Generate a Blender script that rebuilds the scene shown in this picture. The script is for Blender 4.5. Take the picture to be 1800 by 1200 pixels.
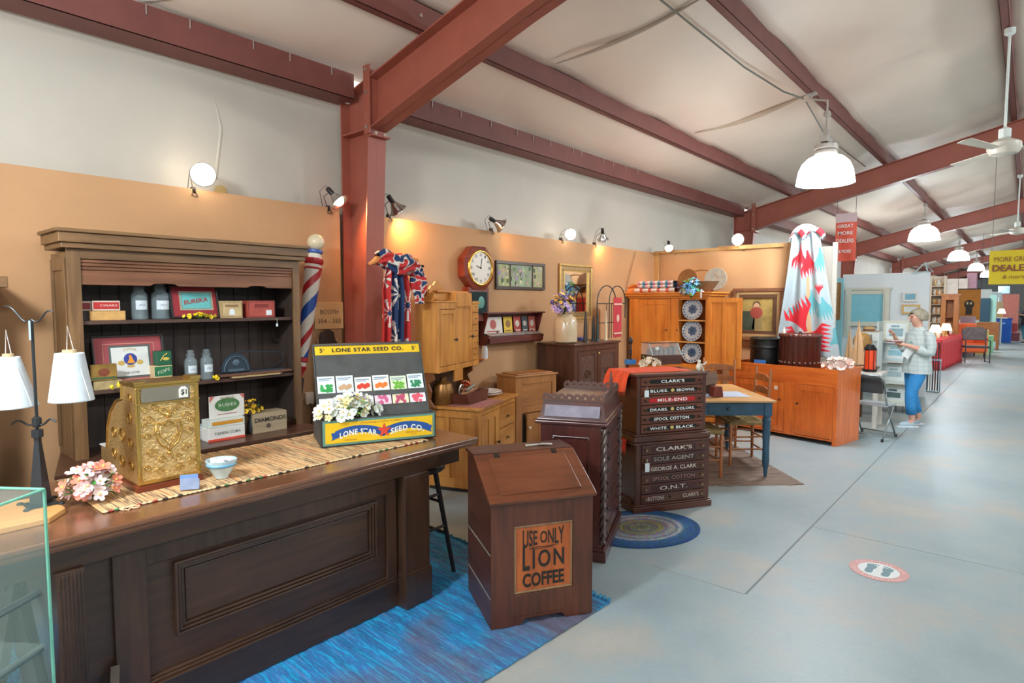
import bpy, bmesh, math, random
from mathutils import Vector, Matrix, Euler
random.seed(7)
S = bpy.context.scene
for o in list(bpy.data.objects): bpy.data.objects.remove(o)
COL = S.collection
PI = math.pi; R = math.radians
# ---------------------------------------------------------------- camera
F_PX = 1065.0; PITCH = math.atan(68.6/F_PX); HEAD = R(40.516); EYE = 1.70
cam = bpy.data.cameras.new('camera'); cam.sensor_width = 36; cam.lens = 36*F_PX/1800; cam.clip_end = 200
co = bpy.data.objects.new('camera', cam); COL.objects.link(co); S.camera = co
co.location = (0, 0, EYE)
co.rotation_euler = Euler((PI/2-PITCH, 0, HEAD-PI/2), 'XYZ')
S.view_settings.view_transform = 'Standard'; S.view_settings.look = 'None'
S.view_settings.gamma = 1; S.view_settings.exposure = 0.52; S.view_settings.use_curve_mapping = False
# ---------------------------------------------------------------- world: added ambient fill, let in where the shed is left open
w = bpy.data.worlds.new('world'); S.world = w; w.use_nodes = True
bg = w.node_tree.nodes['Background']; bg.inputs[0].default_value = (1.0, 0.975, 0.95, 1); bg.inputs[1].default_value = 1.0
# ---------------------------------------------------------------- colour and materials
def lin(c):
    if isinstance(c, str):
        c = [int(c[i:i+2], 16)/255 for i in (0, 2, 4)]
    return tuple((x/12.92 if x <= .04045 else ((x+.055)/1.055)**2.4) for x in c[:3])+(1,)
MATS = {}
def newmat(name):
    m = bpy.data.materials.new(name); m.use_nodes = True
    return m, m.node_tree.nodes, m.node_tree.links, m.node_tree.nodes['Principled BSDF']
def M(c, rough=.6, metal=0, var=.0, sc=8, spec=.5, emit=0, bump=0, alpha=1, trans=0, coat=0, name=None):
    key = (str(c), rough, metal, var, sc, spec, emit, bump, alpha, trans, coat)
    if key in MATS: return MATS[key]
    m, N, L, p = newmat(name or 'plain_'+str(c))
    col = lin(c)
    p.inputs['Base Color'].default_value = col; p.inputs['Roughness'].default_value = rough
    p.inputs['Metallic'].default_value = metal; p.inputs['Specular IOR Level'].default_value = spec
    if coat: p.inputs['Coat Weight'].default_value = coat; p.inputs['Coat Roughness'].default_value = .15
    if emit: p.inputs['Emission Color'].default_value = col; p.inputs['Emission Strength'].default_value = emit
    if trans: p.inputs['Transmission Weight'].default_value = trans; p.inputs['IOR'].default_value = 1.45
    if alpha < 1: p.inputs['Alpha'].default_value = alpha
    if var or bump:
        tc = N.new('ShaderNodeTexCoord'); n = N.new('ShaderNodeTexNoise')
        n.inputs['Scale'].default_value = sc; n.inputs['Detail'].default_value = 5; n.inputs['Roughness'].default_value = .6
        L.new(tc.outputs['Object'], n.inputs['Vector'])
        if var:
            r = N.new('ShaderNodeValToRGB'); r.color_ramp.elements[0].position = .3; r.color_ramp.elements[1].position = .7
            r.color_ramp.elements[0].color = tuple(x*(1-var) for x in col[:3])+(1,)
            r.color_ramp.elements[1].color = tuple(min(1, x*(1+var)) for x in col[:3])+(1,)
            L.new(n.outputs[0], r.inputs[0]); L.new(r.outputs[0], p.inputs['Base Color'])
        if bump:
            b = N.new('ShaderNodeBump'); b.inputs['Strength'].default_value = bump; b.inputs['Distance'].default_value = .01
            L.new(n.outputs[0], b.inputs['Height']); L.new(b.outputs[0], p.inputs['Normal'])
    MATS[key] = m; return m
def wood(c1, c2, ax='z', sc=6, rough=.42, bump=.12, coat=.15, st=.09):
    key = ('w', c1, c2, ax, sc, rough)
    if key in MATS: return MATS[key]
    m, N, L, p = newmat('wood_'+c1+ax)
    tc = N.new('ShaderNodeTexCoord'); mp = N.new('ShaderNodeMapping')
    s = [1, 1, 1]; s['xyz'.index(ax)] = st; mp.inputs['Scale'].default_value = s
    mp.inputs['Location'].default_value = (.37, .21, .53)
    n = N.new('ShaderNodeTexNoise'); n.inputs['Scale'].default_value = sc*4; n.inputs['Detail'].default_value = 6
    n.inputs['Roughness'].default_value = .62; n.inputs['Distortion'].default_value = .7
    n2 = N.new('ShaderNodeTexNoise'); n2.inputs['Scale'].default_value = 2.3; n2.inputs['Detail'].default_value = 3
    mx = N.new('ShaderNodeMath'); mx.operation = 'MULTIPLY_ADD'; mx.inputs[1].default_value = .75
    ml = N.new('ShaderNodeMath'); ml.operation = 'MULTIPLY'; ml.inputs[1].default_value = .3
    r = N.new('ShaderNodeValToRGB'); e = r.color_ramp.elements
    e[0].position = .34; e[1].position = .72; e[0].color = lin(c1); e[1].color = lin(c2)
    L.new(tc.outputs['Object'], mp.inputs[0]); L.new(mp.outputs[0], n.inputs['Vector']); L.new(tc.outputs['Object'], n2.inputs['Vector'])
    L.new(n2.outputs[0], ml.inputs[0]); L.new(n.outputs[0], mx.inputs[0]); L.new(ml.outputs[0], mx.inputs[2])
    L.new(mx.outputs[0], r.inputs[0]); L.new(r.outputs[0], p.inputs['Base Color'])
    b = N.new('ShaderNodeBump'); b.inputs['Strength'].default_value = bump; b.inputs['Distance'].default_value = .004
    L.new(n.outputs[0], b.inputs['Height']); L.new(b.outputs[0], p.inputs['Normal'])
    p.inputs['Roughness'].default_value = rough; p.inputs['Coat Weight'].default_value = coat; p.inputs['Coat Roughness'].default_value = .25
    MATS[key] = m; return m
def stripes(cols, axis='y', sc=14, other=1.2, rough=.85, name='woven', bump=.3, big=None):
    m, N, L, p = newmat(name)
    tc = N.new('ShaderNodeTexCoord'); mp = N.new('ShaderNodeMapping')
    s = [other, other, other]; s['xyz'.index(axis)] = sc; mp.inputs['Scale'].default_value = s
    n = N.new('ShaderNodeTexNoise'); n.inputs['Scale'].default_value = 2; n.inputs['Detail'].default_value = 4; n.inputs['Roughness'].default_value = .7
    r = N.new('ShaderNodeValToRGB'); e = r.color_ramp.elements
    k = len(cols)
    while len(e) < k: e.new(.5)
    for i, c in enumerate(cols): e[i].position = .3+.4*i/(k-1); e[i].color = lin(c)
    L.new(tc.outputs['Object'], mp.inputs[0]); L.new(mp.outputs[0], n.inputs['Vector']); L.new(n.outputs[0], r.inputs[0])
    out = r.outputs[0]
    if big:
        n3 = N.new('ShaderNodeTexNoise'); n3.inputs['Scale'].default_value = .9; n3.inputs['Detail'].default_value = 3
        mp3 = N.new('ShaderNodeMapping'); mp3.inputs['Location'].default_value = big[1]
        r3 = N.new('ShaderNodeValToRGB'); r3.color_ramp.elements[0].position = .52; r3.color_ramp.elements[1].position = .62
        mix = N.new('ShaderNodeMix'); mix.data_type = 'RGBA'; mix.inputs[7].default_value = lin(big[0])
        L.new(tc.outputs['Object'], mp3.inputs[0]); L.new(mp3.outputs[0], n3.inputs['Vector']); L.new(n3.outputs[0], r3.inputs[0])
        ml = N.new('ShaderNodeMath'); ml.operation = 'MULTIPLY'; ml.inputs[1].default_value = .7
        L.new(r3.outputs[0], ml.inputs[0]); L.new(ml.outputs[0], mix.inputs[0]); L.new(out, mix.inputs[6]); out = mix.outputs[2]
    L.new(out, p.inputs['Base Color'])
    b = N.new('ShaderNodeBump'); b.inputs['Strength'].default_value = bump; b.inputs['Distance'].default_value = .01
    L.new(n.outputs[0], b.inputs['Height']); L.new(b.outputs[0], p.inputs['Normal'])
    p.inputs['Roughness'].default_value = rough
    return m
# ---------------------------------------------------------------- object helpers
def tag(o, label=None, cat=None, group=None, kind=None):
    if label: o['label'] = label
    if cat: o['category'] = cat
    if group: o['group'] = group
    if kind: o['kind'] = kind
    return o
def thing(name, label, cat, loc=(0, 0, 0), rz=0, group=None, rx=0, ry=0):
    o = bpy.data.objects.new(name, None); COL.objects.link(o); o.empty_display_size = .05
    o.location = loc; o.rotation_euler = (R(rx), R(ry), R(rz)); return tag(o, label, cat, group)
def copy_tree(o, parent=None):
    c = o.copy(); COL.objects.link(c); c.parent = parent
    for ch in list(o.children): copy_tree(ch, c)
    return c
class MB:
    def __init__(s): s.v = []; s.f = []; s.mi = []
    def add(s, vs, fs, mi=0):
        b = len(s.v); s.v += [tuple(v) for v in vs]
        for f in fs: s.f.append(tuple(b+i for i in f)); s.mi.append(mi)
        return s
    def box(s, x0, x1, y0, y1, z0, z1, mi=0, mat=None):
        v = [(x, y, z) for z in (z0, z1) for y in (y0, y1) for x in (x0, x1)]
        if mat: v = [mat @ Vector(q) for q in v]
        return s.add(v, [(0, 2, 3, 1), (4, 5, 7, 6), (0, 1, 5, 4), (2, 6, 7, 3), (0, 4, 6, 2), (1, 3, 7, 5)], mi)
    def bar(s, p0, p1, r0, r1=None, n=10, mi=0, cap=True):
        return s.tube([p0, p1], [r0, r0 if r1 is None else r1], n, mi, cap)
    def tube(s, pts, rs, n=8, mi=0, cap=True, closed=False):
        P = [Vector(p) for p in pts]; k = len(P)
        if not hasattr(rs, '__len__'): rs = [rs]*k
        b = len(s.v); up = None
        for i in range(k):
            if closed: d = P[(i+1) % k]-P[(i-1) % k]
            else: d = P[min(i+1, k-1)]-P[max(i-1, 0)]
            if d.length < 1e-9: d = Vector((0, 0, 1))
            d.normalize()
            if up is None:
                up = Vector((0, 0, 1)) if abs(d.z) < .9 else Vector((1, 0, 0))
            a = d.cross(up); 
            if a.length < 1e-4: a = d.cross(Vector((0, 1, 0)))
            a.normalize(); c = a.cross(d).normalized(); up = c
            for j in range(n):
                t = 2*PI*j/n; s.v.append(tuple(P[i]+(a*math.cos(t)+c*math.sin(t))*rs[i]))
        kk = k if closed else k-1
        for i in range(kk):
            i2 = (i+1) % k
            for j in range(n):
                s.f.append((b+i*n+j, b+i2*n+j, b+i2*n+(j+1) % n, b+i*n+(j+1) % n)); s.mi.append(mi)
        if cap and not closed:
            s.f.append(tuple(b+j for j in range(n))); s.mi.append(mi)
            s.f.append(tuple(b+(k-1)*n+n-1-j for j in range(n))); s.mi.append(mi)
        return s
    def lathe(s, prof, n=20, c=(0, 0, 0), mi=0, mat=None, flute=0, fk=0, cap=(1, 1)):
        b = len(s.v)
        for r, z in prof:
            for j in range(n):
                t = 2*PI*j/n; rr = r*(1+flute*math.cos(fk*t)) if fk else r
                q = Vector((c[0]+rr*math.cos(t), c[1]+rr*math.sin(t), c[2]+z))
                s.v.append(tuple(mat @ q if mat else q))
        k = len(prof)
        for i in range(k-1):
            for j in range(n):
                s.f.append((b+i*n+j, b+i*n+(j+1) % n, b+(i+1)*n+(j+1) % n, b+(i+1)*n+j)); s.mi.append(mi)
        if cap[0] and prof[0][0] > 1e-4: s.f.append(tuple(b+n-1-j for j in range(n))); s.mi.append(mi)
        if cap[1] and prof[-1][0] > 1e-4: s.f.append(tuple(b+(k-1)*n+j for j in range(n))); s.mi.append(mi)
        return s
    def ball(s, c, r, n=10, m=6, mi=0, sx=1, sy=1, sz=1):
        pr = [(max(1e-5, math.sin(PI*i/m)), -math.cos(PI*i/m)) for i in range(m+1)]
        b = len(s.v)
        for a, z in pr:
            for j in range(n):
                t = 2*PI*j/n; s.v.append((c[0]+r*sx*a*math.cos(t), c[1]+r*sy*a*math.sin(t), c[2]+r*sz*z))
        for i in range(m):
            for j in range(n):
                s.f.append((b+i*n+j, b+i*n+(j+1) % n, b+(i+1)*n+(j+1) % n, b+(i+1)*n+j)); s.mi.append(mi)
        return s
    def prism(s, poly, y0, y1, mi=0, plane='xz', mat=None):   # poly counter-clockwise in the plane, extruded
        def P(a, b, c): 
            q = {'xz': (a, c, b), 'xy': (a, b, c), 'yz': (c, a, b)}[plane]
            return mat @ Vector(q) if mat else q
        n = len(poly); vs = [P(a, b, y0) for a, b in poly]+[P(a, b, y1) for a, b in poly]
        fs = [tuple(range(n)), tuple(n+n-1-i for i in range(n))]+[(i, n+i, n+(i+1) % n, (i+1) % n) for i in range(n)]
        return s.add(vs, fs, mi)
    def grid(s, fn, nu, nv, mi=None, close=False):
        b = len(s.v)
        for j in range(nv+1):
            for i in range(nu+1): s.v.append(tuple(fn(i/nu, j/nv)))
        for j in range(nv):
            for i in range(nu):
                a = b+j*(nu+1)+i; s.f.append((a, a+1, a+nu+2, a+nu+1)); s.mi.append(mi((i+.5)/nu, (j+.5)/nv) if mi else 0)
        return s
    def frame(s, x0, x1, z0, z1, y0, y1, w, mi=0):            # picture-frame of four bars, front y0 back y1
        s.box(x0, x1, y0, y1, z1-w, z1, mi); s.box(x0, x1, y0, y1, z0, z0+w, mi)
        s.box(x0, x0+w, y0, y1, z0+w, z1-w, mi); s.box(x1-w, x1, y0, y1, z0+w, z1-w, mi); return s
    def mesh(s, name, mats, smooth=False):
        me = bpy.data.meshes.new(name); me.from_pydata(s.v, [], s.f)
        for m in (mats if isinstance(mats, (list, tuple)) else [mats]): me.materials.append(m)
        me.polygons.foreach_set('material_index', s.mi)
        if smooth: me.polygons.foreach_set('use_smooth', [True]*len(s.f))
        bm = bmesh.new(); bm.from_mesh(me); bmesh.ops.recalc_face_normals(bm, faces=bm.faces); bm.to_mesh(me); bm.free()
        me.update(); return me
    def build(s, name, mats, parent=None, loc=None, rot=None, bev=0, smooth=False, solid=0, label=None):
        o = bpy.data.objects.new(name, s.mesh(name, mats, smooth)); COL.objects.link(o)
        if parent: o.parent = parent
        if loc: o.location = loc
        if rot: o.rotation_euler = tuple(R(a) for a in rot)
        if smooth and smooth != 2: 
            sm = o.modifiers.new('edges', 'EDGE_SPLIT'); sm.split_angle = R(40)
        if solid: md = o.modifiers.new('thick', 'SOLIDIFY'); md.thickness = solid; md.offset = 0
        if bev:
            md = o.modifiers.new('bevel', 'BEVEL'); md.width = bev; md.segments = 2; md.limit_method = 'ANGLE'; md.angle_limit = R(40)
        if label: o['label'] = label
        return o
def struct(name, mb, mats, **k):
    o = mb.build(name, mats, **k); o['kind'] = 'structure'; return o
def lettering(s, w, h, m, parent, loc, rot=(90, 0, 0), warp=None, bold=.0, ext=.0012, name='lettering', shear=0, space=1):
    cu = bpy.data.curves.new(name, 'FONT'); cu.body = s; cu.extrude = 0; cu.offset = bold; cu.shear = shear; cu.space_character = space
    cu.resolution_u = 3; cu.align_x = 'CENTER'
    t = bpy.data.objects.new('tmp', cu); COL.objects.link(t); bpy.context.view_layer.update()
    me = bpy.data.meshes.new_from_object(t.evaluated_get(bpy.context.evaluated_depsgraph_get()))
    bpy.data.objects.remove(t)
    xs = [v.co.x for v in me.vertices]; ys = [v.co.y for v in me.vertices]
    x0, x1, y0, y1 = min(xs), max(xs), min(ys), max(ys)
    for v in me.vertices:
        u = (v.co.x-x0)/(x1-x0)-.5; q = (v.co.y-y0)/(y1-y0)-.5; x, y = u*w, q*h
        if warp: x, y = warp(x, y, u, q)
        v.co = (x, y, ext)
    me.materials.clear(); me.materials.append(m)
    o = bpy.data.objects.new(name, me); COL.objects.link(o); o.parent = parent; o.location = loc
    o.rotation_euler = tuple(R(a) for a in rot); return o
def poly(x0, x1, y0, y1, fn, n=24): return [fn(x0+(x1-x0)*i/n) for i in range(n+1)]
# pixel of the 1800x1200 photograph -> point on a known plane of the place
_Fh = Vector((math.cos(HEAD), math.sin(HEAD), 0)); _R = Vector((math.sin(HEAD), -math.cos(HEAD), 0)); _Z = Vector((0, 0, 1))
_F = math.cos(PITCH)*_Fh-math.sin(PITCH)*_Z; _U = math.sin(PITCH)*_Fh+math.cos(PITCH)*_Z; _O = Vector((0, 0, EYE))
def ray(x, y): return (x-900)*_R+(600-y)*_U+F_PX*_F
def AG(x, y, z=0): r = ray(x, y); return _O+r*((z-EYE)/r.z)
def AY(x, y, Y): r = ray(x, y); return _O+r*(Y/r.y)
def AX(x, y, X): r = ray(x, y); return _O+r*(X/r.x)
def ZA(x, y, P):
    r = ray(x, y); t = (r.x*P[0]+r.y*P[1])/(r.x*r.x+r.y*r.y); return EYE+r.z*t
def blossom(c1, c2, r=.02, n=5, cup=.35, w=.75):
    mb = MB()
    for k in range(n):
        a = 2*PI*k/n; m = Matrix.Rotation(a, 4, 'Z')
        pts = [(0, 0, 0), (r*.5, -r*w*.5, r*cup*.3), (r*.95, -r*w*.42, r*cup), (r*1.08, 0, r*cup*1.1), (r*.95, r*w*.42, r*cup), (r*.5, r*w*.5, r*cup*.3), (r*.55, 0, r*cup*.15)]
        mb.add([m @ Vector(p) for p in pts], [(0, 1, 6), (1, 2, 3, 6), (3, 4, 5, 6), (5, 0, 6)], 0)
    mb.ball((0, 0, r*.12), r*.22, 6, 4, 1)
    return mb.mesh('blossom', [c1, c2])
def leafmesh(c, l=.05, w=.018):
    return MB().add([(0, 0, 0), (l*.3, -w*.45, l*.06), (l*.7, -w*.4, l*.05), (l, 0, -l*.05), (l*.7, w*.4, l*.05), (l*.3, w*.45, l*.06), (l*.5, 0, 0)], [(0, 1, 6), (1, 2, 6), (2, 3, 6), (3, 4, 6), (4, 5, 6), (5, 0, 6)]).mesh('leaf', [c])
def flowers(name, label, loc, n, ext, meshes, leaf=None, nl=6, seed=1, group=None, size=(.8, 1.2), rz=0, up=None, stem=None, cat='flowers'):
    t = thing(name, label, cat, loc, rz, group); rd = random.Random(seed)
    for i in range(n):
        o = bpy.data.objects.new('blossom', meshes[i % len(meshes)]); COL.objects.link(o); o.parent = t
        a = rd.uniform(0, 2*PI); q = rd.uniform(.15, 1)**.6; b = rd.uniform(-.15, 1)*PI/2
        d = Vector((math.cos(a)*math.cos(b), math.sin(a)*math.cos(b), math.sin(b)))
        o.location = (d.x*ext[0]*q, d.y*ext[1]*q, ext[2]*(.25+.75*max(0, d.z)*q))
        o.rotation_euler = (d+Vector((0, -.5, .3))).to_track_quat('Z', 'Y').to_euler(); s = rd.uniform(*size); o.scale = (s, s, s)
    for i in range(nl if leaf else 0):
        o = bpy.data.objects.new('leaf', leaf); COL.objects.link(o); o.parent = t; a = rd.uniform(0, 2*PI)
        o.location = (math.cos(a)*ext[0]*.5, math.sin(a)*ext[1]*.5, ext[2]*rd.uniform(.2, .8)); o.rotation_euler = (0, rd.uniform(-.9, .2), a)
    mb = MB()
    for i in range(max(5, n//3)):
        a = rd.uniform(0, 2*PI); q = rd.uniform(.2, .8)
        mb.tube([(0, 0, 0), (math.cos(a)*ext[0]*q*.4, math.sin(a)*ext[1]*q*.4, ext[2]*.3), (math.cos(a)*ext[0]*q, math.sin(a)*ext[1]*q, ext[2]*.6)], .0018, 4)
    mb.build('stem', stem or M('4f7a33', .6), t); return t
def cyl_jar(name, label, X, Y, z, r, h, labcol='dfe6ea', group=None, word=None):
    t = thing(name, label, 'jar', (X, Y, z), 0, group)
    g = M('b4c6ca', .06, alpha=.16, spec=.8, name='clear_glass')
    MB().lathe([(r*.95, 0), (r, .01), (r, h*.6), (r*.92, h*.68), (r*.62, h*.74), (r*.62, h*.8)], 20).build('body', g, t, smooth=2, solid=.003)
    MB().lathe([(r*.72, h*.8), (r*.75, h*.83), (r*.6, h*.87), (r*.45, h*.89), (r*.55, h*.93), (r*.55, h*.97), (.001, h)], 16).build('stopper', g, t, smooth=2)
    mb = MB(); a0 = -PI/2
    mb.grid(lambda u, v: (1.02*r*math.cos(a0+(u-.5)*1.5), 1.02*r*math.sin(a0+(u-.5)*1.5), h*(.26+.24*v)), 8, 1)
    mb.build('paper_label', M(labcol, .7), t)
    MB().tube([(-r*.35, -r*1.03, h*.37), (-r*.1, -r*1.06, h*.4), (r*.1, -r*1.06, h*.37), (r*.35, -r*1.03, h*.39)], .0012, 5).build('handwriting', M('2f5f8f', .6), t)
    return t
def carton(name, label, px0, px1, ptop, Y, z, d, m, cat='box', rz=0, group=None, bev=.002, ref=None):
    a = AY(px0, ref or ptop, Y); b = AY(px1, ref or ptop, Y); h = a.z*.5+b.z*.5-z if ptop else .05
    if ref: h = AY((px0+px1)/2, ptop, Y).z-z
    t = thing(name, label, cat, (a.x, Y, z), rz, group); t['w'] = b.x-a.x; t['h'] = h
    MB().box(0, b.x-a.x, 0, d, 0, h).build('case', m, t, bev=bev); return t
def HT(px, py, t, y=0):   # where the sight line of a pixel meets the plane local-y = y of a thing turned about z -> local (x, z)
    a = t.rotation_euler.z; u = Vector((math.cos(a), math.sin(a), 0)); v = Vector((-math.sin(a), math.cos(a), 0))
    r = ray(px, py); L0 = Vector(t.location)+v*y; k = (L0-_O).dot(v)/r.dot(v); p = _O+r*k-Vector(t.location)
    return p.dot(u), p.z
def hx(px, py, t, y=0): return HT(px, py, t, y)[0]
def hz(px, py, t, y=0): return HT(px, py, t, y)[1]
def WL(t, x, y, z): return (Matrix.Translation(t.location) @ Matrix.Rotation(t.rotation_euler.z, 4, 'Z')) @ Vector((x, y, z))
def arcw(k): return lambda x, y, u, v: (x, y+k*(1-4*u*u))
# ================================================================ LIGHTS: pendants in bays, unseen ones added for light, clamp lamps on the booth wall (built below)
WALL = 4.6; BAY = 9.13; COLX = [3.19+BAY*i for i in range(-2, 7)]
RS = 0.24                                   # roof slope
def roof_z(y): return 3.45+RS*(4.6-y) if y > -8 else 3.45+RS*12.6-RS*(-8-y)
# ---------------- floor
def floor_mat():
    m, N, L, p = newmat('polished_concrete')
    tc = N.new('ShaderNodeTexCoord')
    n = N.new('ShaderNodeTexNoise'); n.inputs['Scale'].default_value = .9; n.inputs['Detail'].default_value = 7; n.inputs['Roughness'].default_value = .62
    r = N.new('ShaderNodeValToRGB'); e = r.color_ramp.elements; e[0].position = .32; e[1].position = .68
    e[0].color = lin('8a9da2'); e[1].color = lin('b4b3aa'); e.new(.5).color = lin('9aabaf'); e.new(.6).color = lin('a9aca6')
    n2 = N.new('ShaderNodeTexNoise'); n2.inputs['Scale'].default_value = 34; n2.inputs['Detail'].default_value = 4
    mix = N.new('ShaderNodeMix'); mix.data_type = 'RGBA'; mix.blend_type = 'MULTIPLY'; mix.inputs[0].default_value = .12
    L.new(tc.outputs['Object'], n.inputs['Vector']); L.new(tc.outputs['Object'], n2.inputs['Vector']); L.new(n.outputs[0], r.inputs[0])
    L.new(r.outputs[0], mix.inputs[6]); L.new(n2.outputs[0], mix.inputs[7]); L.new(mix.outputs[2], p.inputs['Base Color'])
    mr = N.new('ShaderNodeMapRange'); mr.inputs[3].default_value = .38; mr.inputs[4].default_value = .52
    L.new(n.outputs[0], mr.inputs[0]); L.new(mr.outputs[0], p.inputs['Roughness'])
    b = N.new('ShaderNodeBump'); b.inputs['Strength'].default_value = .03; L.new(n2.outputs[0], b.inputs['Height']); L.new(b.outputs[0], p.inputs['Normal'])
    return m
struct('floor', MB().box(-20, 66, -21, 4.8, -.12, 0), floor_mat())
jm = M('7d8485', .8)
struct('trim_1', MB().box(3.5, 40, 1.19, 1.202, 0, .0012), jm)
struct('trim_2', MB().box(3.49, 3.502, 1.202, 1.8, 0, .0012).box(4.9, 4.906, -12, 1.19, 0, .0012), M('959c9c', .8))
# ---------------- wall and roof liner
vin = M('bcb3a5', .55, var=.06, sc=1.3, bump=.25, name='vinyl_liner')
def linerwall():
    mb = MB()
    mb.grid(lambda u, v: (-20+86*u, 4.68+.03*math.sin(u*86*1.7)*math.sin(v*3)+.012*math.sin(u*290), 3.5*v), 420, 10)
    return mb
wl = struct('wall_left', linerwall(), vin, solid=.02, smooth=2)
# pleat folds hanging on the liner
struct('trim_3', MB().tube([(2.05, 4.67, 2.62), (2.1, 4.66, 3.0), (2.03, 4.67, 3.36)], [.02, .012, .005], 8).tube([(1.95, 4.67, 2.6), (2.02, 4.665, 3.1)], [.008, .004], 6), vin, smooth=2)
pa = AY(386, 336, 4.64)
struct('trim_10', MB().prism([(-.05, -.04), (.06, -.045), (.055, .03), (.02, .05), (-.02, .035)], 0, .02), M('b39a66', .9, bump=.6, sc=30), loc=(pa.x, 4.645, pa.z))
rl = M('f5e3d1', .6, var=.05, sc=.8, bump=.3, name='roof_liner')
def liner(y0, y1, seed):
    rnd = random.Random(seed)
    ph = [rnd.uniform(0, 6) for _ in range(4)]
    def fn(u, v):
        x = -20+86*u; y = y0+(y1-y0)*v
        sag = -.05*math.sin(PI*v)*(1+.4*math.sin(x*1.1+ph[0]))+.012*math.sin(x*3.1+ph[1]+4*v)+.008*math.sin(x*7+ph[2]+9*v)
        return (x, y, roof_z(y)+.19+sag)
    return MB().grid(fn, 344, 12)
PUR = [4.6, 3.54, 2.01, .31, -1.25, -2.77, -4.29, -5.81, -7.4]
big = MB()
ys = PUR+[-8.6, -10, -11.5, -13, -14.5, -16, -17.5, -19, -20.6]
for i in range(len(ys)-1):
    l = liner(ys[i], ys[i+1], i); b0 = len(big.v); big.v += l.v; big.f += [tuple(b0+k for k in f) for f in l.f]; big.mi += l.mi
struct('ceiling', big, rl, smooth=2, solid=.02)
# fold lines in the roof liner
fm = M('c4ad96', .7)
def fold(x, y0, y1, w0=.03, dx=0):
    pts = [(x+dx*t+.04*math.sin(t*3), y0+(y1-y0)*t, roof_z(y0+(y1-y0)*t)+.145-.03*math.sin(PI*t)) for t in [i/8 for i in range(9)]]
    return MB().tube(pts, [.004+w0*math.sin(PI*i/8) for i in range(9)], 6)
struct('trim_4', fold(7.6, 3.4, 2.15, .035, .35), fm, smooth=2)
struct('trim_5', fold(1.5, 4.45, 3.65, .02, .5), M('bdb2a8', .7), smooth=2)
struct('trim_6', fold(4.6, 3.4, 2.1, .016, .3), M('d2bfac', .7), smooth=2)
# ---------------- red steel frames
steel = M('97503f', .48, var=.1, sc=3, name='red_oxide_steel'); steel2 = M('77423a', .55, var=.12, sc=4, name='dark_oxide_steel')
boltm = M('b9a898', .35, .8)
def frame_mesh(x):
    mb = MB(); wf = .09; t = .012
    zt = roof_z(4.6)
    # outer flange, web, inner flange of the tapered column
    mb.box(x-wf, x+wf, 4.585, 4.6, 0, zt-.03)
    ci = 4.20; cb = 4.38; kz = roof_z(ci)-.42
    mb.prism([(cb, 0), (4.6, 0), (4.6, zt-.03), (ci, zt+RS*(4.6-ci)-.03), (ci, kz)], x-.006, x+.006, plane='yz')
    mb.prism([(cb, 0), (cb+.014, 0), (ci+.014, kz+.02), (ci, kz+.02)], x-wf, x+wf, plane='yz')
    # tapered rafter web and flanges
    for (y0, y1, d0, d1) in ((ci, 2.6, .42, .36), (2.6, -8, .36, .45), (-8, -18, .45, .37)):
        za, zb = roof_z(y0), roof_z(y1)
        mb.prism([(y0, za-d0), (y0, za-.012), (y1, zb-.012), (y1, zb-d1)], x-.006, x+.006, plane='yz')
        mb.prism([(y0, za-.014), (y0, za), (y1, zb), (y1, zb-.014)], x-wf, x+wf, plane='yz')
        mb.prism([(y0, za-d0), (y0, za-d0+.014), (y1, zb-d1+.014), (y1, zb-d1)], x-wf, x+wf, plane='yz')
    mb.prism([(ci, roof_z(ci)-.014), (ci, roof_z(ci)), (4.6, zt), (4.6, zt-.014)], x-wf, x+wf, plane='yz')
    # knee: stiffener plate and horizontal stiffener
    mb.box(x-wf, x+wf, ci, 4.585, kz, kz+.015)
    mb.box(x-wf, x-.006, ci-.01, ci+.004, kz, roof_z(ci)+.06)
    mb.box(x-wf-.012, x-wf, ci-.03, ci+.05, kz-.04, roof_z(ci)+.09)
    mb.box(x-wf, x+wf, ci-.055, ci+.01, kz-.06, kz-.045)
    mb.box(x-wf-.004, x+wf, -.0-8.02, -7.98, roof_z(-8)-.5, roof_z(-8)+.02)
    return mb
for i, x in enumerate(COLX):
    o = struct('steel_frame', frame_mesh(x), steel, bev=.002)
    b = MB()
    for zz in (3.14, 3.42, 3.6): b.bar((x-.112, 4.21, zz), (x-.095, 4.21, zz), .016, n=8)
    b.bar((x-.045, 4.165, 3.07), (x-.045, 4.165, 3.105), .015, n=8).bar((x+.045, 4.165, 3.07), (x+.045, 4.165, 3.105), .015, n=8)
    b.build('bolt', boltm, o)
def purlin(y, z0, h, x0=-20, x1=66):
    mb = MB(); t = .004
    return mb.box(x0, x1, y-.035, y+.035, z0, z0+t).box(x0, x1, y-.035, y-.031, z0, z0+h).box(x0, x1, y-.035, y+.06, z0+h-t, z0+h).box(x0, x1, y+.031, y+.035, z0, z0+.02)
for y in PUR[1:]+[-8.6, -10, -11.5, -13, -14.5, -16]:
    struct('purlin', purlin(y, roof_z(y)+.002, .19), steel2)
    if y < 0: continue
    b = MB()
    for x in COLX: b.bar((x-.13, y-.05, roof_z(y)+.1), (x-.13, y-.035, roof_z(y)+.1), .014, n=8)
    struct('trim_9', b, boltm)
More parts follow.
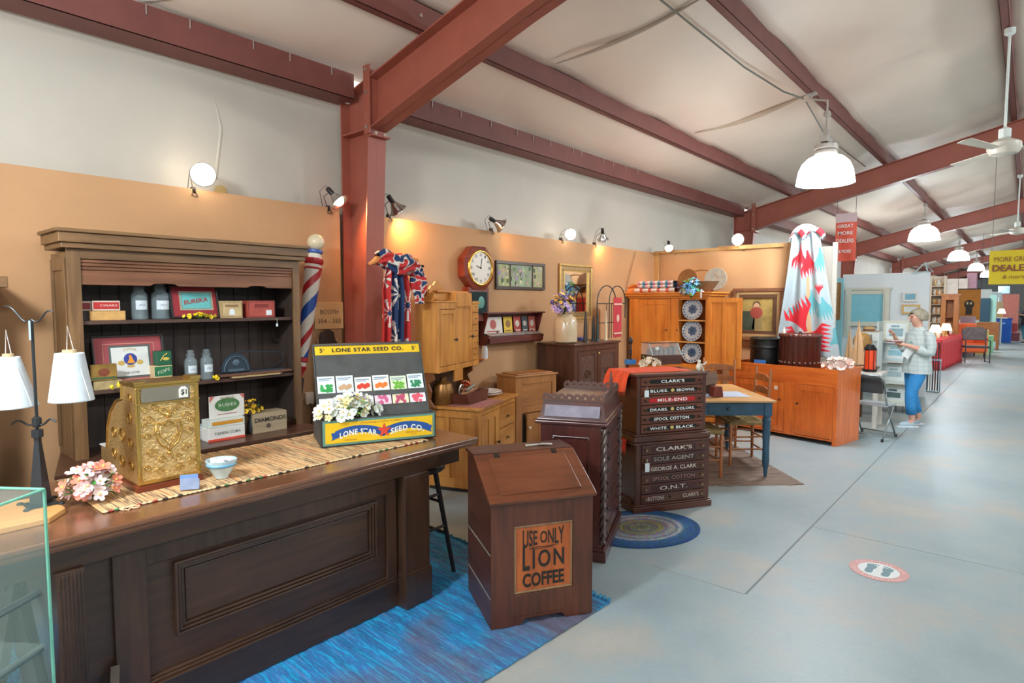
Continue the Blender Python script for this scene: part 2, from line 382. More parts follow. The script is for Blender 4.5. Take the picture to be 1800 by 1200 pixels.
# eave strut: deep C section with a wide lower flange
for xa_, xb_ in zip([-20.2]+COLX, COLX+[66]):
    a_, b_ = xa_+.092, xb_-.092
    if b_ > a_: struct('eave_strut', MB().box(a_, b_, 4.39, 4.395, 3.40, 3.60).box(a_, b_, 4.39, 4.62, 3.40, 3.405).box(a_, b_, 4.39, 4.5, 3.6, 3.605).prism([(4.395, 3.47), (4.47, 3.405), (4.475, 3.41), (4.40, 3.475)], a_, b_, plane='yz'), steel2)
b = MB()
for k in range(26):
    x = -1+k*.36+random.uniform(-.1, .1); b.box(x, x+.006, 4.38, 4.386, 3.54, 3.6)
struct('trim_7', b, M('c9bfb4', .4, .6))
# ---------------- orange booth wall panels along the liner, and the return partition
def panel_mat(c, nm): 
    return M(c, .8, var=.07, sc=1.6, bump=.12, name=nm)
om = panel_mat('b98d63', 'mustard_panel')
struct('wall_booth_left', MB().box(-3, 3.03, 4.53, 4.57, 0, 2.50), om)
struct('wall_booth_right', MB().box(3.26, 8.83, 4.53, 4.57, 0, 2.48), om)
def drape(u, v):
    y = 4.53-2.27*u; z = 2.50*v
    sag = -.035*math.sin(PI*min(1, u*2.2))*v if u < .45 else .02*v
    return (8.80+.015*math.sin(u*19+v*3)+.02*math.sin(v*9+u*6)*(v > .6), y, z+sag)
struct('wall_booth_return', MB().grid(drape, 60, 24), panel_mat('c49668', 'mustard_cloth'), solid=.012, smooth=2)
struct('trim_8', MB().box(8.74, 8.79, 4.46, 4.53, 0, 2.5).box(8.76, 8.80, 2.6, 4.53, 2.46, 2.50), wood('b98a52', 'd0a468', 'z'))
tag(MB().tube([(8.1, 4.5, 2.45), (7.95, 4.51, 2.1), (7.85, 4.52, 1.85)], .006, 6).build('cable', M('8b6a48', .6)), 'thin cord hanging down the mustard wall near its corner', 'cable')
# ---------------- shed ends far away
struct('wall_far', MB().box(62, 62.2, -21, 4.7, 0, 4.6), M('dfe3e4', .7))
# ================================================================ PENDANTS
shade_m = M('f4eef0', .3, emit=3.2, name='glowing_acrylic'); housing_m = M('b9b4ac', .4, .3); rim_m = M('9fd0d6', .2, alpha=.7)
def pendant():
    t = thing('pendant_lamp', 'x', 'lamp', (0, 0, 0))
    t_ = MB().lathe([(.305, 0), (.30, .05), (.285, .14), (.25, .22), (.19, .28), (.115, .315), (.1, .32)], 28, cap=(0, 0))
    t_.build('lamp_shade', shade_m, t, smooth=2, solid=.004)
    MB().lathe([(.312, -.008), (.312, .012), (.302, .016), (.302, -.008)], 28, cap=(0, 0)).build('rim', rim_m, t, smooth=2)
    MB().lathe([(.1, .32), (.12, .33), (.12, .36), (.1, .375), (.125, .385), (.125, .43), (.06, .45)], 20).box(-.12, .12, -.04, .04, .45, .52).box(-.03, .03, -.03, .03, .5, .6).build('ballast', housing_m, t, bev=.004)
    MB().bar((0, 0, .58), (0, 0, .83), .013).lathe([(.03, .75), (.045, .77), (.03, .81)], 10).build('hanger', housing_m, t)
    MB().ball((0, 0, .12), .06, sz=1.5).build('bulb', M('ffffff', .3, emit=12), t, smooth=2)
    t.scale = (1.06, 1.06, 1.06); return t
PEND = [(-.73, 2.01), (8.4, 2.01), (17.53, 2.01), (26.66, 2.01), (35.8, 2.01), (44.9, 2.01)]
PLAB = ['large white domed pendant lamp nearest the camera, beside the second steel rafter', 'second white domed pendant lamp, beyond the second rafter',
        'third white domed pendant lamp along the row', 'fourth white domed pendant lamp, beside the yellow banner', 'small farthest domed pendant lamp of the row', 'small farthest domed pendant lamp of the row']
def pend_light(x, y, z, e):
    l = bpy.data.lights.new('lamp_glow', 'POINT'); l.energy = e; l.color = (.86, .95, 1.0); l.shadow_soft_size = .25
    o = bpy.data.objects.new('lamp_glow', l); COL.objects.link(o); o.location = (x, y, z-.12)
P0 = None
for i, (x, y) in enumerate(PEND[1:]):
    z = roof_z(y)-.88
    o = P0 if P0 else pendant()
    if P0: o = copy_tree(P0); [bpy.data.objects.remove(c) for c in list(o.children) if c.name.startswith('bracket')]; o.scale = (1.06, 1.06, 1.06)
    P0 = P0 or o
    o.location = (x, y, z); o['label'] = PLAB[i]; o['group'] = 'pendant lamps in a row under the roof'
    if i == 0:
        x, y, z = 7.6, 1.83, 3.05; o.location = (x, y, z); o.scale = (.98, .98, .98)
        MB().tube([(0, 0, .8), (0, 0, .93), (0, .17, .98), (0, .17, 1.06)], .012, 8).box(-.05, .05, .12, .22, 1.03, 1.05).build('bracket', housing_m, o)
    pend_light(x, y, z, 130 if i == 0 else 170)
for (x, y) in [(-.73, 2.01), (-.73, -4.3), (8.4, -4.3), (17.5, -4.3), (26.6, -4.3), (35.8, -4.3), (-10, 2.0), (-10, -4.3), (-.7, -11), (8.4, -11), (17.5, -11)]:  # unseen pendants, added to brighten the hall
    o = copy_tree(P0); [bpy.data.objects.remove(c) for c in list(o.children) if c.name.startswith('bracket')]; o.scale = (1.06, 1.06, 1.06); z = roof_z(y)-.88; o.location = (x, y, z); o['label'] = 'white domed pendant lamp added out of view to light the hall'; o['group'] = 'pendant lamps added out of view for light'
    pend_light(x, y, z, 270)
# conduit along the fourth purlin
tag(MB().tube([(2.5, 2.32, 4.07), (6.3, 2.30, 4.07), (7.3, 2.22, 4.07), (7.55, 2.07, 4.02)], .009, 6).tube([(7.7, 2.08, 4.02), (9.6, 2.32, 4.06), (12.2, 2.30, 4.07)], .009, 6).build('conduit', M('8f8f86', .4, .5)), 'thin grey conduit strung along the roof to the nearest pendant', 'conduit')
# ---------------- ceiling fans
fanm = M('cfc7b8', .4)
def fan(x, y, z, top, lab):
    t = thing('ceiling_fan', lab, 'fan', (x, y, z), 20, 'ceiling fans')
    MB().bar((0, 0, .1), (0, 0, top-z), .012).lathe([(.03, .1), (.05, .12), (.05, .2), (.02, .22)], 12).lathe([(.02, top-z-.07), (.045, top-z-.05), (.045, top-z)], 12).build('downrod', M('d9e0da', .4), t)
    MB().lathe([(.03, -.07), (.11, -.05), (.135, 0), (.13, .06), (.06, .1)], 20).build('motor', fanm, t, smooth=1)
    for k in range(3):
        a = k*120+18; m = Matrix.Rotation(R(a), 4, 'Z') @ Matrix.Rotation(R(9), 4, 'X')
        MB().prism([(.1, -.035), (.2, -.05), (.68, -.065), (.70, .0), (.68, .05), (.2, .035), (.1, .03)], -.004, .004, plane='xy', mat=m).build('blade', fanm, t)
    t.scale = (1.08, 1.08, 1); return t
fan(8.1, .275, 3.27, 4.47, 'pale three-bladed ceiling fan in front of the second rafter')
fan(17.3, .29, 3.24, 4.46, 'pale ceiling fan cut off at the right edge, beyond the second rafter')
# ================================================================ SHOP COUNTER
cw = lambda ax: wood('2b1c13', '4d3322', ax, 5, .38)
cwt = wood('5d3a27', '8a5b3c', 'x', 5, .22, coat=.5)
t = thing('shop_counter', 'long dark panelled shop counter with brown plank top, standing on the blue rag rug', 'counter', (.14, 2.53, 0))
mb = MB().box(0, 2.505, 0, .85, .855, .88); mb.build('countertop', cwt, t, bev=.006)
MB().box(.008, 2.497, .008, .842, .838, .855).box(.02, 2.485, .02, .83, .828, .838).build('edge_moulding', cwt, t, bev=.004)
MB().box(.03, 2.375, .035, .055, .752, .828).box(.03, 2.375, .79, .81, .752, .828).box(.03, .05, .055, .79, .752, .828).box(2.355, 2.375, .055, .79, .752, .828).build('apron', cw('x'), t, bev=.002)
mb = MB().box(.42, 2.09, .09, .74, .016, .828).box(.40, 2.11, .078, .09, .016, .17)
mb.build('body', cw('x'), t, bev=.003)
# face frame of stiles and rails, stepped mouldings
mb = MB().box(.575, .69, .07, .09, .17, .752).box(1.86, 1.925, .07, .09, .17, .752).box(.69, 1.86, .072, .09, .665, .752)
mb.build('face_frame', cw('z'), t, bev=.002)
mb = MB()
for i, (dz, yy) in enumerate(((0, .055), (.012, .066), (.024, .076))): mb.box(.69, 1.9, yy, .09, .172+dz, .182+dz)
mb.build('base_moulding', cw('x'), t, bev=.002)
mb = MB()
for i, (k, yy) in enumerate(((0, .06), (.014, .066), (.028, .074))): mb.frame(.79+k, 1.79-k, .34+k, .648-k, yy, .09, .011)
mb.build('panel_moulding', cw('x'), t, bev=.002)
MB().box(.835, 1.745, .082, .09, .385, .603).build('raised_panel', cw('x'), t, bev=.003)
# pilasters
for (x0, x1) in ((.39, .475), (1.94, 2.115)):
    mb = MB().box(x0, x1, .012, .2, .2, .752).box(x0-.006, x1+.006, 0, .2, .016, .2).box(x0-.004, x1+.004, .004, .2, .2, .212)
    n = 7 if x0 < 1 else 0
    for k in range(n): mb.bar((x0+.008+k*.0115, .012, .22), (x0+.008+k*.0115, .012, .74), .004, n=6)
    mb.build('pilaster', cw('z'), t, bev=.002)
MB().box(.39, .395, .2, .7, .016, .75).build('end_panel', cw('z'), t)
# boards leaning on the counter's left end
tag(MB().box(0, .03, 0, .012, 0, .34).build('board', wood('3a3027', '5a4b3c', 'z'), loc=(.645, 2.50, 0), rot=(-14, 8, 0)), 'short dark board leaning against the left end of the shop counter', 'board')
tag(MB().box(0, .035, 0, .015, 0, .33).build('board', wood('5a2f1e', '84492e', 'z'), loc=(.50, 2.40, 0), rot=(-10, -18, 20)), 'short reddish board leaning beside the glass case', 'board')
# ---------------- rugs
rug = stripes(['07547c', '0f86ba', '22aad8', '0a72a6', '3a62a0', '1098cc', '645a92', '38bce2'], 'x', 20, 1.6, name='blue_rag_weave', big=('6b4a3e', (0, .35, 0)))  # brown patches put warm lamplight and shade into the rug colour
def ragrug(x0, x1, y0, y1, nu=60, nv=30):
    rd = random.Random(3); j = [rd.uniform(-.012, .012) for _ in range(nv+2)]
    return MB().grid(lambda u, v: (x0+(x1-x0)*u+(j[int(v*nv)]*(u > .99)), y0+(y1-y0)*v+.01*math.sin(u*31)*(v < .01 or v > .99), .004+.004*math.sin(u*140)*math.sin(v*9)), nu, nv)
t = thing('rag_rug', 'large blue and plum woven rag rug lying under the shop counter', 'rug', (1.2, 2.85, 0), -3)
MB().grid(lambda u, v: (-1.5+3.25*u+.012*math.sin(v*40)*(u > .98), -1.02+2.0*v, .008+.003*math.sin(u*200)), 160, 40).build('weave', rug, t, solid=.008)
mb = MB(); rd = random.Random(5)
for k in range(70):
    y = -1.0+2.0*k/70; mb.tube([(1.74, y, .012), (1.775+rd.uniform(-.01, .012), y+rd.uniform(-.01, .01), .006)], .009, 5)
mb.build('fringe', M('1f7ea6', .9, var=.3, sc=30), t)
# ---------------- stools under the counter ends
def stool():
    t = thing('stool', 'x', 'stool'); dk = M('241d1d', .4, var=.2, name='black_stool_paint')
    MB().lathe([(.15, .655), (.165, .665), (.165, .69), (.15, .70)], 20).build('seat', dk, t)
    f = []
    for k in range(4):
        a = PI/4+k*PI/2; top = Vector((.10*math.cos(a), .10*math.sin(a), .665)); bot = Vector((.215*math.cos(a), .215*math.sin(a), 0)); f.append((top, bot))
        MB().bar(bot, top, .013, .017).build('leg', dk, t)
    for k in range(4):
        for zz in (.25, .45) if k % 2 else (.30, .50):
            q = 1-zz/.665; a = f[k][0].lerp(f[k][1], q); b = f[(k+1) % 4][0].lerp(f[(k+1) % 4][1], q)
            MB().bar(a, b, .009).build('rung', dk, t)
    return t
s = stool(); s.location = (2.43, 2.84, .012); s['label'] = 'black wooden stool with thin rungs under the right end of the shop counter'
q1, q2 = AY(14, 985, 2.66), AY(64, 1200, 2.66); dq = (q2-q1); q3 = q1+dq*((.016-q1.z)/dq.z); q0 = q1+dq*((.74-q1.z)/dq.z)
t = thing('trestle', 'dark wooden trestle leg seen through the glass case at the left end of the counter', 'trestle', (q3.x, 2.66, .016)); dwt = wood('2f241e', '4f4037', 'z')
for s_ in (1, -1):
    c_ = -.0 if s_ > 0 else -2*(q3.x-q0.x)-.04; tp_ = Vector((q0.x-q3.x, 0, .72)); bo_ = Vector((0, 0, 0)) if s_ > 0 else Vector((2*(q0.x-q3.x)-.04, 0, 0))
    MB().tube([bo_, tp_], [.034, .034], 4).build('leg', dwt, t)
MB().box(q0.x-q3.x-.03, q0.x-q3.x+.03, -.02, .45, .69, .735).build('top_bar', dwt, t, bev=.003)
# ---------------- glass display case nearest the camera
t = thing('glass_display_case', 'clear glass display case with green edges in the bottom left corner', 'display case', (.42, 2.10, 0), 36)
gl = M('cfeee2', .03, alpha=.05, spec=.8, name='case_glass'); ge = M('7fc9ae', .15, alpha=.8, name='green_glass_edge')
T = 1.17; W_, D_ = .55, .42
MB().box(-W_, 0, 0, .005, .3, T).build('pane', gl, t)
MB().box(-.005, 0, .005, D_, .3, T).build('pane', gl, t); MB().box(-W_, -W_+.005, .005, D_, .3, T).build('pane', gl, t)
MB().box(-W_, 0, D_-.005, D_, .3, T).build('pane', gl, t)
MB().box(-W_, 0, 0, D_, T, T+.006).build('top_pane', gl, t)
mb = MB()
for (x, y) in ((0, 0), (0, D_), (-W_, 0), (-W_, D_)): mb.box(x-.003, x+.003, y-.003, y+.003, .3, T)
for (a, b) in (((0, 0), (0, D_)), ((0, 0), (-W_, 0)), ((-W_, 0), (-W_, D_)), ((0, D_), (-W_, D_))): mb.bar((a[0], a[1], T+.003), (b[0], b[1], T+.003), .004)
mb.build('edge', ge, t)
MB().box(-W_+.01, -.01, .01, D_-.01, .72, .726).build('shelf', gl, t)
for zz in (.885, .72): MB().bar((-W_, .03, zz-.012), (-.006, .03, zz-.012), .011).build('shelf_rail', M('4d5a5c', .4, .5), t)
MB().box(-W_, 0, 0, D_, .016, .3).build('base', wood('3b2a20', '5c4433', 'x'), t, bev=.004)
# ================================================================ ON THE COUNTER
CT = .88
runm = stripes(['d8b98a', 'e8cc9a', 'cf935a', 'e6c08c', '5e3828', 'ecd09c', 'd89a5c', 'a8503c', 'ecd6ac'], 'x', 17, .5, name='runner_weave')
t = thing('table_runner', 'cream and orange woven rag runner laid along the counter top', 'runner', (.72, 2.69, CT))
MB().grid(lambda u, v: (1.66*u, .02+.03*u+.66*v-.05*u, .004+.001*math.sin(u*170)), 150, 12).build('weave', runm, t, solid=.003)
mb = MB(); rd = random.Random(9); cs = []
for k in range(84):
    x = .01+1.64*k/84; mb.ball((x, .02-.02*x/1.66, .005), .0085, 6, 4, rd.choice([0, 0, 0, 0, 1, 2, 3, 0]), sx=1.2, sz=.5)
mb.build('edge_binding', [M('d9c79c', .9), M('3f7d4e', .9), M('a33a33', .9), M('3a3a33', .9)], t)
# light wooden board and the cone stand
tag(MB().prism([(0, 0), (.40, 0), (.47, .09), (.47, .34), (0, .34)], 0, .022, plane='xy').build('cutting_board', wood('c98f4e', 'e0ae6c', 'x', 4, .45), loc=(.16, 2.74, CT), bev=.003), 'light maple board under the yarn cone stand at the left end of the counter', 'board')
iron = M('33373a', .45, .5, name='black_iron')
sx, sy = AG(72, 885, .905).x, AG(72, 885, .905).y
t = thing('cone_stand', 'tall black iron yarn stand with curved arms on the maple board', 'stand', (sx, sy, CT+.022))
mb = MB(); mb.prism([(-.05, -.05), (.05, -.05), (.05, .05), (-.05, .05)], 0, .006, plane='xy')
for (a, b) in ((-.055, -.055), (.055, -.055), (.055, .055), (-.055, .055)): mb.lathe([(.012, 0), (.012, .006), (.006, .01)], 8, (a, b, 0))

mb.lathe([(.038, .006), (.013, .25), (.013, .27)], 4); mb.lathe([(.02, .27), (.02, .3), (.012, .3)], 8); mb.build('base', iron, t, bev=.001)
MB().bar((0, 0, .27), (0, 0, .73), .0055).bar((0, 0, .31), (0, 0, .33), .012).build('pole', iron, t)
mb = MB().lathe([(.013, .31), (.016, .32), (.016, .345), (.01, .35)], 10)
rt = _R
def arm(sgn, z0, L, lift):
    pts = []
    for i in range(13):
        q = i/12; pts.append((rt.x*sgn*L*q, rt.y*sgn*L*q, z0+lift*math.sin(q*PI*.5)*q+(-.012*math.sin(q*PI*2))))
    return pts
mb.build('collar', iron, t)
for a_ in ((1, .732, .085, .03), (-1, .732, .105, .05)): MB().tube(arm(*a_), .003, 6).build('arm', iron, t)
for a_ in ((1, .33, .075, .0), (-1, .33, .10, -.01)): MB().tube(arm(*a_), .004, 6).build('arm', iron, t)
def cone(px, ptop, pbot, wt, wb, lab):
    P = AG(px, pbot, 1.20); base = Vector((sx, sy, 0)); dpt = base-Vector((0, 0, 0))
    # same depth as the stand
    r = ray(px, pbot); k = (r.x*_Fh.x+r.y*_Fh.y); depth = sx*_Fh.x+sy*_Fh.y; tt = depth/k; Q = _O+r*tt
    r2 = ray(px, ptop); Q2 = _O+r2*(depth/(r2.x*_Fh.x+r2.y*_Fh.y)); h = Q2.z-Q.z; sc = depth/F_PX
    t = thing('yarn_cone', lab, 'yarn', (Q.x, Q.y, Q.z), 0, 'white yarn cones on the iron stand')
    rb, rtp = wb*sc/2, wt*sc/2; pr = []
    for i in range(41):
        q = i/40; pr.append((rb+(rtp-rb)*q+.0008*((i % 2)), h*q))
    MB().lathe(pr, 28).build('yarn', M('d3dce0', .8, var=.05, sc=40, name='white_yarn'), t, smooth=2)
    MB().lathe([(rtp*.5, h-.001), (rtp*.5, h+.012), (rtp*.3, h+.012)], 14).build('core', M('c8a97f', .7), t)
    e = Vector((rt.x*rtp*.4, rt.y*rtp*.4, h)); top = Vector((-rt.x*.004, -rt.y*.004, h+.105)); 
    MB().tube([e, top, Vector((-rt.x*.01, -rt.y*.01, h))], .0016, 5).tube([Vector((rt.x*rb*.8, rt.y*rb*.8-.04, .01)), e+Vector((0, -.02, 0))], .0014, 5).build('loose_thread', M('e7e2da', .8), t)
    return t
cone(19, 627, 715, 33, 58*1.4, 'left white yarn cone, partly outside the photograph'); cone(126, 620, 704, 43, 68, 'right white yarn cone, in front of the oak bookcase side')
tag(MB().box(-.003, .003, -.001, .001, -.075, 0).build('price_tag', M('b8cbd8', .5), loc=(sx-.01, sy-.012, CT+.75)), 'narrow pale blue tag hanging from the top of the yarn stand', 'tag')
# ---------------- brass cash register
brass, N_, L_, p_ = newmat('embossed_brass')
p_.inputs['Metallic'].default_value = .7; p_.inputs['Roughness'].default_value = .3; p_.inputs['Base Color'].default_value = lin('d8b67a')
tc = N_.new('ShaderNodeTexCoord'); v1 = N_.new('ShaderNodeTexVoronoi'); v1.inputs['Scale'].default_value = 85; n1 = N_.new('ShaderNodeTexNoise'); n1.inputs['Scale'].default_value = 55; n1.inputs['Detail'].default_value = 3; n1.inputs['Distortion'].default_value = 2.5
ad = N_.new('ShaderNodeMath'); ad.operation = 'ADD'; bp = N_.new('ShaderNodeBump'); bp.inputs['Strength'].default_value = .55; bp.inputs['Distance'].default_value = .006
L_.new(tc.outputs['Object'], v1.inputs['Vector']); L_.new(tc.outputs['Object'], n1.inputs['Vector']); L_.new(v1.outputs[0], ad.inputs[0]); L_.new(n1.outputs[0], ad.inputs[1]); L_.new(ad.outputs[0], bp.inputs['Height']); L_.new(bp.outputs[0], p_.inputs['Normal'])
brs = M('d0a95c', .25, .9, name='polished_brass')
t = thing('cash_register', 'tall embossed brass cash register on the counter, beside the cream card holder', 'cash register', (.902, 2.874, CT+.006))
W2 = .25
prof = [(0, .025), (.50, .025), (.50, .13), (.40, .13), (.40, .20), (.38, .235), (.33, .31), (.25, .365), (.17, .385), (.165, .43), (.165, .455), (0, .455)]
MB().prism(prof, 0, W2, plane='yz').build('cabinet', brass, t, bev=.004)
MB().box(-.012, W2+.012, -.012, .51, 0, .025).build('wooden_base', wood('5e2616', '8a3e22', 'x', 5, .3), t, bev=.003)
mb = MB()
mb.tube([(0, .50, .13), (0, .40, .135)], .004, 6).tube([(-.002, .40, .14), (-.002, .38, .24), (-.002, .33, .315), (-.002, .25, .37), (-.002, .17, .39), (-.002, .165, .455)], .006, 6)
mb.frame(0, W2, .03, .455, -.006, 0, .014).box(-.008, W2+.008, -.012, .175, .456, .468).box(-.012, .032, -.016, .06, .468, .476).box(W2-.035, W2+.012, -.016, .06, .468, .484).box(-.006, W2+.006, -.01, 0, .375, .383)
mb.tube([(0, -.003, .03), (0, -.003, .45)], .006, 6).tube([(W2, -.003, .03), (W2, -.003, .45)], .006, 6).build('moulding', brs, t, bev=.001)
# shield and scroll relief on the customer side
mb = MB(); cx, cz = W2*.5, .235
mb.tube([(cx-.05, -.004, cz+.055), (cx-.055, -.004, cz+.01), (cx-.035, -.004, cz-.04), (cx, -.004, cz-.07), (cx+.035, -.004, cz-.04), (cx+.055, -.004, cz+.01), (cx+.05, -.004, cz+.055), (cx+.02, -.004, cz+.045), (cx, -.004, cz+.06), (cx-.02, -.004, cz+.045)], .0045, 6, closed=True)
mb.tube([(cx-.036, -.003, cz+.035), (cx-.036, -.003, cz), (cx, -.003, cz-.048), (cx+.036, -.003, cz), (cx+.036, -.003, cz+.035)], .003, 6, closed=True)
def scroll(x, z, r, s, turns=1.4):
    return [(x+s*r*(1-q*.75)*math.cos(2*PI*turns*q), -.003, z+r*(1-q*.75)*math.sin(2*PI*turns*q)) for q in [i/16 for i in range(17)]]
for s in (-1, 1):
    for (dx, dz, r) in ((.075, .07, .02), (.085, .0, .018), (.07, -.075, .022), (.03, -.11, .02), (.02, .1, .02), (.09, -.14, .018), (.05, .12, .016), (.09, .115, .016), (.04, -.16, .018), (.095, .05, .012)):
        mb.tube(scroll(cx+s*dx, cz+dz, r, s), .0025, 5)
mb.ball((cx, -.002, cz+.085), .014, 8, 5).ball((cx, -.002, cz-.085), .011, 8, 5)
mb.build('relief', brs, t, smooth=2)
mb = MB()
for (y, z, r) in ((.08, .1, .03), (.2, .1, .035), (.3, .12, .03), (.08, .2, .03), (.18, .22, .04), (.29, .22, .03), (.08, .31, .03), (.07, .4, .022)):
    for k in (0, 1): mb.tube([(-.003, y+(a[0]), z+(a[2])) for a in [(q[0], 0, q[2]) for q in scroll(0, 0, r, 1-2*k)]], .0025, 5)
mb.build('side_relief', brs, t, smooth=2)
MB().box(.02, W2-.035, -.010, -.004, .385, .447).build('indicator_window', M('8f8878', .12, .4, name='dull_window'), t)
MB().prism([(.168, .392), (.205, .392), (.205, .428), (.195, .440), (.178, .440), (.168, .428)], -.016, -.011).build('indicator_flag', M('e9e6dc', .6), t)
lettering('$1', .024, .028, M('20201e', .6), t, (.187, -.0162, .415), bold=.02, ext=.0005)
MB().box(-.004, W2, .42, .506, .13, .137).build('marble_ledge', M('dfe0e2', .2, var=.05), t, bev=.002)
tag(MB().prism([(0, 0), (.075, .0), (.075, .045), (.055, .05), (0, .05)], 0, .02, plane='xz').build('card_holder', M('aab9d6', .2, var=.15, sc=30, trans=.3), loc=(1.02, 2.755, CT+.01), rot=(-12, 0, -28), bev=.002), 'small clear holder with a blue card in front of the cash register', 'card holder')
tag(MB().box(0, .07, .006, .009, .0, .062).build('business_card', M('6f8fd0', .4), loc=(1.022, 2.762, CT+.012), rot=(-12, 0, -28)), 'blue business card standing in the clear holder', 'card')
B = AG(390, 842, CT); t = thing('mixing_bowl', 'small white and pale blue bowl of mints on the counter runner', 'bowl', (B.x, B.y+.0, CT+.009))
MB().lathe([(.028, 0), (.03, .008), (.045, .03), (.058, .055), (.066, .075), (.068, .085), (.063, .085), (.055, .06), (.035, .02), (.0001, .014)], 28).build('bowl_body', M('c5dce2', .2, var=.12, sc=9, coat=.5), t, smooth=1)
MB().lathe([(.06, .058), (.0655, .07), (.0675, .07), (.0625, .056)], 28).build('blue_band', M('6fb4d8', .25, coat=.5), t, smooth=2)
mb = MB(); rd = random.Random(2)
for k in range(34): a = rd.uniform(0, 6.28); r = rd.uniform(0, .045); mb.ball((r*math.cos(a), r*math.sin(a), .072+rd.uniform(0, .012)), .011, 6, 4, sz=.7)
tag(mb.build('mints', M('ece8ea', .5), loc=(B.x, B.y, CT+.009)), 'wrapped white mints heaped in the small bowl', 'mints', kind='stuff')
pink = [blossom(M('efc7c4', .7), M('e9dc9a', .6), .021), blossom(M('ea8d73', .7), M('f1d36f', .6), .021), blossom(M('f2dcdc', .7), M('f0d080', .6), .022)]
grn = leafmesh(M('3e8a3a', .5)); grn2 = leafmesh(M('7fae4f', .5), .055, .02)
B = AG(165, 885, CT); flowers('silk_flowers', 'pink and coral silk blossoms heaped at the left front of the brass register', (B.x+.0, B.y+.02, CT+.012), 90, (.105, .075, .15), pink, grn, 12, 4, size=(.9, 1.35))
B = AG(222, 895, CT); tag(MB().tube([(math.cos(a)*.018*(1+.3*math.sin(3*a)), math.sin(a)*.02, .004+.003*math.sin(5*a)) for a in [i*PI/6 for i in range(12)]], .0035, 5, closed=True).tube([(.03+math.cos(a)*.014, -.01+math.sin(a)*.014, .005) for a in [i*PI/5 for i in range(10)]], .0035, 5, closed=True).build('ribbon_curl', M('e3b48e', .6), loc=(B.x, B.y, CT)), 'curled peach ribbon lying beside the pink blossoms', 'ribbon')
# ---------------- seed display
gm = M('4a4b49', .55, var=.2, sc=12, name='charcoal_tin'); yel = M('e6bb16', .5, var=.05, sc=6); teal = M('5f8d80', .6); blu = M('1f4f96', .5); blk = M('1d1d1c', .6); wht = M('e9ebe6', .6); red = M('cf3a2a', .5)
t = thing('seed_packet_display', 'yellow and charcoal seed display box on the counter runner, filled with seed packets', 'display box', (1.846, 2.978, CT+.008), -24.3)
SW = .667
MB().box(0, .008, 0, .33, 0, .155).box(SW-.008, SW, 0, .33, 0, .155).box(0, SW, .322, .33, 0, .155).box(0, SW, 0, .33, 0, .008).box(0, SW, 0, .008, 0, .155).build('tray', gm, t, bev=.001)
MB().box(.008, SW-.008, -.003, 0, .008, .147).build('front_border', teal, t); MB().box(.022, SW-.022, -.006, -.003, .02, .136).build('front_sign', yel, t)
def PL(x, s, o=0): return Vector((x, .13+.20*s-o*.9, .14+.42*s-o*.43))
def plbox(mb, x0, x1, s0, s1, o0, o1):
    v = [PL(x, s, o) for s in (s0, s1) for o in (o1, o0) for x in (x0, x1)]
    return mb.add(v, [(0, 2, 3, 1), (4, 5, 7, 6), (0, 1, 5, 4), (2, 6, 7, 3), (0, 4, 6, 2), (1, 3, 7, 5)])
mb = MB(); plbox(mb, 0, SW, 0, 1, -.006, 0); plbox(mb, 0, .006, -.2, 1, -.006, .015); plbox(mb, SW-.006, SW, -.2, 1, -.006, .015); plbox(mb, 0, SW, .985, 1, -.006, .012)
mb.build('back_panel', gm, t)
mb = MB(); plbox(mb, .006, SW-.006, .29, .345, 0, .022); plbox(mb, .006, SW-.006, .04, .16, .02, .04); plbox(mb, .006, SW-.006, .02, .06, 0, .03); mb.build('packet_ledge', gm, t)
tw = math.degrees(math.atan2(.20, .42))
mb = MB(); plbox(mb, .014, SW-.008, .85, .975, 0, .003); mb.build('header_sign', yel, t)
q = PL(SW*.5, .913, .0045); lettering('LONE STAR SEED CO.', .44, .027, blk, t, q, (90-tw, 0, 0), bold=.035, space=1.15)
for xx in (.05, SW-.05): q = PL(xx, .913, .0045); lettering('5', .017, .027, blk, t, q, (90-tw, 0, 0), bold=.02); lettering('c', .008, .010, blk, t, q+Vector((.016, .003, .006)), (90-tw, 0, 0), bold=.02)
def arcw(k): return lambda x, y, u, v: (x, y+k*(1-4*u*u))
for (cx, s, w) in ((.205, 'LONE STAR', .21), (.49, 'SEED CO.', .20)):
    mb = MB(); mb.grid(lambda u, v: (cx-.13+.26*u, -.0072, .046+.042*v+.026*(1-(2*u-1)**2)), 16, 1)
    for sg in (-1, 1):
        x = cx+sg*.13; mb.add([(x-sg*.022, -.0068, .052), (x+sg*.022, -.0068, .036 if sg*(.35-cx) < 0 or 1 else .05), (x+sg*.014, -.0068, .05), (x+sg*.022, -.0068, .078), (x-sg*.0, -.0068, .082)], [(0, 1, 2, 3, 4)])
    mb.build('ribbon_emblem', blu, t)
    lettering(s, w, .034, wht, t, (cx, -.0075, .060), warp=arcw(.018), bold=.03, ext=.0006, space=1.15)
pts = []
for k in range(10):
    a = PI/2+k*PI/5; r = .044 if k % 2 == 0 else .018; pts.append((.352+r*math.cos(a), .072+r*math.sin(a)))
MB().prism(pts, -.0105, -.0075).build('star_emblem', M('d5432f', .5), t)
lettering('Everything it takes to Plant', .24, .013, M('b0572a', .6), t, (.335, -.0066, .125), ext=.0004, shear=.3)
lettering('BRENHAM TEXAS', .09, .009, M('b0572a', .6), t, (.53, -.0066, .047), ext=.0004); lettering('U.S.A.', .035, .009, M('b0572a', .6), t, (.53, -.0066, .034), ext=.0004)
lettering('WHOLESALE', .07, .008, M('b0572a', .6), t, (.16, -.0066, .034), ext=.0004)
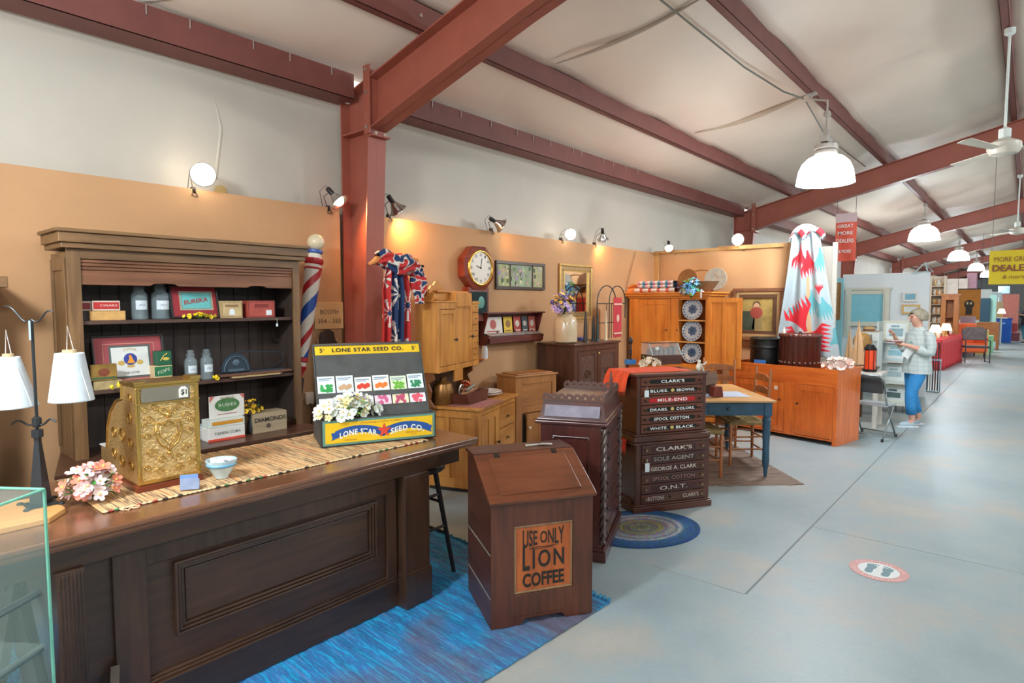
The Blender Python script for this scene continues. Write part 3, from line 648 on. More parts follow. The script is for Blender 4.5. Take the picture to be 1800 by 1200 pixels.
# packets
def packet(xc, s0, h, bgc, kind, cs, lab):
    p = t.matrix_basis @ Matrix.Identity(4)
    base = Matrix.Translation(t.location) @ Matrix.Rotation(R(-24.3), 4, 'Z') @ PL(xc, s0, .012)
    k = thing('seed_packet', lab, 'seed packet', base, -24.3, 'seed packets in the charcoal display', rx=-tw)
    wd = .100; MB().box(-wd/2, wd/2, -.0015, .0015, 0, h).build('packet_paper', M(bgc, .6), k)
    MB().box(-wd/2+.008, wd/2-.012, -.0022, -.0015, h-.018, h-.012).box(-wd/2+.008, wd/2-.03, -.0022, -.0015, h-.027, h-.023).build('printed_line', M('7a8fa8', .6), k)
    mb = MB(); rd = random.Random(int(xc*1000+s0*77))
    if kind == 'round':
        for i in range(4): mb.ball((-.024+.0165*i, -.002, .036+.008*(i % 2)), .0155, 10, 6, sy=.1)
    elif kind == 'leafy':
        for i in range(34): mb.ball((rd.uniform(-.031, .031), -.002, rd.uniform(.014, .058)), .009, 7, 4, sy=.15, sz=.8)
    elif kind == 'band':
        mb.box(-wd/2+.004, wd/2-.012, -.0022, -.0015, .01, .035)
    else:
        for i in range(15):
            x, z = rd.uniform(-.028, .028), rd.uniform(.03, .072)
            for a in range(5): mb.ball((x+.006*math.cos(a*1.257), -.002, z+.006*math.sin(a*1.257)), .0055, 6, 4, sy=.2)
    mb.build('printed_picture', [M(c, .6) for c in cs], k); return k
UP = [('e4ece6', 'leafy', '2f9e4a', 'seed packet with a bright green leafy picture, far left of the upper row', .1), ('dfe6e6', 'round', 'c79f7a', 'seed packet with tan vegetables, second from left in the upper row', .1), ('ece9df', 'round', 'd8402a', 'seed packet with red tomatoes in the upper row', .085), ('eceae2', 'round', 'ea7a2c', 'seed packet with orange fruit in the upper row', .092), ('dfe9c9', 'leafy', '6fb23a', 'seed packet with pale green leaves in the upper row', .082), ('e6efec', 'leafy', '2f8a5a', 'white seed packet with a small green sprig, far right of the upper row', .09)]
LO = [('e8ecea', 'band', 'd9533a', 'white seed packet with an orange band, far left of the lower row'), ('e6d9a8', 'flower', 'e0a020', 'seed packet with golden flowers in the lower row'), ('e6e6e0', 'flower', 'a58a9a', 'seed packet behind the white silk flowers in the lower row'), ('ead7de', 'flower', 'd0608a', 'seed packet with magenta flowers in the lower row'), ('e9e4c0', 'flower', 'c04a6a', 'seed packet with yellow and red flowers in the lower row'), ('ece6e6', 'flower', 'e0586a', 'seed packet with rosy flowers, far right of the lower row')]
for i, (a, k, c, lab, h) in enumerate(UP): packet(.062+i*.108, .325, h+.012, a, k, [c], lab)
for i, (a, k, c, lab) in enumerate(LO): packet(.064+i*.108, .10, .112, a, k, [c], lab)
wf = [blossom(M('eef0ea', .7), M('ecd66a', .6), .024, 6), blossom(M('f2f2ea', .7), M('e3b93a', .6), .026, 6), blossom(M('efe9b0', .7), M('e6c23f', .6), .022, 5), blossom(M('e9efe9', .7), M('cfe09a', .6), .024, 8)]
bb = Matrix.Translation(t.location) @ Matrix.Rotation(R(-24.3), 4, 'Z')
v = bb @ Vector((.16, .06, .13)); flowers('silk_flowers', 'white and yellow silk flowers spilling over the front left of the seed display', v, 110, (.20, .08, .15), wf, grn2, 14, 11, size=(.85, 1.3), rz=-20)
# ================================================================ COFFEE BIN
bw = lambda ax: wood('341709', '5e2f1a', ax, 5, .45)
t = thing('coffee_bin', 'brown wooden slant-lid coffee bin with black stencilled lettering, on the corner of the blue rug', 'coffee bin', (2.227, 2.046, .014), -31)
w_, d_, hf, hb, tf = .573, .47, .675, .85, .17
side = [(0, .05), (.07, .05), (.09, .0), (d_, 0), (d_, hb-.02), (d_-tf, hb-.02), (0, hf-.02)]
side = [(0, 0), (d_, 0), (d_, hb-.02), (d_-tf, hb-.02), (0, hf-.02)]
MB().prism(side, 0, .02, plane='yz').prism(side, w_-.02, w_, plane='yz').box(.02, w_-.02, d_-.02, d_, 0, hb-.02).box(.02, w_-.02, .02, d_-.02, .04, .055).build('carcass', bw('y'), t, bev=.002)
MB().box(-.0015, 0, .006, d_-.01, .385, .392).box(-.0015, 0, .006, d_-.01, .155, .162).build('side_seam', M('8d8b80', .8), t)
mb = MB().box(0, .125, -.004, .018, 0, hf-.02).box(w_-.115, w_, -.004, .018, 0, hf-.02).box(.125, w_-.115, -.004, .018, .05, .165).box(.125, w_-.115, -.004, .018, .53, hf-.02)
mb.build('front_frame', bw('z'), t, bev=.002)
MB().prism([(.125, 0), (.125, .05), (w_-.115, .05), (w_-.115, 0), (w_-.15, 0), (w_-.18, .03), (.19, .03), (.16, 0)], 0, .018).build('skirt', bw('x'), t)
MB().frame(.125, w_-.115, .165, .53, -.0, .018, .014).build('panel_bead', wood('6d4a30', '93704c', 'z'), t, bev=.005)
MB().box(.138, w_-.128, .006, .016, .178, .517).build('front_panel', wood('8a3f12', 'b5602a', 'z', 5, .4), t)
ink = M('1b1712', .7); cx = .1385+(w_-.128-.138)/2
lettering('USE ONLY', .235, .085, ink, t, (cx, .0045, .455), bold=.015, warp=lambda x, y, u, v: (x, y*(.75+.9*abs(u))-.012*(abs(u)*2)**2*0))
lettering('LION', .235, .095, ink, t, (cx, .0045, .34), bold=.02, space=1.25, warp=lambda x, y, u, v: (x*1.0, y*(1.0+(.45 if u < -.22 else 0))+(.012 if u < -.22 else 0)))
lettering('COFFEE', .235, .075, ink, t, (cx, .0045, .232), bold=.03)
MB().tube([(cx-.08, .004, .398), (cx-.03, .004, .405), (cx+.03, .004, .402), (cx+.08, .004, .408)], .002, 5).tube([(cx-.05, .004, .394), (cx+.05, .004, .398)], .0012, 5).build('lettering_flourish', ink, t)
# top and slanted lid
MB().box(-.012, w_+.012, d_-tf, d_+.008, hb-.02, hb).build('top_board', bw('x'), t, bev=.003)
sl = math.atan2(hb-hf, d_-tf+.02); L = math.hypot(hb-hf, d_-tf+.02); m = Matrix.Translation((0, -.02, hf-.022)) @ Matrix.Rotation(sl, 4, 'X')
lid = MB().box(-.012, w_+.012, 0, L, 0, .02, mat=m); lid.box(.06, w_-.06, .05, L-.04, .02, .026, mat=m)
lid.build('lid', wood('4f2612', '7d4527', 'x', 4, .38, coat=.3), t, bev=.004)
MB().box(.10, .13, L-.035, L-.005, .02, .024, mat=m).box(w_-.13, w_-.10, L-.035, L-.005, .02, .024, mat=m).build('hinge', M('3a342e', .5, .6), t)
P = t.matrix_basis; bt = Matrix.Translation(t.location) @ Matrix.Rotation(R(-31), 4, 'Z') @ Vector((.40, d_-.10, hb+.004))
tag(MB().bar((-.08, 0, 0), (.04, .01, 0), .004).bar((-.07, .03, .0), (.035, -.01, .006), .004).bar((.02, 0, .006), (.08, -.02, .004), .006).build('clothespin_scissors', M('c9c2b8', .3, .6), loc=bt, rot=(0, 0, -31)), 'small metal scissors lying on top of the brown coffee bin', 'scissors')
# ================================================================ SPOOL CABINETS
cwd = lambda ax: wood('32150d', '5a2c1c', ax, 5, .32, coat=.4)
ONE = M('c7ad62', .4)
def knob(mb, x, z, y=0, r=.009): mb.lathe([(r*.5, 0), (r*.45, .008), (r, .014), (r*.9, .02), (.0001, .022)], 10, mat=Matrix.Translation((x, y, z)) @ Matrix.Rotation(PI/2, 4, 'X')); return mb
lt = thing('spool_cabinet', 'lower of the two stacked spool cabinets, with faded lettered drawers, standing on the floor', 'spool cabinet', (4.25, 2.348, 0), -31, 'stacked spool cabinets')
W3, D3, H3 = .73, .50, .578
MB().box(.02, W3-.02, .02, D3-.02, .0, H3-.02).build('carcass', cwd('x'), lt, bev=.002)
MB().box(-.005, W3+.005, -.005, D3, 0, .055).box(.003, W3-.003, .003, D3-.003, .055, .07).build('plinth', cwd('x'), lt, bev=.005)
MB().box(0, W3, 0, D3, H3-.02, H3).build('top', cwd('x'), lt, bev=.006)
MB().box(.02, .065, .008, .02, .07, H3-.02).box(W3-.065, W3-.02, .008, .02, .07, H3-.02).box(.006, .02, .07, D3-.08, .07, .1).box(.006, .02, .07, D3-.08, H3-.06, H3-.03).build('frame', cwd('z'), lt, bev=.002)
rows = [("CLARK'S", .34, 'd7ccbc', 0), ('SOLE AGENT', .38, 'a99a8b', 0), ('GEORGE A. CLARK', .43, 'cfc4b4', 0), ('SPOOL COTTON', .40, 'a9776a', 0), ('O.N.T.', .26, 'c9bfb2', 0), (None, 0, '', 0)]
rh = (H3-.02-.075)/6
for i, (s, wd, c, _) in enumerate(rows):
    z1 = H3-.022-rh*i; z0 = z1-rh+.006
    d = MB().box(.067, W3-.067, 0, .019, z0, z1)
    d = d.build('drawer', cwd('x'), lt, bev=.003)
    k = MB()
    for x in ((.10, W3-.10)): knob(k, x, (z0+z1)/2, 0, .011)
    k.build('knob', M('8a7d5c', .3, .7), d, smooth=1)
    if i < 5: MB().box(.155, W3-.155, -.001, 0, z0+.012, z1-.012).build('painted_strip', M('3b1616' if i % 2 == 0 else '2a1714', .4), d)
    if s: lettering(s, wd, .032, M(c, .5), d, (W3/2, -.0015, (z0+z1)/2), bold=.0 if i in (3,) else .01, ext=.0006)
    else:
        for xx, s2 in ((.20, 'BUTTONS'), (W3-.20, "CLARK'S")): lettering(s2, .15, .032, M('c9bfb2', .5), d, (xx, -.0015, (z0+z1)/2), ext=.0006)
        knob(MB(), W3/2-.03, (z0+z1)/2).build('knob', M('57503c', .3, .7), d, smooth=1)
ut = thing('spool_cabinet', 'upper of the two stacked spool cabinets, with bright white and red lettered drawers', 'spool cabinet', (4.28, 2.362, H3+.003), -31, 'stacked spool cabinets')
W4, D4, H4 = .68, .47, .545
MB().box(.02, W4-.02, .02, D4-.02, .0, H4-.02).build('carcass', cwd('x'), ut, bev=.002)
MB().box(-.02, W4+.02, -.02, D4+.01, 0, .045).box(-.008, W4+.008, -.008, D4, .045, .06).build('plinth', cwd('x'), ut, bev=.005)
MB().box(0, W4, 0, D4, H4-.025, H4).build('top', cwd('x'), ut, bev=.008)
MB().box(.015, .05, .006, .02, .06, H4-.025).box(W4-.05, W4-.015, .006, .02, .06, H4-.025).build('frame', cwd('z'), ut, bev=.002)
rows = [(["CLARK'S"], 'black'), (['BLUES.', 'BROWNS.'], 'black'), (['MILE-END'], 'red'), (['DRABS.', 'COLORS.'], 'black'), (['SPOOL COTTON.'], 'black'), (['WHITE.', 'BLACK.'], 'black')]
rh = (H4-.025-.062)/6
for i, (ss, cc) in enumerate(rows):
    z1 = H4-.027-rh*i; z0 = z1-rh+.007; zc = (z0+z1)/2
    d = MB().box(.052, W4-.052, 0, .019, z0, z1).build('drawer', wood('4a2114', '74402a', 'x', 5, .35), ut, bev=.003)
    k = MB()
    for x in (.085, W4-.085): knob(k, x, zc, 0, .010)
    k.build('knob', M('3e3428', .3, .6), d, smooth=1)
    pc = M('15120f', .25) if cc == 'black' else M('b3161b', .3)
    hw = .205 if len(ss) == 1 else .225
    pts = [(W4/2-hw, zc-.017), (W4/2+hw, zc-.017), (W4/2+hw+.016, zc), (W4/2+hw, zc+.017), (W4/2-hw, zc+.017), (W4/2-hw-.016, zc)]
    MB().prism(pts, -.0012, 0).build('painted_strip', pc, d)
    wc = M('e6e6e2', .4)
    if len(ss) == 1: lettering(ss[0], {0: .22, 2: .28, 4: .34}[i], .025, wc, d, (W4/2+.0, -.0017, zc), bold=.025, ext=.0006, space=1.12)
    else:
        lettering(ss[0], .165, .023, wc, d, (W4/2-.125, -.0017, zc), bold=.02, ext=.0006, space=1.1); lettering(ss[1], .175, .023, wc, d, (W4/2+.125, -.0017, zc), bold=.02, ext=.0006, space=1.1)
        MB().ball((W4/2, -.001, zc), .014, 10, 6, sx=1.3, sy=.15).build('gilt_emblem', ONE, d)
def local(t, v): return (Matrix.Translation(t.location) @ Matrix.Rotation(t.rotation_euler.z, 4, 'Z')) @ Vector(v)
def pricetag(at, rz, lab, h=.035, w=.026, c='d8e0e2'):
    t = thing('price_tag', lab, 'tag', at, rz)
    MB().box(-w/2, w/2, -.001, .001, -.035-h, -.035).build('tag_card', M(c, .6), t)
    MB().tube([(0, 0, 0), (.002, 0, -.02), (0, 0, -.037)], .001, 4).build('string', M('e8e4da', .7), t); return t
pricetag(local(ut, (.085, -.026, .455)), -31, 'white price tag hanging from a knob of the upper spool cabinet', .055, .04)
pricetag(local(lt, (.10, -.028, .455)), -31, 'white price tag hanging from a knob of the lower spool cabinet', .07, .04)
# red-orange cloths draped between and over the cabinets
orc = M('e0542f', .85, var=.12, sc=30, bump=.2, name='orange_cloth')
def drape(t, x0, x1, y0, y1, z, ex, drop, m, nm, lab, cat, wav=.012):
    o = thing(nm, lab, cat, local(t, (0, 0, z)), math.degrees(t.rotation_euler.z))
    def fn(u, v):   # u along y, v from inside over the left edge and down
        L = x1-x0; s = v*(L+drop); 
        if s < L: return (x1-s, y0+(y1-y0)*u, .002+.002*math.sin(u*9))
        q = s-L; return (x0-.012-ex*q+wav*math.sin(u*22+q*8), y0+(y1-y0)*u-q*.15, -q)
    MB().grid(fn, 26, 20).build('cloth', m, o, solid=.003, smooth=2)
    mb = MB()
    for k in range(30):
        p = fn((k+.5)/30, 1); mb.bar(p, (p[0], p[1], p[2]-.025), .0018, n=4)
    mb.build('fringe', m, o); return o
drape(ut, -.002, .60, .10, .46, H4, .35, .15, orc, 'table_scarf', 'red-orange fringed scarf on top of the upper spool cabinet, hanging over its left edge', 'scarf')
drape(lt, .0, .02, .12, .36, H3+.001, .25, .09, M('c63f24', .85, var=.15, sc=30, bump=.2), 'scarf', 'red scarf hanging between the two stacked spool cabinets', 'scarf')
# things on the upper cabinet
zt = H4+.008; Pz = local(ut, (0, 0, zt)).z
Q = AG(1108, 640, Pz); t = thing('candle_lamp', 'small dark turned candlestick on a blue block, left on the upper spool cabinet', 'candlestick', (Q.x, Q.y, Pz), -31)
MB().box(-.045, .045, -.03, .03, 0, .045).build('block', M('3f7fc0', .5), t, bev=.003)
MB().lathe([(.02, .045), (.008, .06), (.012, .09), (.016, .12), (.009, .15), (.014, .165), (.008, .18), (.018, .20), (.02, .23), (.008, .25), (.0001, .255)], 12).build('stem', M('2a221f', .4), t, smooth=1)
cream = [blossom(M('efe4cf', .7), M('e2cf9a', .7), .03, 6, .7), blossom(M('e9dcc8', .7), M('d7bd8a', .7), .026, 5, .8)]
Q = AG(1143, 642, Pz); flowers('silk_roses', 'cream silk roses lying in front of the small glass showcase on the spool cabinet', (Q.x, Q.y, Pz), 24, (.11, .06, .06), cream, grn2, 5, 8, size=(.7, 1.1), rz=-31)
Q = AG(1146, 648, Pz); A_ = AG(1150, 642, Pz); B_ = AG(1210, 642, Pz)
t = thing('countertop_showcase', 'small slant-front glass showcase with white metal corners on the upper spool cabinet', 'showcase', (A_.x, A_.y+.02, Pz), -31)
wS = (B_-A_).length; hS = ZA(1180, 605, A_)-Pz
MB().box(0, wS, 0, .2, 0, hS*.45).build('case', wood('3b1d14', '5c3223', 'x'), t, bev=.002)
MB().prism([(0, hS*.45), (.2, hS*.45), (.2, hS), (.07, hS)], .004, .008, plane='yz').prism([(0, hS*.45), (.2, hS*.45), (.2, hS), (.07, hS)], wS-.008, wS-.004, plane='yz').add([(.008, 0, hS*.45), (wS-.008, 0, hS*.45), (wS-.008, .07, hS), (.008, .07, hS)], [(0, 1, 2, 3)]).build('glass', M('c9cfd0', .06, alpha=.3, name='showcase_glass'), t)
MB().box(0, wS, .06, .2, hS, hS+.006).build('lid', wood('3b1d14', '5c3223', 'x'), t)
for x in (0, wS-.008): MB().prism([(-.004, hS*.45), (.006, hS*.45), (.08, hS+.004), (.066, hS+.004)], x, x+.01, plane='yz').build('metal_corner', M('c5d3dc', .3, .5), t)
MB().box(wS*.16, wS*.28, .028, .03, hS*.70, hS*.84).build('price_sticker', M('e4e4de', .6), t)
mb = MB()
for k in range(6): mb.box(.03+k*.05, .06+k*.05, .08, .15, hS*.45, hS*.45+.05+.012*(k % 3))
mb.build('small_goods', [M('8d8580', .6)], t)
Q = local(ut, (W4-.02, .1, H4+.002)); t = thing('figurine', 'small pale figurine sitting at the right edge of the upper spool cabinet', 'figurine', Q, -31)
MB().tube([(0, 0, 0), (-.01, 0, .03), (0, 0, .06)], [.018, .02, .014], 10).ball((0, 0, .075), .016).tube([(0, 0, .05), (.03, 0, .03), (.05, 0, -.02)], .007, 6).tube([(.0, 0, .05), (.05, 0, .05), (.075, 0, .07)], .006, 6).build('body', M('e3e0cf', .4), t, smooth=2)
# ================================================================ TALL TWIST-COLUMN SPOOL CASE
tcw = lambda ax: wood('331311', '5a2a22', ax, 4, .3, coat=.5)
t = thing('twist_column_case', 'tall dark mahogany case with twisted columns and pierced gallery, right behind the coffee bin', 'cabinet', (3.144, 2.467, 0), -67)
Wt, Dt = .46, .80   # face 1 width (local x, facing the camera), depth along local y
MB().box(.02, Wt-.035, .035, Dt-.03, 0, .90).build('carcass', tcw('z'), t, bev=.003)
MB().box(-.005, Wt+.005, -.005, Dt+.005, 0, .07).box(.004, Wt-.004, .004, Dt-.004, .07, .09).build('plinth', tcw('x'), t, bev=.004)
MB().box(.02, Wt-.035, .012, .035, .09, .20).box(.02, .10, .012, .035, .2, .9).box(Wt-.11, Wt-.035, .012, .035, .2, .9).box(.10, Wt-.11, .012, .035, .82, .9).build('end_frame', tcw('z'), t, bev=.002)
MB().frame(.10, Wt-.11, .2, .82, .016, .035, .012).build('panel_moulding', tcw('z'), t, bev=.004)
MB().box(-.012, Wt+.012, -.012, Dt+.012, .90, .92).box(-.002, Wt+.002, -.002, Dt+.002, .92, .935).build('cornice', tcw('x'), t, bev=.004)
zb, zt_ = .935, 1.045; ins = .06
def slab(x0, x1, y0, y1, x0b, x1b, y0b, y1b, z0, z1): 
    return [(x0, y0, z0), (x1, y0, z0), (x1, y1, z0), (x0, y1, z0), (x0b, y0b, z1), (x1b, y0b, z1), (x1b, y1b, z1), (x0b, y1b, z1)]
MB().add(slab(.01, Wt-.01, .01, Dt-.01, .01+ins*.3, Wt-.01-ins*.3, .01+ins, Dt-.01-ins, zb, zt_), [(3, 2, 1, 0), (4, 5, 6, 7), (0, 1, 5, 4), (1, 2, 6, 5), (2, 3, 7, 6), (3, 0, 4, 7)]).build('sloped_top', tcw('x'), t, bev=.002)
sm = math.atan2(zt_-zb, ins); m = Matrix.Translation((0, .01, zb)) @ Matrix.Rotation(sm, 4, 'X')
MB().box(.045, Wt-.045, .015, .095, -.0025, 0, mat=Matrix.Translation((0, .004, zb)) @ Matrix.Rotation(sm, 4, 'X') @ Matrix.Translation((0, 0, .003))).build('lettered_glass', M('8f8b99', .15, var=.25, sc=12, spec=.8, name='mirror_purple'), t)
def gallery(x0, x1, y, z, n, m_=None):
    mb = MB(); w = (x1-x0)/n; I = m_ or Matrix()
    mb.box(x0, x1, y-.008, y+.008, z, z+.014, mat=I)
    for i in range(n):
        a = x0+i*w; 
        pts = [(a, z+.014), (a+w*.3, z+.014), (a+w*.36, z+.03), (a+w*.64, z+.03), (a+w*.7, z+.014), (a+w, z+.014), (a+w, z+.032), (a+w*.85, z+.044), (a+w*.68, z+.050), (a+w*.6, z+.042), (a+w*.5, z+.054), (a+w*.4, z+.042), (a+w*.32, z+.050), (a+w*.15, z+.044), (a, z+.032)]
        mb.prism(pts, y-.006, y+.006, mat=I)
    return mb
gm2 = wood('4d3029', '6d4a3e', 'x', 5, .4)
gallery(.02, Wt-.02, .075, zt_, 8).build('gallery', gm2, t)
gallery(.02, Wt-.02, Dt-.075, zt_, 8).build('gallery', gm2, t)
mt = Matrix.Translation((Wt-.03, 0, 0)) @ Matrix.Rotation(PI/2, 4, 'Z')
gallery(.08, Dt-.08, 0, zt_, 13, mt).build('gallery', gm2, t); 
MB().prism([(.30, zt_+.04), (.36, zt_+.10), (.40, zt_+.17), (.44, zt_+.10), (.50, zt_+.04)], Wt-.036, Wt-.024, plane='yz').build('crest', gm2, t)
def twist(x, y, z0, z1, r):
    mb = MB(); n = 60
    for ph in (0, PI):
        pts = [(x+r*.45*math.cos(ph+q*38), y+r*.45*math.sin(ph+q*38), z0+(z1-z0)*q) for q in [i/140 for i in range(141)]]
        mb.tube(pts, r*.6, 7)
    return mb
twm = M('4b3730', .3, coat=.5, var=.2, sc=9)
for (x, y) in ((Wt-.018, .018), (Wt-.018, Dt-.018)): twist(x, y, .12, .88, .022).build('twist_column', twm, t, smooth=2)
for k in range(9):
    z0 = .11+k*.086; d = MB().box(Wt-.034, Wt-.012, .05, Dt-.05, z0, z0+.078).build('drawer', tcw('y'), t, bev=.003)
    kb = MB()
    for y in (.14, Dt-.14): kb.ball((Wt-.002, y, z0+.039), .010, 8, 5)
    kb.build('knob', M('2a2320', .4), d)
# ---------------- oval braided rug
def oval_mat():
    m, N, L, p = newmat('braided_oval'); tc = N.new('ShaderNodeTexCoord'); mp = N.new('ShaderNodeMapping'); mp.inputs['Scale'].default_value = (1/.46, 1/.36, 0)
    ln = N.new('ShaderNodeVectorMath'); ln.operation = 'LENGTH'; r = N.new('ShaderNodeValToRGB'); e = r.color_ramp.elements
    cs = [(0, '6a6a60'), (.15, '8a8a6a'), (.25, '6f6a78'), (.35, '97904f'), (.42, '74708a'), (.52, 'a9a8a4'), (.60, '6f7786'), (.67, 'b4b8bc'), (.72, '3f6c92'), (.80, '1f5a8c'), (1, '164a7c')]
    e[0].position = 0; e[0].color = lin(cs[0][1]); e[1].position = 1; e[1].color = lin(cs[-1][1])
    for q, c in cs[1:-1]: e.new(q).color = lin(c)
    v = N.new('ShaderNodeTexVoronoi'); v.inputs['Scale'].default_value = 60; mx = N.new('ShaderNodeMix'); mx.data_type = 'RGBA'; mx.blend_type = 'MULTIPLY'; mx.inputs[0].default_value = .7
    L.new(tc.outputs['Object'], mp.inputs[0]); L.new(mp.outputs[0], ln.inputs[0]); L.new(ln.outputs['Value'], r.inputs[0]); L.new(tc.outputs['Object'], v.inputs['Vector'])
    L.new(r.outputs[0], mx.inputs[6]); L.new(v.outputs['Color'], mx.inputs[7])
    mx2 = N.new('ShaderNodeMix'); mx2.data_type = 'RGBA'; mx2.inputs[0].default_value = .75; L.new(r.outputs[0], mx2.inputs[6]); L.new(mx.outputs[2], mx2.inputs[7]); L.new(mx2.outputs[2], p.inputs['Base Color'])
    p.inputs['Roughness'].default_value = .9; return m
mb = MB(); n = 64; b = 0; K = 18
prof = [(q/K, .010+.004*abs(math.sin(q*PI/1.0+.01))*(q > 0)) for q in range(K+1)]
vs = [(.46*a*math.cos(2*PI*j/n), .36*a*math.sin(2*PI*j/n), z) for a, z in [(.001, .012)]+[(i/24, .010+(.003 if i % 2 else 0)) for i in range(1, 25)]+[(1.0, 0)] for j in range(n)]
mb.add(vs, [(i*n+j, i*n+(j+1) % n, (i+1)*n+(j+1) % n, (i+1)*n+j) for i in range(25) for j in range(n)])
tag(mb.build('braided_rug', oval_mat(), loc=(4.03, 2.16, 0), rot=(0, 0, -28)), 'oval braided rug in blue and mixed colours partly under the spool cabinets', 'rug')
# ================================================================ OAK TAMBOUR BOOKCASE (behind the counter)
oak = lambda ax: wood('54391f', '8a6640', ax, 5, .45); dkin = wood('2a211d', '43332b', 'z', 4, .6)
HX, HY, HW, HD = .96, 4.05, 1.40, .32
t = thing('oak_bookcase', 'tall weathered oak bookcase with dark shelves against the mustard wall, behind the counter', 'bookcase', (HX, HY, 0))
ht = 2.105
MB().box(0, .03, .02, HD, 0, 1.98).box(0, .065, 0, .02, 0, 2.0).build('side_post', oak('z'), t, bev=.002); MB().box(HW-.03, HW, .02, HD, 0, 1.98).box(HW-.05, HW, 0, .02, 0, 2.0).build('side_post', oak('z'), t, bev=.002)
MB().box(-.008, 0, .03, .07, .85, 1.95).box(-.008, 0, HD-.05, HD-.01, .85, 1.95).box(-.008, 0, .07, HD-.05, 1.88, 1.95).build('side_frame', oak('z'), t, bev=.002)
MB().box(.065, HW-.05, .0, .02, 1.945, 2.02).build('head_rail', oak('x'), t, bev=.002)
mb = MB()
for k, z in enumerate((1.925, 1.905, 1.885)): mb.box(.065, HW-.05, .012+.002*k, .03, z, z+.017)
mb.prism([(.067, 1.80), (.42, 1.80), (.44, 1.812), (.50, 1.816), (.56, 1.812), (.58, 1.80), (1.02, 1.80), (1.04, 1.81), (1.09, 1.813), (1.14, 1.81), (1.16, 1.80), (HW-.052, 1.80), (HW-.052, 1.882), (.067, 1.882)], .012, .032)
mb.build('tambour_blind', wood('5e3820', '87573a', 'x', 5, .45), t, bev=.002)
MB().box(-.03, HW+.03, -.035, HD, 2.0, 2.03).box(-.045, HW+.045, -.05, HD, 2.03, 2.085).box(-.06, HW+.06, -.065, HD, 2.085, 2.105).build('cornice', oak('x'), t, bev=.004)
mb = MB()
for k in range(13): mb.box(.03+k*.103, .03+k*.103+.099, HD-.015, HD-.005, .8, 1.98)
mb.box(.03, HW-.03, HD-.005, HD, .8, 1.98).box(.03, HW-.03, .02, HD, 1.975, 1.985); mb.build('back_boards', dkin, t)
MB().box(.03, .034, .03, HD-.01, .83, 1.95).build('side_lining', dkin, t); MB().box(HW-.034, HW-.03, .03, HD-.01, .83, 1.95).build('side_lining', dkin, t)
sh = [1.595, 1.19]
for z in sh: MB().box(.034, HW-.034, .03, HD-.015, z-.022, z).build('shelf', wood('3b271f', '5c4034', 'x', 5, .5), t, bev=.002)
MB().prism([(-.16, -.27), (HW-.02, -.27), (HW+.03, -.14), (HW, HD), (0, HD)], .785, .81, plane='xy').build('desk_ledge', wood('3a2318', '5d3b2a', 'x', 5, .35), t, bev=.004)
MB().box(0, HW, -.02, HD, 0, .785).build('lower_cabinet', oak('x'), t, bev=.003)
MB().prism([(-.2, .70), (-.1, .78), (0, .785), (0, .55)], -.05, .0, plane='yz').build('side_bracket', oak('z'), t)
# ---------------- things in the bookcase
S1, S2, S3 = 1.595, 1.19, .81; YS = 4.12
def slabbox(name, lab, px0, px1, z, h, Y, d, m, rz=0, group=None, fm=None):
    a = AY(px0, 560, Y).x; b_ = AY(px1, 560, Y).x
    if z < 1.3: a = AY(px0, 680, Y).x; b_ = AY(px1, 680, Y).x
    if z < 1.0: a = AY(px0, 770, Y).x; b_ = AY(px1, 770, Y).x
    t = thing(name, lab, 'box', (a, Y, z), rz, group); w = b_-a
    MB().box(0, w, 0, d, 0, h).build('carton', m, t, bev=.002); t['w'] = w; return t, w
t, w = slabbox('cigar_box', 'lower plain wooden box at the left of the top shelf, under the red box', 158, 221, S1, .055, YS, .14, M('c89a5a', .6, var=.15, sc=20)); pass
t, w = slabbox('cigar_box', 'dark closed box at the far left of the top shelf', 141, 157, S1, .055, YS+.02, .12, M('26201e', .5)); 
t, w = slabbox('cigar_box', 'red box with pale edges, on the wooden box at the left of the top shelf', 163, 212, S1+.057, .058, YS+.01, .13, M('d8c7b4', .6)); MB().box(.006, w-.006, -.002, 0, .009, .05).build('red_label', M('b32a26', .5), t); lettering('CIGARS', w*.62, .012, M('e9ded0', .6), t, (w*.58, -.0025, .031), ext=.0005)
t, w = slabbox('cigar_box', 'dark red box behind the left post on the top shelf', 141, 161, S1+.057, .055, YS+.02, .12, M('c9b8a4', .6)); MB().box(.004, w-.004, -.002, 0, .008, .046).build('red_label', M('7f1f1f', .5), t)
for px, rr, nm in ((246, .045, 'left large glass apothecary jar on the top shelf'), (283, .052, 'right large glass apothecary jar on the top shelf, beside the red framed label')):
    Q = AY(px, 557, YS+.08); cyl_jar('apothecary_jar', nm, Q.x, YS+.08, S1, rr, .235, group='large apothecary jars')
def framed(nm, lab, px0, px1, pt, z, Y, tilt, fr, mats, inner, cat='picture', rz=0):
    a = AY(px0, pt, Y).x; b_ = AY(px1, pt, Y).x; h = (AY((px0+px1)/2, pt, Y).z-z)/math.cos(R(tilt)); w = b_-a
    t = thing(nm, lab, cat, (a, Y, z+.002), rz, None, rx=-tilt)
    MB().frame(0, w, 0, h, -.008, .008, fr).build('frame', mats[0], t, bev=.002)
    MB().box(fr, w-fr, 0, .004, fr, h-fr).build('mat_board', mats[1], t)
    inner(t, w, h); return t
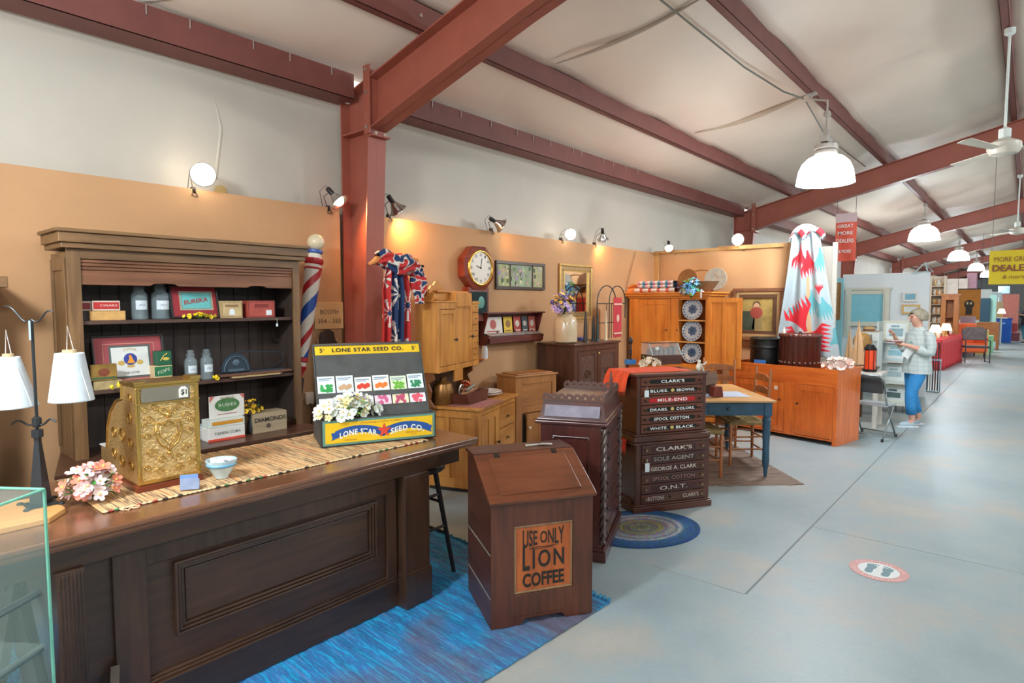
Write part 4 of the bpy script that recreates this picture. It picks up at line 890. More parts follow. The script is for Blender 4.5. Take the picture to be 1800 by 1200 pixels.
def eureka(t, w, h):
    MB().frame(w*.19, w*.88, h*.25, h*.82, -.002, 0, .004).build('mat_bevel', M('c9a27a', .5), t)
    MB().box(w*.21, w*.86, -.0015, -.0003, h*.27, h*.80).build('label_print', M('5fb0ae', .5), t)
    lettering('EUREKA', w*.5, h*.13, M('9a2420', .5), t, (w*.53, -.002, h*.53), bold=.03, warp=lambda x, y, u, v: (x, y+x*.16), ext=.0005)
    mb = MB(); mb.frame(w*.23, w*.84, h*.30, h*.77, -.0022, -.0012, .003); mb.build('label_border', M('a06a3a', .5), t)
framed('framed_label', 'black-framed red and turquoise label print on the top shelf', 300, 385, 502, S1, YS+.02, 12, .012, (M('1b1716', .3), M('8e2029', .6)), eureka)
tinm = M('c2a878', .45, var=.2, sc=16); t, w = slabbox('tin_box', 'small tan printed tin on the top shelf with a white tag', 389, 427, S1, .115, YS, .12, tinm); MB().box(w*.38, w*.62, -.004, 0, .02, .05).prism([(w*.38, .05), (w*.62, .05), (w*.55, .062), (w*.45, .062)], -.004, 0).build('tag', M('dfe4e6', .6), t); MB().frame(.004, w-.004, .008, .108, -.002, 0, .003).box(w*.2, w*.8, -.002, 0, .075, .09).build('printed_band', M('8b6b45', .5), t)
t, w = slabbox('tin_box', 'red printed tin with rounded ends at the right of the top shelf', 436, 484, S1, .118, YS, .12, M('a8483a', .45, var=.2, sc=14)); MB().box(w*.66, w*.86, -.004, 0, .015, .052).build('tag', M('dfe4e6', .6), t); MB().box(w*.25, w*.75, -.002, 0, .07, .095).frame(.004, w-.004, .006, .112, -.002, 0, .003).build('printed_band', M('7d2a26', .5), t)
pricetag((AY(487, 560, 4.07).x, 4.072, S1-.01), 0, 'white tag on a string hanging below the top shelf of the bookcase', .02, .014)
yb = [blossom(M('e8cf1d', .6), M('b58a10', .6), .016, 5), blossom(M('f0dc38', .6), M('c79a14', .6), .014, 5)]
dl = leafmesh(M('3a4a22', .6), .03, .01)
Q = AY(352, 553, YS-.03); flowers('forsythia_sprig', 'yellow silk flower sprig lying along the top shelf below the red framed label', (Q.x, YS-.03, S1+.004), 24, (.115, .02, .03), yb, dl, 6, 31, size=(.7, 1.1))
# middle shelf
def bigframe(t, w, h):
    MB().frame(w*.14, w*.86, h*.12, h*.84, -.002, 0, .004).build('mat_bevel', M('c98f7a', .5), t)
    MB().box(w*.22, w*.80, -.0012, -.0004, h*.15, h*.80).build('inner_mat', M('4f5a54', .5), t)
    MB().box(w*.25, w*.77, -.002, -.0012, h*.19, h*.76).build('label_print', M('dcdcd6', .5), t)
    MB().ball((w*.51, -.002, h*.52), w*.095, 20, 8, sy=.02).build('round_emblem', M('2e3f8f', .5), t)
    MB().prism([(w*.455, h*.44), (w*.57, h*.44), (w*.545, h*.50), (w*.52, h*.60), (w*.49, h*.60), (w*.49, h*.52)], -.006, -.0045).build('emblem_figure', M('e8942b', .5), t)
    MB().ball((w*.38, -.0022, h*.45), w*.05, 10, 6, sy=.02, sz=.8).ball((w*.64, -.0022, h*.45), w*.05, 10, 6, sy=.02, sz=.8).ball((w*.51, -.002, h*.38), w*.06, 10, 6, sy=.02, sz=.4).build('laurel', M('c9a557', .5), t)
    lettering('TOPPER', w*.2, h*.05, M('b59a4a', .5), t, (w*.51, -.003, h*.69), warp=arcw(h*.03), ext=.0004)
    lettering('THE ACME', w*.22, h*.045, M('3a3632', .5), t, (w*.51, -.003, h*.25), ext=.0004)
framed('framed_label', 'large red-matted framed cigar label leaning at the left of the middle shelf', 163, 290, 590, S2, YS+.06, 10, .012, (M('241c1a', .3), M('a3464a', .6)), bigframe)
t, w = slabbox('cigar_tin', 'brown and gold tin standing upright at the left of the middle shelf', 160, 207, S2+.055, .095, YS-.02, .03, M('8a6a2c', .45, var=.4, sc=18)); MB().ball((w*.5, -.001, .048), w*.22, 14, 6, sy=.04, sz=.8).build('printed_oval', M('7a3a24', .5), t); MB().box(.004, w-.004, -.0015, 0, .008, .02).build('printed_band', M('3f5a3a', .5), t)
t, w = slabbox('cigar_tin', 'flat pale tin lying at the left of the middle shelf, under the brown tin', 165, 215, S2, .052, YS-.02, .10, M('a89468', .45, var=.3, sc=25))
t, w = slabbox('tobacco_tin', 'lower green and cream tin on the middle shelf beside the red frame', 272, 304, S2, .115, YS-.0, .08, M('d3b98a', .5)); MB().prism([(.003, .05), (w-.003, .05), (w-.003, .11), (.003, .11)], -.002, 0).build('green_label', M('1f6a45', .5), t); lettering('TOPS', w*.7, .02, M('e3dcc0', .5), t, (w*.5, -.0025, .08), warp=lambda x, y, u, v: (x, y+x*.35), ext=.0004)
t, w = slabbox('tobacco_tin', 'upper green tin stacked on the cream one on the middle shelf', 274, 299, S2+.117, .088, YS-.0, .08, M('1c5a3c', .5)); MB().ball((w*.6, -.001, .04), w*.25, 12, 6, sy=.04, sz=.5).tube([(w*.2, -.002, .03), (w*.45, -.002, .06), (w*.7, -.002, .075)], .003, 5).build('printed_mark', M('c9b04a', .5), t)
Q = AY(245, 662, YS-.06); flowers('forsythia_sprig', 'yellow silk flower sprig lying at the front of the middle shelf above the register', (Q.x, YS-.06, S2+.004), 30, (.18, .018, .035), yb, dl, 8, 33, size=(.8, 1.3))
for px, nm in ((336, 'left small glass jar with handwritten label on the middle shelf'), (364, 'right small glass jar with handwritten label on the middle shelf')):
    Q = AY(px, 662, YS+.02); cyl_jar('apothecary_jar', nm, Q.x, YS+.02, S2, .038, .205, group='small apothecary jars')
Q = AY(380, 660, YS-.05); flowers('forsythia_sprig', 'single yellow silk blossom on the middle shelf beside the small jars', (Q.x, YS-.05, S2+.004), 4, (.02, .01, .015), yb, None, 0, 35)
a = AY(382, 655, YS).x; b_ = AY(508, 655, YS).x
t = thing('wooden_tray', 'long dark wooden board on the middle shelf carrying the iron trap', 'tray', (a, YS-.05, S2)); MB().box(0, b_-a, 0, .14, .012, .028).box(.06, b_-a-.08, -.01, .0, 0, .012).build('board', wood('553527', '7d5740', 'x'), t, bev=.003); MB().box(.07, b_-a-.10, -.012, .03, 0, .011).build('cream_strip', M('b59b6c', .7), t)
t = thing('iron_cork_press', 'dark blue arched iron press with a long lever on the middle shelf', 'iron press', (AY(390, 650, YS).x, YS, S2+.028))
bm_ = M('35434f', .45, .4); ww = AY(440, 650, YS).x-AY(390, 650, YS).x
pts = [(ww/2+ww/2*math.cos(PI*i/12), .02+.115*math.sin(PI*i/12)) for i in range(13)]
MB().prism([(ww, 0)]+pts+[(0, 0)], 0, .02).build('arch_body', bm_, t, bev=.002)
MB().tube([(x*.84+ww*.08, -.003, z*.84) for x, z in pts], .004, 6).box(ww*.22, ww*.78, -.004, 0, .01, .03).ball((ww*.5, -.002, .07), .024, 12, 6, sy=.2).build('raised_ornament', M('586a78', .4, .4), t)
MB().tube([(ww*.5, .03, .13), (ww*.9, .03, .142), (ww*1.8, .03, .128), (ww*2.3, .03, .120)], [.006, .005, .006, .004], 6).tube([(ww*2.3, .03, .12), (ww*2.35, .03, .06), (ww*1.9, .03, .02)], .003, 5).build('lever', bm_, t)
MB().box(0, ww*2.35, -.0, .05, -.001, .008).build('base_bar', bm_, t)
# lower ledge
YL = AG(400, 772, S3).y
t, w = slabbox('cigar_box', 'white box with red base edge standing on the desk ledge, lowest of three', 366, 431, S3, .085, YL, .10, M('dcd8cf', .6)); MB().box(0, w, -.002, 0, 0, .014).build('red_edge', M('cc4a35', .5), t); lettering('TAMPA CUBA', w*.72, .018, M('46544a', .5), t, (w*.52, -.003, .048), ext=.0004)
t, w = slabbox('cigar_box', 'white and orange box on the desk ledge, middle of three', 367, 431, S3+.087, .05, YL+.005, .10, M('cfd6cc', .6)); MB().box(w*.1, w*.95, -.002, 0, .014, .036).build('orange_label', M('cf8f2c', .5), t)
t, w = slabbox('picture_box', 'open white box lid with a green oval picture, above the boxes on the desk ledge', 370, 431, S3+.139, .145, YL+.03, .012, M('dcd8d0', .6)); MB().ball((w*.5, -.001, .085), w*.36, 20, 8, sy=.01, sz=.55).build('oval_picture', M('4f7a4a', .5, var=.3, sc=40), t); MB().prism([(0, .145), (0, .11), (w*.14, .145)], -.002, 0).prism([(w, .145), (w*.86, .145), (w, .11)], -.002, 0).build('red_corner', M('c96a5a', .5), t); lettering('TROPICAL', w*.45, .013, M('8a6a4a', .5), t, (w*.5, -.004, .132), ext=.0004); lettering('RUBIES', w*.5, .02, M('d5dccb', .5), t, (w*.5, -.004, .085), ext=.0004); MB().box(w*.22, w*.78, -.002, 0, .024, .028).build('printed_line', M('b06a5a', .5), t)
Q = AG(357, 773, S3); t = thing('glass_tumbler', 'small clear glass at the left of the white boxes on the desk ledge', 'glass', (Q.x, Q.y+.02, S3)); MB().lathe([(.024, 0), (.026, .01), (.028, .10), (.026, .10), (.022, .01)], 16).build('glass_body', M('d5e2e8', .05, alpha=.3, name='clear_glass2'), t, smooth=2)
Q = AG(447, 762, S3); t = thing('dark_vase', 'small dark vase with yellow and black silk flowers on the desk ledge', 'vase', (Q.x, Q.y+.03, S3)); MB().lathe([(.03, 0), (.035, .03), (.03, .07), (.02, .10), (.026, .13)], 14).build('vase_body', M('1c1a1c', .4), t, smooth=1)
flowers('wild_flowers', 'bunch of small yellow silk flowers with dark centres in the dark vase', (Q.x, Q.y+.03, S3+.13), 34, (.09, .05, .10), [blossom(M('ddb41c', .6), M('2b1c14', .6), .015, 6), blossom(M('c8920f', .6), M('33201a', .6), .013, 5), blossom(M('2a1d18', .7), M('c59a1a', .6), .012, 5)], dl, 6, 41)
t, w = slabbox('wooden_crate', 'small weathered wooden box with black printed letters at the right of the desk ledge', 446, 505, S3, .135, YL+.02, .13, wood('8d7a5e', 'b39f80', 'x', 6, .7)); lettering('DIAMONDS', w*.92, .03, M('2e2822', .7), t, (w*.5, -.002, .09), bold=.02, ext=.0005); MB().ball((w*.44, -.001, .045), .016, 10, 6, sy=.08).build('stencil_mark', M('4d4236', .7), t)
# ================================================================ BARBER POLE, SIGN, SOCKETS
pw, pr_, pb = M('ddd3c4', .4), M('b3242a', .35), M('1f4c9c', .35)
tp = AY(553, 447, 4.3); bt_ = AY(530, 650, 4.3); ax = (bt_-tp); Lp = ax.length
t = thing('barber_pole', 'red, white and blue spiral barber pole with a pale ball top, leaning beside the bookcase', 'barber pole', bt_)
q = (tp-bt_).to_track_quat('Z', 'Y'); t.rotation_euler = q.to_euler()
def spi(u, v): k = (u-v*1.55) % 1; return 1 if k < .17 else (2 if .42 < k < .70 else 0)
r0, r1 = .036, .066
MB().grid(lambda u, v: ((r0+(r1-r0)*v**.8)*math.cos(2*PI*u), (r0+(r1-r0)*v**.8)*math.sin(2*PI*u), .10+(Lp-.22)*v), 96, 160, mi=spi).build('striped_shaft', [pw, pr_, pb], t, smooth=2)
def ringp(prof, m, n='ring'): MB().lathe(prof, 24).build(n, m, t, smooth=1)
z = Lp-.12
ringp([(.066, z), (.072, z+.008), (.066, z+.016)], pr_); ringp([(.060, z+.016), (.064, z+.03), (.060, z+.04)], pw); ringp([(.064, z+.04), (.074, z+.055), (.072, z+.085), (.06, z+.09)], pr_); ringp([(.06, z+.09), (.05, z+.115), (.045, z+.125)], pw, 'neck'); ringp([(.045, z+.125), (.062, z+.135), (.062, z+.15), (.045, z+.158)], pb)
MB().ball((0, 0, z+.215), .066, 24, 14).build('ball_finial', M('d5c4a2', .35, var=.1, sc=10), t, smooth=2)
ringp([(.03, .1), (.042, .09), (.042, .07), (.03, .06)], pr_); ringp([(.03, .06), (.03, .03)], pw, 'neck'); ringp([(.03, .03), (.038, .02), (.03, 0), (.015, -.03), (.006, -.09), (.001, -.1)], pr_)
MB().box(-.01, .01, .06, .25, .2, .22).build('wall_bracket', M('3a3230', .5, .5), t)
MB().box(-.02, .02, -.02, .02, -bt_.z+0.02, -.06).build('stand_post', M('3a2a22', .5), t)
a = AY(552, 531, 4.52); b_ = AY(603, 577, 4.52)
t = thing('booth_sign', 'pale wooden booth number sign on the mustard wall left of the red column', 'sign', (a.x, 4.525, b_.z)); w, h = b_.x-a.x, a.z-b_.z
MB().box(0, w, -.012, 0, 0, h).build('sign_board', wood('c9a06c', 'dcb682', 'x', 4, .6), t, bev=.002)
lettering('BOOTH', w*.62, h*.17, M('5a4128', .7), t, (w*.5, -.0135, h*.64), ext=.0005); lettering('354 - 355', w*.80, h*.16, M('5a4128', .7), t, (w*.5, -.0135, h*.30), ext=.0005)
a = AY(575, 578, 4.48); t = thing('sleeve_board', 'dark pointed wooden board leaning on the wall behind the seed display', 'board', (a.x, 4.47, 0)); MB().prism([(-.11, .0), (.11, 0), (.11, a.z-.14), (.07, a.z-.09), (.06, a.z-.03), (.015, a.z), (-.015, a.z), (-.06, a.z-.03), (-.07, a.z-.09), (-.11, a.z-.14)], 0, .018).build('board_face', wood('2b2420', '43362d', 'z'), t, bev=.002); MB().bar((-.118, .01, 0), (-.09, .01, a.z-.08), .005).bar((.118, .01, 0), (.09, .01, a.z-.08), .005).build('edge_strip', M('c9a476', .6), t)
for px, py, nm in ((545, 700, 'white plug and cord low on the wall beside the bookcase'), (587, 655, 'white power outlet box on the wall left of the seed display')):
    a = AY(px, py, 4.5); t = thing('wall_socket', nm, 'socket', (a.x, 4.53, a.z)); MB().box(-.035, .035, -.03, 0, -.05, .05).build('cover', M('e3d5c2', .5), t, bev=.004); MB().tube([(0, -.03, -.04), (.01, -.04, -.12), (-.01, -.02, -.35)], .006, 6).build('cord', M('5a4636', .6), t)
# ================================================================ QUILT ON THE COLUMN
from mathutils import noise
def nz(a, b): q = noise.noise(Vector((a, b, 1.3))); return 1 if q > .12 else (2 if q < -.12 else 0)
def tie(u, v):
    # bursts of white rays on red and blue bands
    c = 1 if (u % 1) < .30 or u > .72 else 2
    for (a, b, r) in ((.46, .22, .10), (.44, .52, .12), (.50, .80, .13), (.2, .35, .09), (.15, .7, .10), (.85, .3, .10), (.8, .62, .1), (.9, .9, .1), (.1, .12, .08), (.25, .95, .1)):
        dx, dy = (u-a)*.75, (v-b)*1.1; d = math.hypot(dx, dy)
        if d < r*1.15:
            if d < r*.22: return 2 if c == 1 else 0
            if math.sin(math.atan2(dy, dx)*9) > (-.1+d/r*.5): return 0
    return c
t = thing('hanging_quilt', 'red, white and blue quilt gathered on a bracket and hanging down the red column', 'quilt', (3.15, 4.09, 0))
ztop = AY(690, 452, 4.0).z; X0 = AY(664, 500, 4.0).x-3.15; X1 = AY(722, 500, 4.0).x-3.15
def qf(u, v):
    sp = .45+.55*min(1, v*5)**.7; xc = (X0+X1)/2
    w = (X1-X0)*sp; x = xc+(u-.5)*w+.01*math.sin(v*5)
    y = -.10-.035*math.cos(u*2*PI*4.5)*(.5+.5*min(1, v*2))-.02*math.sin(v*4+u*3)
    z = ztop-.02-v*1.25+.03*math.sin(u*PI)*(v < .05)
    return (x, y, z)
qm = [M('ddd2c6', .85), M('bf2b2b', .85), M('20375f', .85)]
MB().grid(qf, 110, 190, mi=tie).build('hanging_fall', qm, t, solid=.004, smooth=2)
def bunch(u, v):
    a = u*2*PI; k = v; rr = .05+.045*math.sin(PI*k)+.012*math.sin(a*7+k*9)
    return (X0-.03+(X1-X0+.10)*k+.01*math.sin(a*3), -.12+rr*math.cos(a), ztop-.03-.08*k*k+rr*.9*math.sin(a)+.02*math.sin(k*11))
MB().grid(bunch, 80, 60, mi=lambda u, v: nz(u*7, v*9)).build('gathered_top', qm, t, smooth=2)
def lobe(u, v):
    a = u*2*PI; rr = (.035+.03*math.sin(PI*min(1, v*1.3)))*(1+.2*math.sin(a*5)); return (X1+.05+rr*math.cos(a)+.02*v, -.12+rr*math.sin(a), ztop-.10-.28*v)
MB().grid(lobe, 50, 40, mi=lambda u, v: nz(u*6+5, v*9)).build('side_fold', qm, t, smooth=2)
MB().tube([(X0-.09, -.10, ztop-.07), (X0-.02, -.11, ztop-.03), (X1+.05, -.12, ztop-.02)], [.012, .03, .02], 8).build('twisted_end', M('d98a4c', .8), t, smooth=2)
MB().bar((X0, 0, ztop-.05), (X1+.12, -.12, ztop-.06), .01).build('bracket', M('3a3230', .5, .5), t)
# ================================================================ CLAMP LAMPS
chrome = M('c9c4bd', .18, .95, name='spun_aluminium'); wire = M('4a3f38', .5)
glow = M('fff2dc', .4, emit=9, name='lit_bulb')
def clamp_lamp(px, py, Y, d, lab, r=.075, e=16, on=True, bulbfront=False, X=None, col=(1, .52, .19), spot=True):
    P = AX(px, py, X) if X else AY(px, py, Y)
    d = Vector(d).normalized(); t = thing('clamp_lamp', lab, 'lamp', P, 0, 'clamp lamps along the top of the booth wall'); q = d.to_track_quat('Z', 'Y')
    sub = Matrix.Rotation(0, 4, 'X') @ q.to_matrix().to_4x4()
    L = .095
    MB().lathe([(.022, -L), (.03, -L*.8), (r*.62, -L*.35), (r*.9, -L*.08), (r, 0)], 22, mat=sub, cap=(1, 0)).build('reflector', chrome, t, smooth=2, solid=.002)
    MB().lathe([(.018, -L-.07), (.022, -L-.06), (.022, -L-.01), (.02, -L)], 12, mat=sub).build('socket', M('221f1e', .4), t)
    MB().ball((0, 0, 0), r*.55 if not bulbfront else r*.86, 14, 8).build('bulb', glow if on else M('d8d3cc', .2), t, smooth=2).location = d*(-.022 if not bulbfront else -.03)
    wz = 2.50-P.z
    e0 = d*(-L-.03)
    if X: cl = Vector((8.79-P.x, 0, wz-.01)); 
    else: cl = Vector((-.01, 4.55-P.y, wz))
    MB().tube([e0, (e0+cl)*.5+Vector((-.05, 0, .02)), cl], .0035, 6).build('gooseneck', wire, t)
    MB().tube([cl+Vector((-.02, -.03, -.05)), cl+Vector((0, -.02, .0)), cl+Vector((.02, -.03, -.05)), cl+Vector((0, -.035, -.055))], .004, 6, closed=True).box(cl.x-.012, cl.x+.012, cl.y-.02, cl.y+.02, cl.z-.03, cl.z+.015).build('clamp', wire, t)
    MB().tube([e0, e0+Vector((-.03, .02, .05)), e0+Vector((-.07, .05, .0)), cl+Vector((-.03, .02, -.02))], .0025, 5).build('cord', M('2c2826', .6), t)
    if on:
        l = bpy.data.lights.new('bulb_light', 'SPOT' if spot else 'POINT'); l.energy = e; l.color = col; l.shadow_soft_size = .03
        if spot: l.spot_size = R(150); l.spot_blend = .9
        o = bpy.data.objects.new('bulb_light', l); COL.objects.link(o); o.location = P+d*.03
        o.rotation_euler = (-d).to_track_quat('Z', 'Y').to_euler()
    return t

LQ = AY(713, 466, 3.9); t = thing('reflector_lamp', 'unlit silvery reflector lamp poking out beside the hanging quilt', 'lamp', LQ); dq = Vector((.1, -.85, -.25)).normalized(); sq = dq.to_track_quat('Z', 'Y').to_matrix().to_4x4()
MB().lathe([(.018, -.09), (.024, -.07), (.04, -.04), (.05, -.01), (.052, 0)], 22, mat=sq, cap=(1, 0)).build('reflector', chrome, t, smooth=2, solid=.002); MB().ball((0, 0, 0), .026, 12, 8).build('bulb', M('d8d3cc', .2), t, smooth=2).location = dq*(-.035)
MB().tube([dq*(-.09), Vector((3.35, 4.1, LQ.z-.05))-LQ], .006, 6).build('stem', wire, t)
a = AY(9, 486, 4.2); t = thing('dark_cabinet', 'dark cabinet just entering the photograph at its left edge, against the mustard wall', 'cabinet', (a.x-.9, 4.15, 0))
MB().box(0, .80, .02, .35, 0, a.z-.06).build('carcass', dkin, t, bev=.004); MB().box(-.03, .9, -.02, .36, a.z-.06, a.z).build('cornice', oak('x'), t, bev=.006)
# ================================================================ PINE STEP-BACK CUPBOARD
pine = lambda ax: wood('ad6824', 'e0a04c', ax, 4, .4, coat=.3)
blkk = M('2a221d', .4)
def panel_door(name, x0, x1, z0, z1, y, parent, w_, fr=.045, knobx=None, kz=None, km=None, th=.02, split=0):
    d = MB().frame(x0, x1, z0, z1, y-th, y, fr).build(name, w_('z'), parent, bev=.002)
    pm = MB().box(x0+fr, x1-fr, y-th*.45, y-th*.1, z0+fr, z1-fr)
    for k in range(split): xx = x0+(x1-x0)*(k+1)/(split+1); pm.box(xx-fr*.35, xx+fr*.35, y-th*.9, y-th*.4, z0+fr, z1-fr)
    pm.build('panel', w_('z'), d, bev=.002)
    if knobx is not None:
        MB().lathe([(.007, 0), (.006, .012), (.015, .02), (.013, .03), (.0001, .034)], 12, mat=Matrix.Translation((knobx, y-th, kz)) @ Matrix.Rotation(PI/2, 4, 'X')).build('knob', km or blkk, d, smooth=1)
    return d
t = thing('pine_cupboard', 'golden pine step-back cupboard with a hanging upper cabinet and small spice drawers', 'cupboard', (3.831, 3.66, 0), 20)
w, d, h = .93, .56, .768
MB().box(.02, w-.02, .02, d, .03, h-.025).build('base_carcass', pine('z'), t, bev=.002)
MB().box(0, .02, .01, .08, 0, h-.025).box(0, .02, d-.07, d, 0, h-.025).box(0, .02, .08, d-.07, h-.10, h-.025).box(0, .02, .08, d-.07, .03, .12).box(0, .02, .29, .33, .12, h-.10).build('side_frame', pine('z'), t, bev=.002)
MB().box(-.03, w+.03, -.03, d, h-.025, h).build('worktop', pine('x'), t, bev=.004)
MB().box(.0, w, -.005, d, 0, .03).build('dark_plinth', M('1f1712', .6), t)
MB().box(0, .05, 0, .02, .03, h-.025).box(.05, w, 0, .02, h-.075, h-.025).box(.46, .50, 0, .02, .03, h-.075).box(w-.03, w, 0, .02, .03, h-.075).build('front_frame', pine('z'), t, bev=.002)
panel_door('door', .055, .455, .06, h-.08, .018, t, pine, .06, .43, .38, M('35302c', .4, .5), split=1)
for k in range(3):
    z0 = .06+k*.212; dd = MB().box(.505, w-.035, 0, .02, z0, z0+.203).build('drawer', pine('x'), t, bev=.003)
    MB().lathe([(.008, 0), (.007, .01), (.014, .016), (.012, .026), (.0001, .03)], 10, mat=Matrix.Translation((.69, 0, z0+.10)) @ Matrix.Rotation(PI/2, 4, 'X')).build('knob', M('6d4a2a', .4), dd)
# upper: curved side supports, dark back, hanging cabinet
yu = .33; zu0 = 1.075; xa = hx(771, 600, t, yu); xb = hx(842, 600, t, yu)
for x in (xa+.01, xb-.05):
    MB().prism([(yu+.06, zu0), (yu+.05, zu0-.06), (yu+.11, zu0-.10), (yu+.08, zu0-.17), (yu+.10, zu0-.24), (yu+.05, h), (d-.01, h), (d-.01, zu0)], x, x+.022, plane='yz').build('curved_support', wood('6a3d1d', '8a5428', 'z'), t, bev=.002)
MB().box(xa+.02, xb-.05, d-.025, d-.01, h, zu0).build('back_board', wood('3a261a', '5a3c28', 'z'), t)
MB().box(xa+.32, xa+.50, yu, yu+.02, zu0-.11, zu0).build('hanging_drawer', pine('x'), t, bev=.003)
zl, zm, zr = 1.70, 1.79, 1.685
x1, x2 = xa+.36, xb-.17
MB().box(xa, x1, yu+.02, d, zu0, zl).box(x1, x2, yu+.02, d, zu0, zm).box(x2, xb, yu+.02, d, zu0, zr).build('upper_carcass', pine('z'), t, bev=.002)
MB().box(xa-.015, x1+.01, yu-.01, d+.0, zl, zl+.016).build('left_top', pine('x'), t, bev=.003)
MB().box(x1-.25, x2+.012, yu+.08, d, zm-.07, zm).box(x1-.27, x2+.03, yu+.05, d+.01, zm, zm+.018).build('raised_top', pine('x'), t, bev=.003)
MB().box(x2-.005, xb+.015, yu-.01, d, zr, zr+.014).build('right_top', pine('x'), t, bev=.003)
MB().box(xa, xb, yu, yu+.02, zu0, zu0+.05).box(xa, xa+.03, yu, yu+.02, zu0+.05, zl).box(x1-.02, x1+.02, yu, yu+.02, zu0+.05, zl).box(x2-.02, x2+.01, yu, yu+.02, zu0+.05, zr).box(xa+.03, x1, yu, yu+.02, zl-.06, zl).box(x1, x2, yu, yu+.02, zl-.04, zm).build('upper_frame', pine('z'), t, bev=.002)
panel_door('door', xa+.035, x1-.022, zu0+.055, zl-.065, yu+.018, t, pine, .04, x1-.045, 1.36)
panel_door('door', x1+.022, x2-.022, zu0+.055, zl-.045, yu+.018, t, pine, .01, x2-.035, 1.37)
for k in range(5):
    z0 = zu0+.055+k*.118
    for j in range(2 if k < 2 else 1):
        n_ = 2 if k < 2 else 1; wd = (xb-.012-x2-.012)/n_; xx = x2+.012+j*wd
        dd = MB().box(xx, xx+wd-.005, yu-.002, yu+.018, z0, z0+.111).build('spice_drawer', pine('x'), t, bev=.002)
        MB().ball((xx+wd/2, yu-.006, z0+.055), .007, 8, 5).build('knob', M('6a3d18', .4), dd)
MB().prism([(xa+.02, zm), (xa+.03, zm+.03), (xa+.07, zm+.06), (xa+.11, zm+.065), (xa+.15, zm+.10), (xa+.19, zm+.105), (xa+.23, zm+.07), (xa+.27, zm+.06), (xa+.31, zm+.03), (xa+.32, zm), (xa+.32, zl), (xa+.02, zl)], yu+.10, yu+.12).build('scrolled_crest', pine('x'), t, bev=.002)
MB().prism([(yu+.05, zl+.016), (yu+.02, zl+.04), (yu+.04, zl+.085), (yu+.07, zl+.09), (yu+.14, zl+.045), (d-.05, zl+.06), (d-.02, zl+.10), (d-.01, zl+.016)], xa, xa+.015, plane='yz').build('side_scroll', pine('y'), t, bev=.002)
cup = t
# things on its worktop
q = WL(cup, .02, .08, h); a = math.degrees(cup.rotation_euler.z)
o = thing('place_mat', 'pink striped fringed mat under the wooden tray on the pine cupboard', 'mat', (q.x, q.y, q.z), a)
MB().grid(lambda u, v: (-.07*0+.0+.48*u, -.10+.34*v, .002+.0015*math.sin(v*60)), 10, 40).build('weave', stripes(['a5625a', 'b97f74', '8f4c4a', 'c79a88'], 'y', 30, 1, name='pink_weave'), o, solid=.003)
mb = MB()
for k in range(26): mb.tube([(.01+k*.018, -.10, .003), (.012+k*.018, -.135, .001 if k % 2 else -.012)], .002, 4)
mb.build('fringe', M('9a6a5c', .9), o)
q = WL(cup, .10, .14, h+.005); o = thing('wooden_tray', 'brown wooden dough tray of old kitchen tools on the pink mat', 'tray', q, a-4)
tw_ = wood('4a2418', '6d3a28', 'x')
MB().prism([(0, .02), (.36, 0), (.40, .10), (-.04, .10)], 0, .01).prism([(0, .02), (.36, 0), (.40, .10), (-.04, .10)], .17, .18).box(0, .36, 0, .18, 0, .01).add([(0, 0, .01), (0, .18, .01), (-.04, .18, .10), (-.04, 0, .10)], [(0, 1, 2, 3)]).add([(.36, 0, 0), (.36, .18, 0), (.40, .18, .10), (.40, 0, .10)], [(3, 2, 1, 0)]).build('tray_body', tw_, o)
for nm, lab, A_, B_, r, c in (('rolling_pin', 'pale wooden rolling pin lying across the dough tray', (.02, .09, .09), (.30, .10, .10), .022, 'a9744c'), ('wooden_spoon', 'dark wooden ladle sticking out of the dough tray', (.0, .05, .13), (.22, .12, .10), .012, '7a4d30'), ('scoop', 'grey metal scoop in the dough tray', (.06, .06, .12), (.20, .05, .16), .018, '7a7468')):
    P1, P2 = WL(o, *A_), WL(o, *B_)
    x = thing(nm, lab, nm.replace('_', ' '), P1, 0); MB().tube([(0, 0, 0), tuple((P2-P1)*.2), tuple((P2-P1)*.8), tuple(P2-P1)], [r*.4, r, r, r*.4], 10).build('body', M(c, .45), x, smooth=1); MB().bar(tuple((P2-P1)*1.0), tuple((P2-P1)*1.2), r*.3).build('handle', M(c, .45), x)
q = WL(cup, .22, .27, h+.10); tag(MB().tube([(0+.05*math.cos(k*PI/8), .0, .05*math.sin(k*PI/8)) for k in range(16)], .007, 6, closed=True).build('cookie_cutter', M('b5b5aa', .3, .7), loc=(q.x, q.y, q.z+.02), rot=(0, 0, 20)), 'round silvery wire ring standing among the tools on the pine cupboard', 'utensil')
tag(MB().lathe([(.09, 0), (.10, .02), (.10, .13), (.08, .19), (.03, .22), (.03, .25)], 16).build('copper_crock', M('8a5f2f', .35, .6), loc=WL(cup, .10, .40, h), smooth=1), 'dull brass crock in shade under the hanging pine cabinet', 'crock')
q = WL(cup, .50, .36, h); flowers('silk_poppies', 'orange silk poppies with one white bud on the pine cupboard worktop', q, 26, (.13, .06, .16), [blossom(M('e8683a', .6), M('4a2a1a', .6), .03, 6), blossom(M('f08a55', .6), M('7a3a1a', .6), .026, 5), blossom(M('e9a27a', .6), M('5a3a1a', .6), .024, 5)], grn, 14, 51, rz=20)
q = WL(cup, .70, .22, h); o = thing('plate_stack', 'stack of white oval plates on the right of the pine cupboard worktop', 'plates', q, a); MB().lathe([(.06, 0), (.10, .006), (.155, .03), (.16, .035), (.155, .038), (.10, .02), (.0001, .018)], 28).build('lower_plate', M('d9d0cc', .2, coat=.4), o, smooth=1); MB().lathe([(.06, .02), (.10, .026), (.15, .048), (.155, .052), (.15, .055), (.10, .038), (.0001, .035)], 28).build('upper_plate', M('e2d8d2', .2, coat=.4), o, smooth=1)
